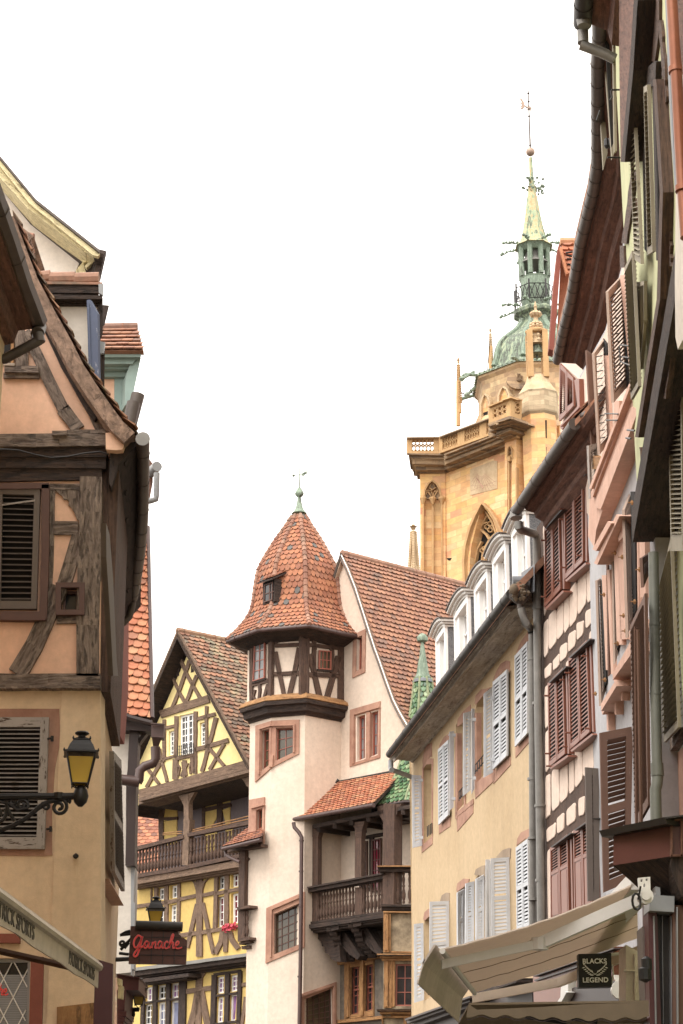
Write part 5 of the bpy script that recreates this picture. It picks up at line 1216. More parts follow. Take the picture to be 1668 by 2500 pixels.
# cornice and balustrade round the corner
b = B(); path = [(-60, 0), (0, 0)]
kA, kB = FBt, FM
def band(yl, w, off, m=None, th=1.2):
    """yl = heights in crop coordinates at x 190 (left end), at 410 (corner), slope along the main face"""
    b.bar(kA, I(205 - off * 75, yl[0], 425 , yl[1]), w * .274, off, th + off); b.bar(kB, I(418, yl[1], 960, yl[2]), w * .274, off, th + off)
b = B(); band((1100, 1098, 893), 22, .15); band((1062, 1062, 850), 44, .5); band((1010, 1016, 800), 40, .95); band((962, 975, 762), 30, 1.15); band((940, 948, 738), 12, 1.4); obj('cornice', b, P['churchdark'], R)
b = B(); band((1040, 1040, 826), 8, .72); band((985, 992, 780), 8, 1.05); obj('cornice_edge', b, P['gothicpale'], R)
b = B(); oB = 1.3
for f, TLx, TRx, yT, yB, yT2, yB2, n in ((kA, 85, 372, 795, 935, 790, 938, 1), (kB, 372, 960, 790, 938, 570, 728, 3)):
    at_ = lambda t, s: (lerp(TLx, TRx, t), lerp(lerp(yT, yT2, t), lerp(yB, yB2, t), s))
    P4 = lambda t0, t1, s0, s1: [K('i', *at_(t0, s0))[0], K('i', *at_(t1, s0))[0], K('i', *at_(t1, s1))[0], K('i', *at_(t0, s1))[0]]
    b.slab(f, P4(0, 1, 0, .1), oB + .1, .5); b.slab(f, P4(0, 1, .85, 1), oB, .35)
    for i in range(n):
        a0, a1 = i / n, (i + 1) / n; pw = .16 / 1 if n == 1 else .05
        b.slab(f, P4(a0, a0 + pw, .1, .85), oB, .3); b.slab(f, P4(a1 - pw, a1, .1, .85), oB, .3)
        t0, t1 = a0 + pw, a1 - pw; cols = 6
        for r_ in range(2):
            for c in range(cols):
                u0 = lerp(t0, t1, c / cols); u1 = lerp(t0, t1, (c + 1) / cols); s0 = .12 + .36 * r_; s1 = s0 + .36
                cu, cs = (u0 + u1) / 2, (s0 + s1) / 2
                pts = [K('i', *at_(cu + (u1 - u0) * .5 * cos(q), cs + (s1 - s0) * .5 * sin(q)))[0] for q in [2 * pi * k / 10 for k in range(11)]]
                b.bar(f, pts, 1.7, oB - .05, .22)
obj('balustrade', b, P['gothic'], R)
b = B()
for f, v in ((kA, (85, 795, 372, 790)), (kB, (372, 790, 960, 570))): b.bar(f, I(*v), 2.5, oB + .25, .8)
obj('coping', b, P['greystone'], R)
# sundial, a pale worn painted panel
b = B(); b.slab(FM, I(648, 1080, 860, 1000, 890, 1005, 890, 1250, 650, 1310), .03, .03); sdl = obj('sundial', b, P['gothicpale'], R, label='faded painted sundial on the upper wall')
b = B(); o_ = FM.p(*I(730, 1180)[0], .05)
for k in range(11):
    a_ = -2.9 + k * .265; x = 765 + 105 * cos(a_); y = 1150 - 115 * sin(a_) * -1
    b.bar(FM, I(745 + 30 * cos(a_), 1110 - 30 * sin(a_), 765 + 108 * cos(a_), 1160 - 120 * sin(a_)), .7, .035, .02)
b.bar(FM, I(655, 1225, 885, 1225), .6, .035, .02); b.bar(FM, I(655, 1270, 885, 1180), .6, .035, .02); b.tube([FM.p(*I(708, 1160)[0], .05), FM.p(*I(765, 1245)[0], .9)], .03, 5); obj('sundial_lines', b, P['pinkstone'], sdl)
# slender shaft with its own blind arch, right of the main face
b = B(); b.slab(FM, I(958, 790, 1060, 760, 1062, 2400, 955, 2400), .7, .9, [I(980, 1600, 980, 920, 1000, 868, 1020, 915, 1022, 1600)]); b.slab(FM, I(978, 1602, 978, 860, 1025, 860, 1025, 1602), .55, .2); obj('shaft', b, P['church'], R, wall=True)
b = B(); b.bar(FM, I(990, 1600, 990, 970), 2.5, .72, .1); b.bar(FM, I(975, 980, 980, 900, 1000, 868, 1020, 900, 1022, 980), 2.2, .78, .1); b.slab(FM, I(975, 970, 1000, 960, 1000, 1000, 985, 1010), .85, .3); b.bar(FM, I(1058, 1060, 1056, 1600), 2.5, .75, .2); b.slab(FM, I(945, 812, 1065, 770, 1060, 795, 950, 830), .9, .3)
obj('shaft_moulding', b, P['gothic'], R)
b = B(); b.slab(FM, I(988, 935, 1000, 880, 1014, 925, 1014, 945, 990, 950), .58, .05); obj('niche', b, P['churchdark'], R)
# projecting balcony block above the shaft
sx = FM.sh(1.4)
b = B()
for pts, o_ in ((I(808, 700, 1000, 635, 1000, 660, 830, 720), 1.9), (I(885, 770, 1000, 722, 1090, 735, 1080, 750, 930, 800), 1.5)): pass
cB = FM.p(*I(1010, 600)[0], 2.2)
FR_ = F(cB, hd(6777) if hd(6777) else 0)
fL = F(cB, FM.h); fR = F(cB, hd(5200))
b = B()
for yl, yr, h, e in (((688), (640), 18, .2), (730, 690, 16, -.3), (770, 730, 16, -.8)):
    b.bar(fL, I(812 - yl * 0, yl, 1008, yr - 40 + 20), h * .6, e, 1.5)
b.bar(fL, I(812, 690, 1008, 618), 5, .3, 2); b.bar(fL, I(822, 705, 1008, 636), 6, .12, 2); b.bar(fL, I(870, 722, 1008, 668), 5, -.3, 1.8); b.bar(fL, I(885, 770, 1008, 720), 7, -.5, 1.4); b.bar(fL, I(925, 800, 1008, 765), 5, -.9, 1.2)
b.bar(fR, I(1008, 618, 1104, 640), 5, .3, 1); b.bar(fR, I(1008, 636, 1100, 655), 6, .12, 1); b.bar(fR, I(1008, 672, 1098, 690), 5, -.2, 1); b.bar(fR, I(1008, 718, 1090, 736), 7, -.5, 1); b.bar(fR, I(1008, 760, 1065, 775), 5, -.9, 1)
obj('balcony_base', b, P['churchdark'], R)
b = B(); b.slab(fL, I(812, 520, 1010, 440, 1010, 618, 815, 688), 0, .3, [I(848, 545, 978, 490, 978, 575, 850, 628)]); b.slab(fR, I(1010, 440, 1112, 465, 1106, 640, 1010, 618), 0, .3, [I(1052, 480, 1095, 490, 1095, 590, 1052, 580)])
for f, x0, x1, y0, s_, n in ((fL, 850, 978, 545, -.42, 3), (fR, 1054, 1094, 482, .2, 1)):
    for i in range(n):
        for r_ in range(2):
            cx_ = x0 + (i + .5) * (x1 - x0) / n; cy_ = y0 + (cx_ - x0) * s_ + 22 + 42 * r_
            b.bar(f, [K('i', cx_ + 20 * cos(q), cy_ + 20 * sin(q))[0] for q in [2 * pi * k / 10 for k in range(11)]], 2.3, -.02, .2)
b.bar(fL, I(805, 520, 1012, 436), 3, .2, .6); b.bar(fR, I(1010, 437, 1116, 462), 3, .2, .6); obj('balcony_parapet', b, P['gothic'], R)
# octagonal stair turret, grey top band
ct = at(*I(1272, 900)[0], YC - 5.5)
pxr = lambda x, y, Y=ct.y: at(x, y, Y)
Fct = F(V((ct.x, ct.y, 0)), pi / 2); XC = I(1275, 0)[0][0]
def lz(w, y): q = Fct.p(XC, K('i', 0, y)[0][1]); return ((Fct.p(XC + w * .274, K('i', 0, y)[0][1]) - q).length, q.z)
cc = V((Fct.p(XC, 1100).x, ct.y, 0))
b = B(); r0 = lz(160, 1000)[0]; b.lathe(cc, [(r0, 0), (r0, lz(160, 625)[1])], 8, radians(10)); obj('stair_turret', b, P['church'], R, wall=True)
b = B(); b.lathe(cc, [lz(150, 640), lz(178, 612), (lz(182, 600)), lz(178, 440), lz(186, 425), lz(180, 415)], 8, radians(10)); obj('stair_turret_parapet', b, P['churchgrey'], R, wall=True)
b = B(); b.lathe(cc, [lz(178, 416), lz(120, 330), lz(100, 275), lz(98, 262)], 8, radians(10)); obj('stair_turret_cap', b, P['gothicpale'], R)
b = B(); 
for k in range(4):
    a_ = radians(45 + 90 * k); r_ = lz(96, 200)[0]
    z0, z9 = lz(90, 285)[1], lz(90, -130)[1]; c_ = cc + V((r_ * cos(a_), r_ * sin(a_), 0)); b.box(c_.x - .16, c_.x + .16, c_.y - .16, c_.y + .16, z0, z9)
b.lathe(cc, [lz(88, -120), lz(100, -128), lz(104, -140), lz(96, -150)], 8, radians(10)); 
obj('bell_lantern', b, P['gothic'], R)
b = B(); z9 = lz(90, 60)[1]; b.lathe(V((cc.x, cc.y, z9)), [(.02, .9), (.12, .85), (.25, .7), (.3, .35), (.5, .1), (.52, 0), (.05, 0)], 14); b.lathe(V((cc.x, cc.y, z9)), [(.03, -.3), (.09, -.2), (.04, .2)], 8); b.bar(Fct, [(XC - 20, K('i', 0, 42)[0][1]), (XC + 20, K('i', 0, 42)[0][1])], 2, 0, .1); obj('bell', b, P['copperdark'], R, True)
b = B(); 
sp = [(96, 1, -150)] ; J2 = lambda w, y: (lz(w, 0)[0], at(XC, 200 + y * .29787, ct.y).z)
def jz(w, y): yy = 200 + y * .29787; q = Fct.p(XC, yy); return ((Fct.p(XC + w * .29787, yy) - q).length, q.z)
b.lathe(cc, [jz(82, 2160), jz(62, 2120), jz(42, 2020), jz(32, 1990), jz(38, 1985), jz(40, 1975), jz(24, 1968), jz(16, 1930), jz(30, 1922), jz(36, 1905), jz(22, 1890), jz(12, 1880), jz(10, 1850), jz(16, 1843), jz(10, 1836), jz(4, 1800)], 8, radians(10))
for k in range(8):
    a_ = radians(10 + 45 * k)
    for i, (w, y) in enumerate(((74, 2140), (62, 2100), (54, 2060), (44, 2010), (40, 1990))):
        r_, z = jz(w, y); c_ = cc + V((r_ * cos(a_), r_ * sin(a_), z)); b.lathe(c_, [(.02, -.15), (.14, 0), (.04, .14)], 5)
    r_, z = jz(34, 1905); c_ = cc + V((r_ * cos(a_), r_ * sin(a_), z)); b.lathe(c_, [(.04, -.15), (.16, 0), (.04, .16)], 5)
obj('stone_spirelet', b, P['gothicpale'], R)
b = B(); b.slab(Fct, I(1310, 640, 1332, 640, 1332, 800, 1312, 800), r0 * .96, .3); b.slab(Fct, I(1314, 880, 1330, 880, 1330, 960, 1314, 960), r0 * .96, .3); obj('slit_window', b, P['interior'], R)
# upper octagon below the dome
XL = 1292
Fl = F(V((at(1305, 650, YC + 4).x, YC + 4, 0)), pi / 2); cl = V((Fl.o.x, YC + 4, 0))
def lzz(w, y): q = Fl.p(XL, y); return ((Fl.p(XL + w, y) - q).length, q.z)
def lat(pts, name, m, seg=8, rot=22.5, sm=False, par=None, wall=False): b = B(); b.lathe(cl, [lzz(w, y + .16 * w) for w, y in pts], seg, radians(rot)); return obj(name, b, P[m], par or R, sm, wall=wall)
lat(((205, 1075), (186, 1045), (172, 1020), (161, 998), (157, 985), (156, 966), (155, 940), (158, 930), (165, 922), (165, 914)), 'octagon_wall', 'churchpale', wall=True)
for a_, hw, yt, yb, cx_ in ((-45, 11, 962, 1035, 1184), (-45, 13, 944, 1020, 1229)):
    ap = lzz(155, 966)[0] * cos(radians(22.5)); a_ = radians(a_); o_ = cl + V((sin(a_), -cos(a_), 0)) * ap
    ff = F(o_, math.atan2(cos(a_), sin(a_)))
    pts = [(cx_ - hw, yb), (cx_ - hw, yt + 24), (cx_ - hw * .6, yt + 9), (cx_ - 1, yt), (cx_ + hw * .6, yt + 6), (cx_ + hw, yt + 19), (cx_ + hw, yb)]
    b = B(); b.bar(ff, pts, 4, .5, .8); b.bar(ff, [(x * .75 + cx_ * .25, y + 4) for x, y in pts], 2, .4, .6); obj('arch_moulding', b, P['gothicpale'], R)
    b = B(); b.slab(ff, [(x * .7 + cx_ * .3, y + 5) for x, y in pts], .33, .4); obj('arch_panel', b, P['church'], R)
    if cx_ < 1200: b = B(); b.slab(ff, I(765, 575, 812, 558, 812, 600, 768, 605), .36, .08); obj('louvre_opening', b, P['interior'], R)
cd_ = cl
lat(((170, 916), (166, 910), (150, 905), (125, 898), (116, 890), (112, 876), (110, 862), (106, 850), (99, 837), (88, 826), (72, 816), (56, 806), (46, 796), (40, 788), (37, 780), (38, 772)), 'copper_dome', 'copperdark')
b = B(); pts = ((120, 893), (113, 876), (111, 862), (107, 850), (100, 837), (89, 826), (73, 816), (57, 806), (47, 796), (41, 788), (38, 780))
for k in range(8):
    a_ = radians(22.5 + 45 * k); b.tube([cl + V((lzz(w, y)[0] * cos(a_), lzz(w, y)[0] * sin(a_), lzz(w, y + .16 * w)[1])) for w, y in pts], .2, 8)
obj('dome_ribs', b, P['copper'], R, True)
b = B(); r_, zE_ = lzz(168, 914 + 27)
for k in range(8):
    a_ = radians(22.5 + 45 * k); p = cl + V((r_ * cos(a_), r_ * sin(a_), zE_)); d = V((cos(a_), sin(a_), -.12))
    b.tube([p - d, p + d * .8], .09, 6, r2=.12); b.lathe(p + d * .9 + V((0, 0, -.1)), [(.05, -.12), (.18, .0), (.06, .18)], 6)
for k in range(70):
    a_ = 6.2832 * k / 70; t_ = (a_ - .3927) % .7854 - .3927; rq = r_ * .924 / cos(t_); p0_ = cl + V((rq * cos(a_), rq * sin(a_), zE_ + .05)); b.lathe(p0_, [(.02, -.08), (.1, 0), (.02, .1)], 4)
obj('gargoyle', b, P['copper'], R)
# lantern stage
lat(((36, 786), (38, 778), (46, 770), (56, 764), (58, 757), (52, 752), (40, 750)), 'lantern_base', 'copperdark')
lat(((36, 755), (37, 700), (37, 680), (39, 676)), 'lantern_drum', 'copper')
b = B(); r_ = lzz(34, 650)[0]; z0, z9 = lzz(34, 680)[1], lzz(34, 600)[1]
for k in range(8):
    a_ = radians(22.5 + 45 * k); c_ = cl + V((r_ * cos(a_), r_ * sin(a_), 0)); b.tube([V((c_.x, c_.y, z0)), V((c_.x, c_.y, z9))], .17, 6)
obj('lantern_posts', b, P['copper'], R)
lat(((32, 612), (40, 603), (44, 598), (42, 596)), 'lantern_cornice', 'copper')
b = B(); zb_ = lzz(0, 648)[1]; b.lathe(V((cl.x, cl.y, zb_)), [(.05, 1.5), (.3, 1.4), (.5, 1.1), (.6, .5), (.95, .1), (1, 0), (.1, 0)], 16); obj('bell', b, P['zinc'], R, True)
lat(((48, 598), (38, 590), (33, 580), (26, 555), (21, 530), (17, 505), (13, 480), (10, 470)), 'spire', 'coppermix')
lat(((10, 472), (9.5, 455), (7, 453), (6, 432), (5, 430), (4.5, 386), (4, 384)), 'spire_top', 'coppermix')
b = B(); z_ = lzz(0, 458)[1]
for k in range(60):
    a_ = random.uniform(0, 6.3); r_ = random.uniform(.3, .75); c_ = cl + V((r_ * cos(a_) + .15, r_ * sin(a_), z_ + random.uniform(-.5, .6))); n_ = V((random.gauss(0, 1), random.gauss(0, 1), random.gauss(0, 1))).normalized(); e_ = n_.orthogonal().normalized() * .12; f_ = n_.cross(e_); b.f([c_ - e_, c_ + f_, c_ + e_, c_ - f_])
obj('copper_crown', b, P['copper'], R)
b = B(); q, z_ = lzz(11, 371); b.lathe(V((cl.x, cl.y, z_)), [(q * cos(t), q * sin(t)) for t in [radians(-88 + 11 * i) for i in range(17)]], 20); obj('ball', b, P['moonmetal'], R, True)
b = B(); b.lathe(cl, [lzz(2.2, 362), lzz(1.7, 290), lzz(1.3, 222)], 6)
for y in (355, 284, 248, 228): q, z_ = lzz(3.6, y); b.lathe(V((cl.x, cl.y, z_)), [(.03, -.08), (q, 0), (.03, .08)], 8)
obj('spire_rod', b, P['zincdark'], R)
FV = F(cl, pi / 2); b = B(); b.slab(FV, [(1268, 238), (1275, 242), (1281, 252), (1281.5, 260), (1277, 266), (1270, 265), (1275, 262), (1272, 259), (1275, 255), (1272, 252), (1274, 247)], 0, .1)
b.bar(FV, [(1281, 257), (1293, 264)], 1.2, 0, .1)
for k in range(8):
    a_ = 2 * pi * k / 8 + .2; b.slab(FV, [(XL + 1 + 2 * cos(a_ + .6), 264 + 2 * sin(a_ + .6)), (XL + 1 + (12 if k % 2 else 9) * cos(a_), 264 + (12 if k % 2 else 9) * sin(a_)), (XL + 1 + 2 * cos(a_ - .6), 264 + 2 * sin(a_ - .6))], 0, .08)
q, z_ = lzz(3.6, 264); b.lathe(V((cl.x, cl.y, z_)), [(.02, -q), (q * .8, -q * .6), (q, 0), (q * .8, q * .6), (.02, q)], 10); obj('moon_and_star_vane', b, P['moonmetal'], R)
# gallery railing of the lantern and gargoyles
b = B(); r_ = lzz(53, 740)[0]; z0, z1 = lzz(0, 750)[1], lzz(0, 712)[1]; pc_ = [V((cl.x + r_ * cos(radians(22.5 + 45 * k)), cl.y + r_ * sin(radians(22.5 + 45 * k)), 0)) for k in range(8)]
for k in range(8):
    a_, c_ = pc_[k], pc_[(k + 1) % 8]; b.tube([a_ + V((0, 0, z0)), a_ + V((0, 0, z1 + .3))], .06, 5)
    for z in (z0 + .1, z1): b.tube([a_ + V((0, 0, z)), c_ + V((0, 0, z))], .035, 4)
    for s_ in range(3):
        u, v = lerp(a_, c_, s_ / 3), lerp(a_, c_, (s_ + 1) / 3); b.tube([u + V((0, 0, z0)), v + V((0, 0, z1))], .025, 4); b.tube([u + V((0, 0, z1)), v + V((0, 0, z0))], .025, 4)
obj('iron_railing', b, P['iron'], R)
b = B()
for y, w in ((600, 42), (752, 50)):
    r_, z = lzz(w, y)
    for k in range(8):
        a_ = radians(22.5 + 45 * k); d = V((cos(a_), sin(a_), -.2)); p = cl + V((r_ * .9 * cos(a_), r_ * .9 * sin(a_), z)); L = 1.15
        pts_ = [p + d * L * i / 6 + V((0, 0, random.uniform(-.06, .06))) for i in range(7)]; b.tube(pts_, .065, 6, r2=.045)
        for i in range(5): q_ = p + d * L * (.2 + i * .18); b.lathe(q_ + V((random.uniform(-.1, .1), 0, .05)), [(.02, -.09), (.1, 0), (.02, .13)], 5)
        b.lathe(p + d * (L + .05), [(.03, -.1), (.12, -.03), (.09, .09), (.02, .13)], 6)
obj('gargoyle', b, P['copper'], R)
# pinnacles
def pinnacle(x, ytop, ybot, w, Y, m='gothicpale', par=None, base=None):
    f = F(at(x, ytop, Y), pi / 2); c_ = V((f.o.x, f.o.y, 0)); H_ = ybot - ytop
    def z(w_, y): q = f.p(x, y); return ((f.p(x + w_, y) - q).length, q.z)
    b = B(); b.lathe(c_, [z(w * .8, ybot), z(w * .62, ybot - H_ * .25), z(w * .5, ybot - H_ * .3), z(w * .2, ytop + H_ * .12), z(w * .2, ytop + H_ * .1), z(w * .5, ytop + H_ * .08), z(w * .2, ytop + H_ * .06), z(w * .75, ytop + H_ * .045), z(w * .2, ytop + H_ * .03), z(w * .35, ytop + H_ * .01), z(w * .05, ytop)], 8, radians(22))
    n = max(7, int(H_ / 6))
    for i in range(n):
        t = .14 + .7 * i / n; y = ytop + H_ * t; ww = w * lerp(.32, .85, (t - .12) / .75)
        for k in range(4):
            r_, zz = z(ww, y); a_ = radians(0 + 90 * k); q = c_ + V((r_ * cos(a_), r_ * sin(a_), zz)); s_ = z(w * .42, y)[0]; b.lathe(q, [(s_ * .2, -s_), (s_ * .9, 0), (s_ * .2, s_ * .8)], 5)
    return obj('pinnacle', b, P[m], par)
pinnacle(1119, 873, 1008, 7, YC + 2, 'gothic', R); pinnacle(1197, 801, 905, 6, YC + 3, 'gothicpale', R); pinnacle(1230, 1202, 1305, 11, YC - 2, 'gothicpale', R)
b = B(); Fz = F(at(1119, 1000, YC + 2), pi / 2); b.tube([Fz.p(1119, 1040), Fz.p(1119, 930)], .13, 8); Fz = F(at(1197, 900, YC + 3), pi / 2); b.tube([Fz.p(1199, 915), Fz.p(1198, 845)], .14, 6); obj('pinnacle_shaft', b, P['gothic'], R)
b = B()
for a_, c_ in (((1128, 925), (1157, 908)), ((1140, 965), (1160, 945))): 
    p, q_ = at(*a_, YC + 1), at(*c_, YC + 3); b.tube([p, q_], .1, 6); b.lathe(p, [(.05, -.18), (.2, 0), (.06, .2)], 6)
obj('gargoyle', b, P['copper'], R)
b = B()
for a_, c_ in (((1128, 962), (1162, 958)), ((1126, 958), (1160, 972)), ((1140, 940), (1165, 975)), ((1236, 890), (1250, 940)), ((1285, 905), (1262, 945)), ((1197, 830), (1190, 905))): b.tube([at(*a_, YC + 1), at(*c_, YC + 2)], .025, 4)
obj('iron_stay', b, P['iron'], R)
b = B(); pd = at(1265, 932, YC + .5); b.lathe(pd, [(.9, -.02), (.9, .02)], 20); 
b = B(); pts = [pd + V((.72 * cos(t), -.2 + .3 * sin(t), .68 * sin(t))) for t in [2 * pi * k / 20 for k in range(20)]]; b.prism(pts, V((0, .25, 0))); 
for k in range(5): b.tube([pd + V((random.uniform(-.4, .4), -.45, random.uniform(-.4, .4))), pd + V((0, -.2, 0))], .12, 6)
obj('bull_eye', b, P['churchdark'], R)
# nave pinnacle at the left
R = thing('nave_pinnacle', 'thin crocketed stone pinnacle standing left of the church tower above the tiled ridge', 'pinnacle', at(1011, 1400, 100).xy.to_3d())
pinnacle(1009, 1280, 1420, 14, 100, 'gothicpale', R)
f_ = F(at(1009, 1400, 100), pi / 2); b = B(); q = f_.p(1009, 1420); b.lathe(V((q.x, q.y, 0)), [(.5, 0), (.4, q.z - 3), (.25, q.z + .1)], 8); obj('pinnacle_base', b, P['gothicpale'], R)
for i, (x, y0, y1, w) in enumerate(((1181, 1345, 1380, 8),)):
    R = thing('stone_cross_finial', 'small pale stone cross finial between the tower window and the dormer roofs', 'finial', at(x, y1, 70).xy.to_3d())
    pinnacle(x, y0, y1, w, 70, 'gothic', R); b = B(); q = at(x, y1, 70); b.lathe(V((q.x, q.y, 0)), [(1, 0), (.6, q.z - 1), (.12, q.z)], 6); obj('base', b, P['gothicpale'], R)

# ================================================================ beige house with white shutters
JJ = lambda *v: K('j', *v)
KK = lambda *v: K('k', *v)
MM = lambda *v: K('m', *v)
NN = lambda *v: K('n', *v)
LL_ = lambda *v: K('l', *v)
FBg = face(1005, 2100, 45, 150)
R = thing('beige_shuttered_house', 'beige rendered house with pale louvred shutters and a row of grey dormers', 'house', FBg.o.xy.to_3d())
ups = [K('k', 122, 62, 138, 38, 168, 34, 168, 440, 122, 482), [(1075, 1828), (1098, 1808), (1098, 1992), (1076, 2012)],
       [(1113, 1772), (1120, 1758), (1134, 1745), (1134, 1962), (1113, 1984)], [(1162, 1725), (1170, 1706), (1183, 1694), (1183, 1890), (1162, 1915)]]
lows = [K('k', 128, 905, 140, 886, 157, 880, 157, 1335, 128, 1352), K('k', 308, 760, 320, 735, 345, 722, 400, 690, 400, 1050, 308, 1070), K('k', 408, 680, 440, 640, 500, 590, 500, 990, 408, 1020)]
b = B(); b.slab(FBg, [(1005, 2700), (1005, 1800), (1310, 1380), (1318, 2900)], 0, .3, ups + lows); obj('wall', b, P['beige'], R)
c1 = FBg.p(1005, 2300); b = B(); b.prism([V((c1.x, c1.y, 0)), V((c1.x, c1.y, FBg.p(1005, 1830).z)), V((c1.x + 7, c1.y + 1, FBg.p(1005, 1830).z)), V((c1.x + 7, c1.y + 1, 0))], V((0, -.1, 0))); obj('end_wall', b, P['beige'], R)
b = B()
for h in ups + lows: b.slab(FBg.sh(-.28), h, 0, .02)
obj('window_pane', b, P['glass'], R)
# stone surrounds with segmental heads
def surr(v, c='j', m='pinkstone', hole=None, name='window_surround'):
    b = B(); b.slab(FBg, K(c, *v), .012, .012, [hole] if hole else []); return obj(name, b, P[m], R)
surr((330, 2200, 345, 2100, 375, 2050, 412, 2035, 412, 2160, 395, 2160, 360, 2200, 335, 2280)); 
surr((114, 60, 128, 18, 150, 2, 176, 5, 172, 480, 112, 530), 'k', hole=ups[0])
surr((470, 2140, 480, 2060, 520, 1985, 570, 1950, 570, 2040, 475, 2110)); surr((209, 372, 272, 318, 272, 380, 208, 425), 'k')
surr((635, 1850, 650, 1800, 690, 1760, 690, 1990, 690, 2350, 632, 2420), 'j', hole=None) if 0 else surr((635, 1900, 640, 1830, 690, 1760, 755, 1700, 755, 1780, 700, 1850), 'j')
b = B(); b.bar(FBg, [(1114, 1790), (1114, 2000)], 5, .02, .1); b.bar(FBg, [(1134, 1760), (1134, 1980)], 4, .02, .1); b.slab(FBg, [(1112, 1985), (1155, 1950), (1155, 1962), (1118, 1992)], .02, .1)
b.bar(FBg, [(1161, 1740), (1161, 1925)], 5, .02, .1); b.slab(FBg, [(1158, 1915), (1207, 1872), (1207, 1905), (1160, 1950)], .015, .02); b.slab(FBg, [(1114, 1985), (1155, 1952), (1155, 1985), (1116, 2030)], .012, .015); obj('window_surround', b, P['pinkstone'], R)
surr((790, 1690, 800, 1620, 850, 1565, 890, 1560, 930, 1545, 880, 1600, 850, 1640, 800, 1700)); surr((955, 1480, 975, 1420, 1020, 1340, 1070, 1310, 1100, 1320, 1100, 1410, 1085, 1395, 1050, 1395, 1000, 1450, 965, 1510)); surr((955, 2290, 1105, 2150, 1108, 2230, 955, 2400))
surr((1155, 1290, 1160, 1230, 1200, 1140, 1260, 1060, 1290, 1060, 1290, 1150, 1240, 1150, 1190, 1210, 1160, 1290)); surr((1150, 2080, 1280, 1950, 1280, 2020, 1150, 2170))
for v in ((120, 900, 128, 860, 150, 840, 158, 845, 157, 880, 132, 905), (305, 740, 310, 700, 345, 672, 378, 675, 372, 700, 312, 745), (640, 490, 645, 450, 665, 415, 715, 392, 715, 450, 690, 450, 650, 480)): surr(v, 'k')
for v in ((215, 800, 225, 765, 250, 750, 268, 752, 268, 800), (405, 650, 415, 620, 450, 600, 465, 598, 465, 660), (525, 555, 560, 515, 600, 500, 608, 505, 605, 560)): surr(v, 'k', 'greystone')
# shutters
def shp(q, ang, ns, off=.05, hinge='R', **k):
    """open leaf standing out from the wall, hinged at its left or right photo edge"""
    x, y = (q[1] if hinge == 'R' else q[0]); y = (q[1][1] + q[2][1]) / 2 if hinge == 'R' else (q[0][1] + q[3][1]) / 2
    k.update(gap=.18, slant=.008); f = FBg.turn(x, y, ang, .03); return shutter(R, f, q, 'shutwhite', ns, off=0, **k)
WK = dict(fw=.06, slant=.003, rails=(.5,), gap=.4)
for q in ([(1075, 1832), (1096, 1812), (1096, 1988), (1076, 2008)], K('j', 970, 1510, 1086, 1405, 1086, 2145, 970, 2260), K('j', 1164, 1280, 1270, 1160, 1268, 1950, 1166, 2060), K('k', 650, 510, 710, 465, 718, 935, 655, 955)): dark(R, FBg, q, .03)
shp(K('k', 58, 97, 110, 100, 115, 490, 61, 503), 90, 20, label='white open shutter at the far end of the upper row', **WK)
doubleleaf(R, FBg, [(1073, 1830), (1098, 1806), (1098, 1990), (1074, 2014)], 'shutwhite', 20, off=.05, **WK)
shp([(1097, 1787), (1108, 1786), (1107, 1971), (1097, 1980)], 90, 20, **WK)
shp([(1131, 1742), (1149, 1737), (1149, 1930), (1130, 1944)], 90, 20, **WK); shp([(1151, 1731), (1158, 1731), (1158, 1926), (1151, 1938)], 90, 20, **WK)
shp([(1181, 1694), (1203, 1676), (1203, 1886), (1181, 1899)], 90, 21, **WK)
doubleleaf(R, FBg, K('j', 966, 1500, 1090, 1390, 1090, 2150, 966, 2272), 'shutwhite', 21, off=.05, **WK)
doubleleaf(R, FBg, K('j', 1160, 1270, 1274, 1140, 1272, 1950, 1162, 2072), 'shutwhite', 21, off=.05, **WK)
shp(K('k', 70, 926, 121, 920, 125, 1348, 72, 1364), 90, 20, label='white open shutter at the far end of the lower row', **WK); shp(K('k', 157, 802, 264, 798, 263, 1262, 154, 1285), 90, 21, label='widest white open shutter above the shop front', **WK)
shp(K('k', 307, 752, 347, 730, 345, 1060, 308, 1075), 60, 20, **WK); shp(K('k', 355, 700, 402, 688, 400, 1040, 352, 1060), 75, 20, **WK)
shp(K('k', 411, 676, 456, 650, 455, 1020, 411, 1040), 60, 20, **WK); shp(K('k', 468, 568, 492, 567, 497, 1010, 467, 1015), 90, 20, **WK); shp(K('k', 496, 562, 598, 554, 605, 1000, 500, 1010), 90, 20, label='large white open shutter just above the awning', **WK)
doubleleaf(R, FBg, K('k', 647, 500, 713, 450, 722, 940, 652, 965), 'shutwhite', 21, off=.05, **WK)
b = B()
for x, y in ((1096, 1822), (1158, 1757), (1204, 1705), (1204, 1855), (1158, 1900), (1109, 1795), (1108, 1950), (1029, 1905), (1030, 2045)): p = FBg.p(x, y, .1); b.tube([p, p + FBg.n * .12], .012, 5); b.box(p.x - .03, p.x + .03, p.y - .03, p.y + .03, p.z - .03, p.z + .03)
obj('hinge', b, P['shutwhite'], R)
b = B()
for q in ((1160, 1890, 1182, 1850), (1121, 1955, 1135, 1925)):
    x0, y0, x1, y1 = q; x1 = min(x1, 1203)
    for i in range(5): t = i / 4; b.tube([FBg.p(lerp(x0, x1, t), lerp(y0, y1 + 15, t), .05), FBg.p(lerp(x0, x1, t), lerp(y0, y1 + 15, t) - 22, .05)], .01, 4)
    b.tube([FBg.p(x0, y0 - 22, .05), FBg.p(x1, y1 - 8, .05)], .014, 4); b.tube([FBg.p(x0, y0 - 5, .05), FBg.p(x1, y1 + 10, .05)], .014, 4)
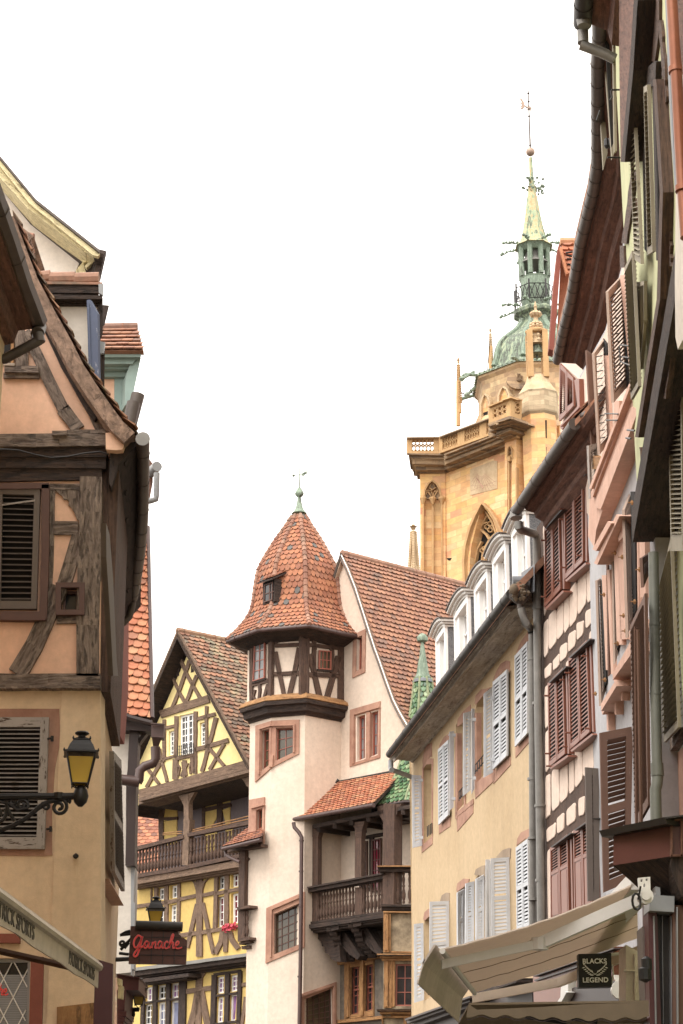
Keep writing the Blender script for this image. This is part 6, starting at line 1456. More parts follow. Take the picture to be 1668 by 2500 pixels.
for v in ((145, 440, 170, 340), (150, 1320, 160, 1250)):
    for i in range(4): x = lerp(v[0], v[2], i / 3); y = lerp(v[1], v[1] - 18, i / 3); b.tube([FBg.p(*K('k', x, y)[0], .04), FBg.p(*K('k', x, y - 60)[0], .04)], .012, 4)
obj('window_railing', b, P['iron'], R)
# coving and gutter
gA, gB = FBg.p(*JJ(40, 2150)[0], .62), FBg.p(*JJ(1112, 708)[0], .62)
wA_, wB_ = FBg.p(1005, 1872, 0), FBg.p(1304, 1490, 0)
zg_ = (gA.z + gB.z) / 2
zw = (wA_.z + wB_.z) / 2
far = wA_ + FBg.n * 0; near = FBg.p(1314, 1480, 0)
b = B(); prof_ = [(.56, zg_ - .02), (.50, zg_ - .06), (.49, zg_ - .12), (.36, lerp(zg_, zw, .35)), (.20, lerp(zg_, zw, .6)), (.1, lerp(zg_, zw, .8)), (.07, lerp(zg_, zw, .95)), (.04, zw - .02), (0, zw - .03), (0, zg_ + .1)]
def ringp(p): return [V((p.x, p.y, 0)) + FBg.n * o_ + V((0, 0, z)) for o_, z in prof_]
dirF = (far - near); dirF.z = 0; dirF.normalize()
b.loft([ringp(near), ringp(far + dirF * -.2)]); obj('eaves_cove', b, P['coving'], R)
b = B(); gE = V((gA.x, gA.y, zg_)); gN = V((gB.x, gB.y, zg_)); b.tube([gE, lerp(gE, gN, .5), gN], .085, 12, rings=.9); obj('gutter', b, P['zincblack'], R, True)
b = B(); b.tube([FBg.p(*p, .6) for p in JJ(52, 2190, 52, 2265, 60, 2275)], .06, 10); b.tube([FBg.p(*JJ(45, 2268)[0], .6), FBg.p(*JJ(250, 2345)[0], .02)], .055, 10); obj('corner_outlet', b, P['metalgrey'], R, True)
# roof and dormers
b = B(); hh = FBg.n * -4.2 + V((0, 0, 4.6)); b.prism([gE + V((0, 0, .05)), gN + V((0, 0, .05)) - dirF * .3, gN - dirF * .3 + hh, gE + hh], V((0, 0, -.15))); obj('roof', b, P['tilesbrown'], R)
dq = [(460, 1110, 545, 1002, 620, 1400), (622, 870, 748, 770, 798, 1080), (800, 640, 922, 540, 960, 860), (962, 395, 1082, 290, 1130, 700), (1130, 150, 1262, 30, 1310, 420)]
FDm = FBg.sh(.06)
dn0 = None
for i, (x0, y0, x1, y1, x2, yb) in enumerate(dq):
    TL, TR = JJ(x0, y0)[0], JJ(x1, y1)[0]
    pl_, pr_ = FDm.p(*TL), FDm.p(*TR); zt_ = (pl_.z + pr_.z) / 2; pl_.z = pr_.z = zt_; zb_ = zg_ + .14
    W_ = (pr_ - pl_).length; u = (pr_ - pl_).normalized(); bk_ = FDm.n * -1.5
    dr = B(); 
    hole = [pl_ + u * W_ * .24 + V((0, 0, -.12)), pl_ + u * W_ * .76 + V((0, 0, -.12)), V((*(pl_ + u * W_ * .76).xy, zb_ + .25)), V((*(pl_ + u * W_ * .24).xy, zb_ + .25))]
    pk = [V((pl_.x, pl_.y, zb_)), V((pr_.x, pr_.y, zb_)), V((pr_.x, pr_.y, zt_)), V((pl_.x, pl_.y, zt_))]
    dr.slabw(FDm, pk, .2, [hole]); b = dr
    b.qframe(Q(FDm.n, [pk[3], pk[2], pk[1], pk[0]], world=True), .12, 0, .04, 0)
    dm = obj('dormer', b, P['whitewin'], R, label=('farthest', 'second farthest', 'middle', 'second nearest', 'nearest')[i] + ' of the five dormers with arched hoods')
    b = B(); b.prism([pr_ + FDm.n * -.02, V((pr_.x, pr_.y, zb_)) + FDm.n * -.02, V((pr_.x, pr_.y, zb_)) + bk_, pr_ + bk_], -u * .06); b.prism([pl_ + FDm.n * -.02, V((pl_.x, pl_.y, zb_)) + FDm.n * -.02, V((pl_.x, pl_.y, zb_)) + bk_, pl_ + bk_], u * .06); obj('dormer_cheek', b, P['slate'], dm)
    wq_ = Q(FDm.n, hole, world=True); b = B(); b.qframe(wq_, .05, -.16, -.1); b.qbox(wq_, .46, .54, 0, 1, -.16, -.09); b.qbox(wq_, 0, 1, .66, .69, -.15, -.1); b.qbox(wq_, 0, 1, .33, .36, -.15, -.1); obj('casement', b, P['whitewin'], dm)
    b = B(); b.qbox(wq_, 0, 1, 0, 1, -.18, -.165); obj('pane', b, P['glassgrey'], dm)
    # arched hood with stepped moulding
    b = B(); ov = .1
    arc = lambda o_, e, n=10: [pl_ + u * (lerp(-e, W_ + e, t)) + V((0, 0, o_ + (.10 * sin(pi * t) ** .8))) for t in [k / n for k in range(n + 1)]]
    for k, (e, z0_, z1_, d_) in enumerate(((.03, -.05, .0, .05), (.07, .0, .05, .1), (.11, .05, .10, .16))):
        a_ = arc(z1_, e); c_ = arc(z0_, e); b.prism([p + FDm.n * d_ for p in a_ + c_[::-1]], bk_ - FDm.n * d_)
    obj('dormer_hood', b, P['metalwhite'], dm)
    b = B(); a_ = arc(.125, .13); c_ = arc(.102, .13); b.prism([p + FDm.n * .19 for p in a_ + c_[::-1]], bk_ - FDm.n * .4); obj('dormer_roof', b, P['zincdark'], dm)
# ornate rainwater head and pipes
Fh = F(FBg.p(*JJ(1190, 750)[0], .5), pi / 2)
b = B(); pc = Fh.p(*JJ(1190, 690)[0]); 
hz = lambda w, y: ((Fh.p(*JJ(1190 + w, y)[0]) - Fh.p(*JJ(1190, y)[0])).length, Fh.p(*JJ(1190, y)[0]).z)
b.lathe(V((pc.x, pc.y, 0)), [hz(18, 862), hz(30, 850), hz(26, 835), hz(28, 815), hz(60, 790), hz(80, 765), hz(84, 700), hz(90, 690), hz(88, 660), hz(60, 640)], 10, radians(10))
for k in range(14): a_ = 2 * pi * k / 14; r_ = hz(84, 700)[0]; p = V((pc.x + r_ * cos(a_), pc.y + r_ * sin(a_), 0)); b.tube([V((p.x, p.y, hz(0, 762)[1])), V((p.x, p.y, hz(0, 702)[1]))], .016, 6)
hd_ = obj('rainwater_head', b, P['zincdark'], R, True)
b = B()
for k in range(34):
    a_ = random.gauss(-1.9, .45); r_ = hz(88, 700)[0]; y = random.uniform(650, 790); rr = r_ * (1 - max(0, (y - 760)) / 120); c_ = V((pc.x + rr * cos(a_), pc.y + rr * sin(a_), hz(0, y)[1])); s_ = random.uniform(.025, .05); b.lathe(c_, [(s_ * .2, -s_), (s_, 0), (s_ * .2, s_)], 7)
b.lathe(V((pc.x - .12, pc.y - .22, hz(0, 715)[1])), [(.02, -.09), (.07, -.05), (.08, 0), (.06, .06), (.02, .09)], 10); obj('lion_mask', b, P['canvasbrown'], hd_, True)
b = B(); c_ = Fh.p(*JJ(1200, 645)[0]); b.tube([c_ + V((-.14, -.05, .05)), c_ + V((.14, -.05, .05))], .09, 12); b.prism([FBg.p(*p, .3) for p in JJ(1205, 535, 1320, 460, 1320, 700, 1270, 720, 1215, 620)], V((0, .05, 0))); obj('lead_sheet', b, P['slate'], R)
b = B(); b.tube([Fh.p(*p) for p in JJ(1205, 850, 1218, 910, 1240, 980)] + [FBg.p(*p, .12) for p in JJ(1288, 1030, 1300, 1080)] + [FBg.p(*K('k', 735, 890 + 100)[0], .1)], .065, 12, rings=0)
for y in (1310,): b.tube([FBg.p(*JJ(1302, y)[0], .115) + V((0, 0, .03)), FBg.p(*JJ(1302, y)[0], .115)], .085, 12)
for y in (125, 455, 795): p = FBg.p(*K('k', lerp(728, 737, y / 890), y)[0], .115); b.tube([p, p + V((0, 0, .04))], .085, 12)
obj('downpipe', b, P['zinc'], R, True)

# ================================================================ pink half-timbered house with red-brown shutters
FPk = FBg.sh(.04)
R = thing('pink_timbered_house', 'narrow pale pink half-timbered house with closed red-brown louvred shutters', 'house', FPk.p(1380, 2000).xy.to_3d())
b = B(); b.slab(FPk, [(1310, 1290), (1450, 1080), (1470, 1000), (1475, 2900), (1326, 2900)], 0, .3); obj('timber_frame', b, P['timberbrown'], R)
b = B()
def pil(c, *qs):
    for v in qs: b.pillow(FPk, K(c, *v), .016, .015)
pil('n', (232, 965, 262, 925, 262, 1140, 235, 1180), (268, 905, 322, 850, 325, 1060, 270, 1125), (330, 850, 372, 800, 372, 1000, 330, 1055), (378, 775, 412, 735, 415, 950, 380, 1005), (420, 725, 470, 650, 470, 890, 420, 965), (478, 625, 535, 560, 535, 790, 478, 875), (542, 545, 585, 480, 587, 740, 545, 785),
    (228, 270, 245, 255, 246, 560, 232, 575), (230, 585, 248, 570, 250, 830, 236, 880), (358, 60, 386, 15, 388, 340, 365, 365), (370, 400, 390, 380, 392, 640, 374, 670), (528, -60, 572, -120, 575, 220, 532, 240), (534, 255, 575, 230, 578, 470, 540, 520), (578, 160, 600, 130, 600, 440, 583, 450), 
    (240, 1280, 285, 1235, 282, 1305, 242, 1335), (300, 1220, 342, 1175, 340, 1240, 302, 1272), (350, 1125, 398, 1090, 396, 1170, 350, 1210), (410, 1040, 460, 1005, 456, 1095, 410, 1140), (470, 960, 518, 935, 512, 1015, 472, 1055), (533, 875, 582, 845, 580, 925, 535, 972),
    (240, 1425, 266, 1400, 270, 1655, 243, 1690), (244, 1745, 272, 1720, 276, 1960, 246, 2005), (392, 1250, 420, 1210, 424, 1520, 398, 1535), (398, 1600, 426, 1570, 430, 1800, 405, 1845), (558, 1035, 602, 985, 606, 1290, 568, 1325), (575, 1400, 612, 1355, 614, 1650, 580, 1700),
    (245, 2065, 278, 2035, 280, 2300, 245, 2335), (290, 2025, 340, 1980, 345, 2230, 292, 2285), (350, 1975, 402, 1935, 405, 2165, 350, 2225), (415, 1925, 447, 1890, 450, 2125, 415, 2155), (457, 1865, 506, 1830, 510, 2045, 458, 2115), (515, 1840, 582, 1770, 590, 1985, 515, 2035), (592, 1765, 618, 1735, 620, 1960, 596, 1985))
pil('k', (812, 405, 862, 368, 858, 430, 815, 462), (870, 345, 908, 315, 906, 390, 872, 415), (925, 295, 972, 258, 970, 340, 925, 372), (990, 243, 1022, 222, 1020, 300, 992, 318), (815, 535, 836, 515, 840, 900, 820, 905), (945, 435, 967, 415, 972, 860, 948, 860), (1030, 380, 1080, 340, 1080, 900, 1035, 900))
obj('plaster_panel', b, P['pinkwhite'], R)
RD = dict(fw=.055, slant=.006, gap=.5)
def pair(q, ns, lab=None, panel=None):
    ns = max(8, int(ns * .72)); dark(R, FPk, q, .06)
    doubleleaf(R, FPk, q, 'shutred', ns, off=.09, panel=panel, label=lab, **RD)
    TL, TR, BR, BL = q
    b = B(); b.bar(FPk, [(TL[0] - 2, TL[1] - 1), (TR[0] + 2, TR[1] - 2)], 3, .2, .2); obj('lintel_flashing', b, P['zincblack'], R)
    b = B(); b.bar(FPk, [(BL[0] - 2, BL[1] + 4), (BR[0] + 2, BR[1] + 5)], 5, .16, .16); b.bar(FPk, [(TR[0] + 3, TR[1] - 4), (BR[0] + 3, BR[1])], 4, .1, .1); obj('window_frame', b, P['shutred'], R)
pair(NN(246, 265, 350, 135, 362, 700, 246, 832), 26, 'red-brown shutter leaf left of the upper pair'); pair(NN(386, 15, 520, -120, 524, 500, 392, 630), 28, 'red-brown shutter leaf under the gutter')
pair(NN(270, 1375, 380, 1262, 395, 1880, 278, 1975), 27, 'red-brown shutter leaf beside the long downpipes'); pair(NN(418, 1195, 550, 1065, 572, 1725, 430, 1850), 29, 'red-brown shutter leaf in the middle storey, right pair')
pair(KK(838, 500, 935, 425, 945, 900, 842, 920), 10, 'panelled red-brown shutter leaf with louvres above', panel=.62); pair(KK(968, 405, 1060, 340, 1075, 870, 975, 880), 10, 'panelled red-brown shutter leaf right above the awning', panel=.62)
b = B()
for v in ((375, 128, 362, 560), ):
    pass
for x, y in NN(375, 128, 240, 350, 370, 200, 242, 755, 355, 640, 515, 140, 380, 545, 500, 460, 265, 1465, 380, 1350, 272, 1880, 400, 1830, 415, 1300, 420, 1730, 535, 1180, 560, 1700, 280, 1970): p = FPk.p(x, y, .15); b.tube([p, p + FPk.n * .08], .015, 5)
obj('hinge', b, P['shutred'], R)
# soffit and gutter
gz_ = FPk.p(*MM(45, 2175)[0], .62).z; g0 = FPk.p(*MM(35, 2190)[0], .62); g1 = FPk.p(*MM(512, 1450)[0], .62); gz_ = (g0.z + g1.z) / 2; g0.z = g1.z = gz_
wz = FPk.p(*NN(232, 262)[0], 0).z
dF = (g0 - g1); dF.z = 0; dF.normalize()
b = B(); pr2 = [(.56, gz_ + .0), (.5, gz_ - .07), (.38, gz_ - .1), (.36, gz_ - .18), (.24, gz_ - .25), (.22, gz_ - .34), (.08, gz_ - .45), (.05, wz), (0, wz), (0, gz_ + .1)]
def ring2(p): return [V((p.x, p.y, 0)) + FPk.n * (o_ - .62) + V((0, 0, z)) for o_, z in pr2]
b.loft([ring2(g0 - dF * .25), ring2(g1 - dF * 1.6)]); obj('eaves_soffit', b, P['redwood'], R)
b = B(); b.tube([g0, lerp(g0, g1, .5), g1], .09, 12, rings=.9); obj('gutter', b, P['zincdark'], R, True)
b = B(); b.tube([g1 - dF * .005, g1 - dF * .03], .094, 16); b.prism([FPk.p(*p, .55) for p in MM(515, 1405, 600, 1350, 590, 1380, 520, 1415)], V((0, .1, 0))); obj('gutter_end', b, P['zincdark'], R)
b = B(); p0 = FPk.p(*JJ(1175, 70)[0], .6); 
b.tube([g0 + dF * .02, g0 - V((0, 0, .12))], .1, 10)
b.tube([FPk.p(*JJ(1180, 90)[0], .6), FPk.p(*JJ(1182, 135)[0], .6), FPk.p(*JJ(1200, 155)[0], .55), FPk.p(*JJ(1320, 192)[0], .16), FPk.p(*JJ(1340, 215)[0], .12), FPk.p(*JJ(1345, 800)[0], .1), FPk.p(*JJ(1352, 1600)[0], .1), FPk.p(*K('k', 772, 300)[0], .1), FPk.p(*K('k', 782, 1000)[0], .1)], .072, 12)
for c, x, y in (('j', 1345, 500), ('j', 1348, 1700), ('k', 772, 275), ('k', 776, 690), ('j', 1346, 860)): p = FPk.p(*K(c, x, y)[0], .1); b.tube([p, p + V((0, 0, .045))], .09, 12)
obj('downpipe', b, P['zinc'], R, True)
b = B(); b.prism([g0 + V((0, 0, .06)), g1 + V((0, 0, .06)) - dF * .05, g1 - dF * .05 - FPk.n * 4 + V((0, 0, 4.6)), g0 - FPk.n * 4 + V((0, 0, 4.6))], V((0, 0, -.1))); rf = obj('roof', b, P['tilesbrown'], R)
b = B(); n = 24; A0, A1 = g0 + V((0, 0, .08)), g0 - FPk.n * 4 + V((0, 0, 4.7)); C0, C1 = g1 + V((0, 0, .08)), g1 - FPk.n * 4 + V((0, 0, 4.7)); tiles(b, [lerp(A0, A1, i / n) for i in range(n + 1)], [lerp(C0, C1, i / n) for i in range(n + 1)], .18, .03, .02, rnd=.8); obj('roof_tiles', b, P['tilesbrown'], rf)
# upper dormer shutters against the tower
FU = FPk.sh(.1)
b = B(); b.slab(FU, MM(400, 960, 560, 1100, 600, 1300, 560, 1400, 400, 1560), -.02, .25); obj('dormer_wall', b, P['pinkwhite'], R)
doubleleaf(R, FU, MM(408, 965, 520, 1085, 522, 1310, 402, 1440), 'shutred', 22, off=.02, fw=.06, slant=.018, label='shutter leaf high against the church tower')
b = B(); b.bar(FU, MM(520, 1100, 545, 1320, 400, 1500), 6, .1, .1); b.bar(FU, MM(540, 1090, 545, 1330), 6, .12, .1); b.bar(FU, MM(395, 1480, 550, 1320), 3, .2, .1); obj('window_frame', b, P['shutred'], R)

# ================================================================ blue house with salmon stone trim
FSa = face(1446, 1700, 28.6, 880)
R = thing('blue_house', 'pale blue house with salmon stone sills and bands, long gutter and deep red-brown moulded eaves', 'house', FSa.p(1500, 2000).xy.to_3d())
b = B(); b.slab(FSa, [(1446, 2900), (1446, 1690), (1440, 1385), (1432, 1250), (1408, 932), (1478, 805), (1518, 650), (1530, 420), (1600, 300), (1600, 2900)], 0, .35); obj('wall', b, P['blue'], R)
b = B(); b.slab(FSa, [(1409, 938), (1478, 812), (1518, 660), (1570, 500), (1570, 900), (1444, 1270), (1432, 1250)], .01, .02); obj('upper_wall', b, P['pinkwhite'], R)
# eaves
gz_ = at(*LL_(640, 600)[0], 22.8).z; 
gpx = LL_(650, 560, 650, 900, 650, 1150, 648, 1450, 610, 1700, 560, 1900, 500, 2150) + MM(490, 440, 440, 640, 375, 940)
gpts = [atz(x, y, gz_) for x, y in gpx]
gpts = [atz(x + 4, y - 0, gz_) for x, y in LL_(648, 160, 650, 330)] + gpts
b = B(); b.tube(gpts, .095, 12, rings=0)
for a_, c_ in zip(gpts, gpts[1:]):
    n = max(1, round((c_ - a_).length / .42))
    for k in range(n): q = lerp(a_, c_, k / n); d = (c_ - a_).normalized() * .012; b.tube([q - d, q + d], .102, 12)
obj('gutter', b, P['zincdark'], R, True)
b = B(); pe_ = [(-.02, .05), (.1, -.06), (.12, -.1), (.26, -.12), (.29, -.2), (.42, -.23), (.46, -.34), (.6, -.38), (.63, -.52), (.74, -.56), (1.2, -.6), (1.2, .2), (0, .2)]
rg = []
for p in gpts: rg.append([p + V((o_, 0, z)) for o_, z in pe_])
rg[-1] = [q + V((0, 0, 0)) for q in rg[-1]]
b.loft(rg); obj('eaves_moulding', b, P['redwood'], R)
b = B(); b.loft([[p + V((-.08, 0, .06)), p + V((2.5, 0, 3.0)), p + V((2.5, 0, 3.1)), p + V((-.08, 0, .16))] for p in gpts]); obj('roof', b, P['tilesbrown'], R)
# salmon string course
b = B(); b.slab(FSa, MM(640, 2040, 760, 1740, 880, 1440, 990, 1110, 1015, 1180, 1025, 1400, 940, 1640, 830, 1900, 690, 2330) + NN(590, 400, 545, 320), .16, .16); obj('string_course', b, P['trim'], R)
b = B()
for v, w, off in (((640, 1990, 985, 1090), 18, .24), ((655, 2060, 990, 1150), 12, .2), ((700, 2150, 1010, 1330), 60, .2)): b.bar(FSa, MM(*v), w * .298, off, off)
b.bar(FSa, NN(590, 420, 700, 220), 10, .26, .2); b.bar(FSa, NN(600, 520, 760, 170), 9, .22, .2)
obj('string_moulding', b, P['trim'], R)
# upper row of shutters
SD = dict(fw=.07, gap=.3, slant=-.025)
def shf(f, q, ang, m, ns, hinge='R', **k):
    x, y = q[1] if hinge == 'R' else q[0]; y = (q[1][1] + q[2][1]) / 2 if hinge == 'R' else (q[0][1] + q[3][1]) / 2
    return shutter(R, f.turn(x, y, ang, .04), q, m, ns, off=0, **k)
shf(FSa, MM(600, 860, 660, 900, 705, 1715, 645, 1680), 60, 'shutbrown', 24, label='brown louvred shutter behind the open pair under the big eave', **SD)
shf(FSa, MM(655, 885, 762, 745, 790, 1610, 702, 1712), 25, 'shuttan', 17, label='open louvred shutter with wide dark gaps and a control rod', **SD)
shf(FSa, MM(768, 378, 898, 240, 935, 1150, 815, 1288), 25, 'shuttan', 24, label='closed tan louvred shutter under the big eave, topmost', fw=.07, gap=.1, slant=-.012)
b = B(); b.bar(FSa, MM(905, 240, 990, 1100), 12, .05, .05); b.bar(FSa, MM(765, 900, 800, 1700), 8, .05, .05); b.bar(FSa, MM(860, 1270, 855, 1500), 12, .05, .1); obj('window_surround', b, P['trim'], R)
b = B(); b.slab(FSa, MM(895, 260, 930, 300, 960, 1150, 940, 1160), .03, .02); b.slab(FSa, MM(745, 760, 775, 800, 800, 1600, 785, 1620), .03, .02); obj('opening_shade', b, P['interior'], R)  # near-black slabs paint the shade in the gaps beside the leaves
b = B()
for x0, x1, y0, y1 in ((806, 850, 340, 1180), (686, 712, 850, 1640)):
    fz = FSa.turn(*MM(x1, (y0 + y1) / 2)[0], 25, .12); b.tube([fz.p(*MM(x0, y0)[0]), fz.p(*MM(x1, y1)[0])], .01, 5)
    for k in range(14): y = lerp(y0, y1, k / 13); p = fz.p(*MM(lerp(x0, x1, k / 13), y)[0]); b.tube([p, p + V((.09, 0, .02))], .008, 4)
obj('control_rod', b, P['iron'], R)
shf(FSa, MM(612, 1640, 690, 1620, 690, 1960, 628, 2075), 40, 'shutgrey', 12, label='grey louvred shutter under the open pair', **SD)
b = B(); b.slab(FSa, MM(660, 1720, 735, 1740, 725, 1830, 655, 1830), .1, .12); obj('yellow_cloth', b, P['ochrewood'], R)
for i in range(1):
    b = B()
    for (x, y, w_) in ((945, 1510, 60), (935, 1575, 40)): b.tube([FSa.p(*MM(x, y)[0], .3), FSa.p(*MM(x + w_, y + 5)[0], .3)], .012, 5)
    for v in ((760, 1375, 870, 1378), (770, 1430, 865, 1430), (880, 820, 890, 950, 980, 985), (890, 815, 980, 820), (905, 910, 985, 920)): b.tube([FSa.p(*p, .25) for p in MM(*v)], .009, 4)
    obj('iron_hook', b, P['iron'], R)
# middle row: pilasters, sills, shutters
b = B()
for v, w, off in (((660, 600, 690, 1280), 32, .05), ((690, 560, 720, 1310), 20, .05), ((745, 330, 770, 1100), 36, .06), ((780, 260, 800, 1060), 44, .06), ((885, 40, 890, 880), 40, .05), ((930, 200, 940, 760), 40, .06)): b.bar(FSa, NN(*v), w * .34, off, off + .02)
b.slab(FSa, NN(755, 290, 790, 210, 800, 320, 765, 360), .12, .12)
obj('window_surround', b, P['trim'], R)
b = B(); b.slab(FSa, NN(640, 640, 660, 600, 675, 1370, 648, 1430), .03, .04); b.slab(FSa, NN(730, 420, 745, 400, 770, 1080, 745, 1170), .03, .04); b.slab(FSa, NN(850, 0, 880, 0, 890, 850, 862, 920), .07, .04); obj('opening_shade', b, P['interior'], R)  # shade of the window gaps, painted as near-black slabs
b = B()
for v, off in (((638, 1525, 745, 1350, 750, 1395, 640, 1575), .22), ((642, 1570, 745, 1415, 742, 1450, 648, 1600), .16), ((722, 1310, 850, 1075, 868, 1085, 870, 1145, 725, 1350), .22), ((728, 1345, 850, 1140, 850, 1170, 735, 1372), .16), ((838, 1010, 880, 915, 884, 975, 845, 1070), .2)): b.slab(FSa, NN(*v), off, off)
for v in ((684, 1590, 686, 1715), (742, 1440, 742, 1600), (785, 1350, 787, 1500), (860, 1180, 860, 1345)): b.bar(FSa, NN(*v), 4, .1, .1)
obj('window_sill', b, P['trim'], R)
shf(FSa, NN(597, 640, 636, 620, 658, 1430, 625, 1540), 30, 'shuttan', 26, label='pale narrow louvred shutter at the left of the middle row', **SD)
shf(FSa, NN(679, 372, 690, 360, 712, 1300, 695, 1320), 70, 'shutbrown', 26, label='thin dark shutter edge beside the left salmon sill', **SD)
shf(FSa, NN(712, 330, 728, 310, 748, 1180, 728, 1240), 60, 'shuttan', 26, label='thin pale shutter edge at mid row', **SD)
shf(FSa, NN(790, 130, 848, -10, 868, 880, 815, 1050), 20, 'shuttan', 30, label='tall pale louvred shutter above the right salmon sill', **SD)
shf(FSa, NN(915, 480, 975, 440, 972, 580, 925, 690), 20, 'shutbrown', 5, label='stub of a brown shutter under the green house jetty', **SD)
b = B()
for x, y in NN(740, 440, 660, 740, 758, 1090, 668, 1350, 862, 80, 880, 790, 790, 470, 800, 890, 815, 1000, 600, 1450, 915, 560): p = FSa.p(x, y, .1); b.lathe(p, [(.01, -.03), (.022, 0), (.01, .03)], 6); b.tube([p, p + FSa.n * .05], .008, 4)
obj('shutter_catch', b, P['ochrewood'], R)
# lower row: big brown shutters
fq = NN(625, 1735, 862, 1688) + KK(1272, 690, 1124, 750)
fq = [fq[0], fq[1], KK(1268, 690)[0], KK(1122, 752)[0]]
shf(FSa, fq, 78, 'shutbrown', 26, label='broad open brown louvred shutter facing the camera', fw=.09, gap=.2, slant=-.03, rails=(.5,))
shf(FSa, [KK(1020, 55)[0], KK(1095, 62)[0], KK(1100, 790)[0], KK(1035, 800)[0]], 78, 'shutdark', 26, label='narrow dark open shutter beside the pink house wall', fw=.09, gap=.2, slant=-.03)
shutter(R, FSa, NN(868, 965, 975, 730, 1000, 2250, 905, 2420), 'shutbrown', 34, off=.3, fw=.08, gap=.3, slant=-.03, label='tall dark brown shutter beside the grey-green pipe')
b = B(); b.tube([FSa.p(*p, .42) for p in NN(905, 990, 930, 2450)], .02, 5); b.tube([FSa.p(*p, .42) for p in NN(885, 970, 895, 2450)], .016, 5); obj('control_rod', b, P['shutbrown'], R)
b = B(); b.slab(FSa, KK(1235, 380, 1400, 395, 1400, 420, 1260, 405), .5, .5); obj('hood', b, P['zincblack'], R)
T = B(); T.slab(FSa, KK(1245, 400, 1390, 425, 1395, 760, 1310, 700, 1262, 720, 1268, 560), .42, .42); obj('shop_canopy_side', T, P['shutbrown'], R)
b = B()
for k in range(13): y = 500 + k * 17; b.bar(FSa, KK(1312, y, 1372, y + 22), 2, .46, .05)
obj('canopy_slats', b, P['shutdark'], R)

# ================================================================ pale green half-timbered house on the right edge
FGn = face(1561, 1297, 22, 1270)
R = thing('green_house', 'pale green jettied half-timbered house on the right edge with cream louvred shutters', 'house', FGn.p(1620, 2300).xy.to_3d())
zj = FGn.p(1561, 1297).z
uF = FGn.u_of(FGn.p(1561, 1297)); sgn = 1 if FGn.w(uF + 1, 0).y < FGn.w(uF, 0).y else -1
def gw_(u, z, off=0): return FGn.w(uF + sgn * u, z, off)
b = B(); b.slabw(FGn, [gw_(0, zj), gw_(13, zj), gw_(13, 17.5), gw_(0, 17.5)], .4); obj('upper_wall', b, P['green'], R)
b = B(); b.slabw(FGn, [gw_(-.3, 0, -.42), gw_(14, 0, -.42), gw_(14, zj, -.42), gw_(-.3, zj, -.42)], .4); obj('lower_wall', b, P['green'], R)
b = B(); b.prism([gw_(0, zj + .3, -.01), gw_(0, 17.5, -.01), gw_(0, 17.5, -3), gw_(0, zj + .3, -3)], gw_(.1, 0) - gw_(0, 0)); b.prism([gw_(-.3, 0, -.45), gw_(-.3, zj, -.45), gw_(-.3, zj, -3), gw_(-.3, 0, -3)], gw_(.1, 0) - gw_(0, 0)); obj('end_wall', b, P['green'], R)
b = B(); b.slabw(FGn, [gw_(-.05, zj - .12, .08), gw_(13, zj - .12, .08), gw_(13, zj + .22, .08), gw_(-.05, zj + .22, .08)], .5)
obj('jetty_beam', b, P['timberdark'], R)
T = B(); zs = FGn.p(*MM(1020, 1560)[0]).z
T.bar(FGn, [MM(1022, 1570)[0], MM(1060, 1330)[0], MM(1120, 940)[0], MM(1200, 440)[0], LL_(1210, 1700)[0], LL_(1150, 700)[0]], 8, .1, .14)
def tn(c, v, w, off=.03, jit=1.2): T.bar(FGn, K(c, *v), w * CROP[c][2], off, .05, jit)
for v, w in (((1085, 0, 1055, 300, 1035, 560), 44), ((1155, -10, 1150, 250, 1115, 540), 80), ((1190, 180, 1225, 560, 1240, 900), 26), ((1005, 780, 1010, 900, 1020, 980), 24), ((1075, 560, 1040, 960), 14), ((1235, 900, 1210, 1100, 1195, 1350, 1215, 1700), 26), ((965, 1500, 930, 1800, 880, 2150), 44), ((1235, 1130, 1270, 1800, 1290, 2350), 10), ((1270, 1850, 1235, 2200), 34), ((960, 1750, 975, 2000), 26)): tn('l', v, w)
for v, w in (((900, 0, 905, 180), 34), ((1215, 560, 1235, 900), 12), ((1165, 850, 1195, 1250), 12), ((1235, 250, 1280, 700), 10), ((1310, 620, 1240, 1250), 40), ((1130, 1280, 1120, 1700), 8), ((1050, 1650, 1075, 2100), 8), ((1165, 1180, 1200, 1215, 1210, 1180), 8)): tn('m', v, w)
obj('timber_frame', T, P['timberbrown'], R)
# far-edge board and eaves
b = B(); b.slab(FGn, LL_(838, -200, 838, 420, 850, 1430, 905, 1280, 940, 700, 1002, 100, 1010, -200), .12, .2); obj('eaves_board', b, P['redwood'], R)
b = B(); b.bar(FGn, LL_(985, 0, 945, 620, 870, 1430), 34 * .2766, .2, .2); obj('verge_board', b, P['timberdark'], R)
zt = at(*LL_(515, 120)[0], 20.6).z; q0 = atz(*LL_(516, 210)[0], zt); hdn = V((-FGn.u.x, -FGn.u.y, 0)); hdn = hdn if hdn.y < 0 else -hdn
b = B(); b.tube([q0, q0 + hdn * 14 + V((0.55, 0, 0)) * 0], .115, 12, rings=.8); obj('gutter', b, P['zincblack'], R, True)
b = B(); b.tube([q0 + hdn * .2, q0 + hdn * .2 + V((0, 0, -.16))], .1, 12, r2=.075); Yq = q0.y; b.tube([at(*p, Yq) for p in LL_(518, 265, 520, 380)], .07, 12); b.tube([at(*p, Yq) for p in LL_(500, 395, 700, 470, 800, 520)], .065, 12); obj('drainpipe', b, P['zinc'], R, True)
b = B(); b.prism([q0 + V((-.1, 0, .1)), q0 + V((3, 0, 3)), q0 + V((3, 0, 3.1)), q0 + V((-.1, 0, .2))], hdn * 14); obj('roof', b, P['tilesbrown'], R)
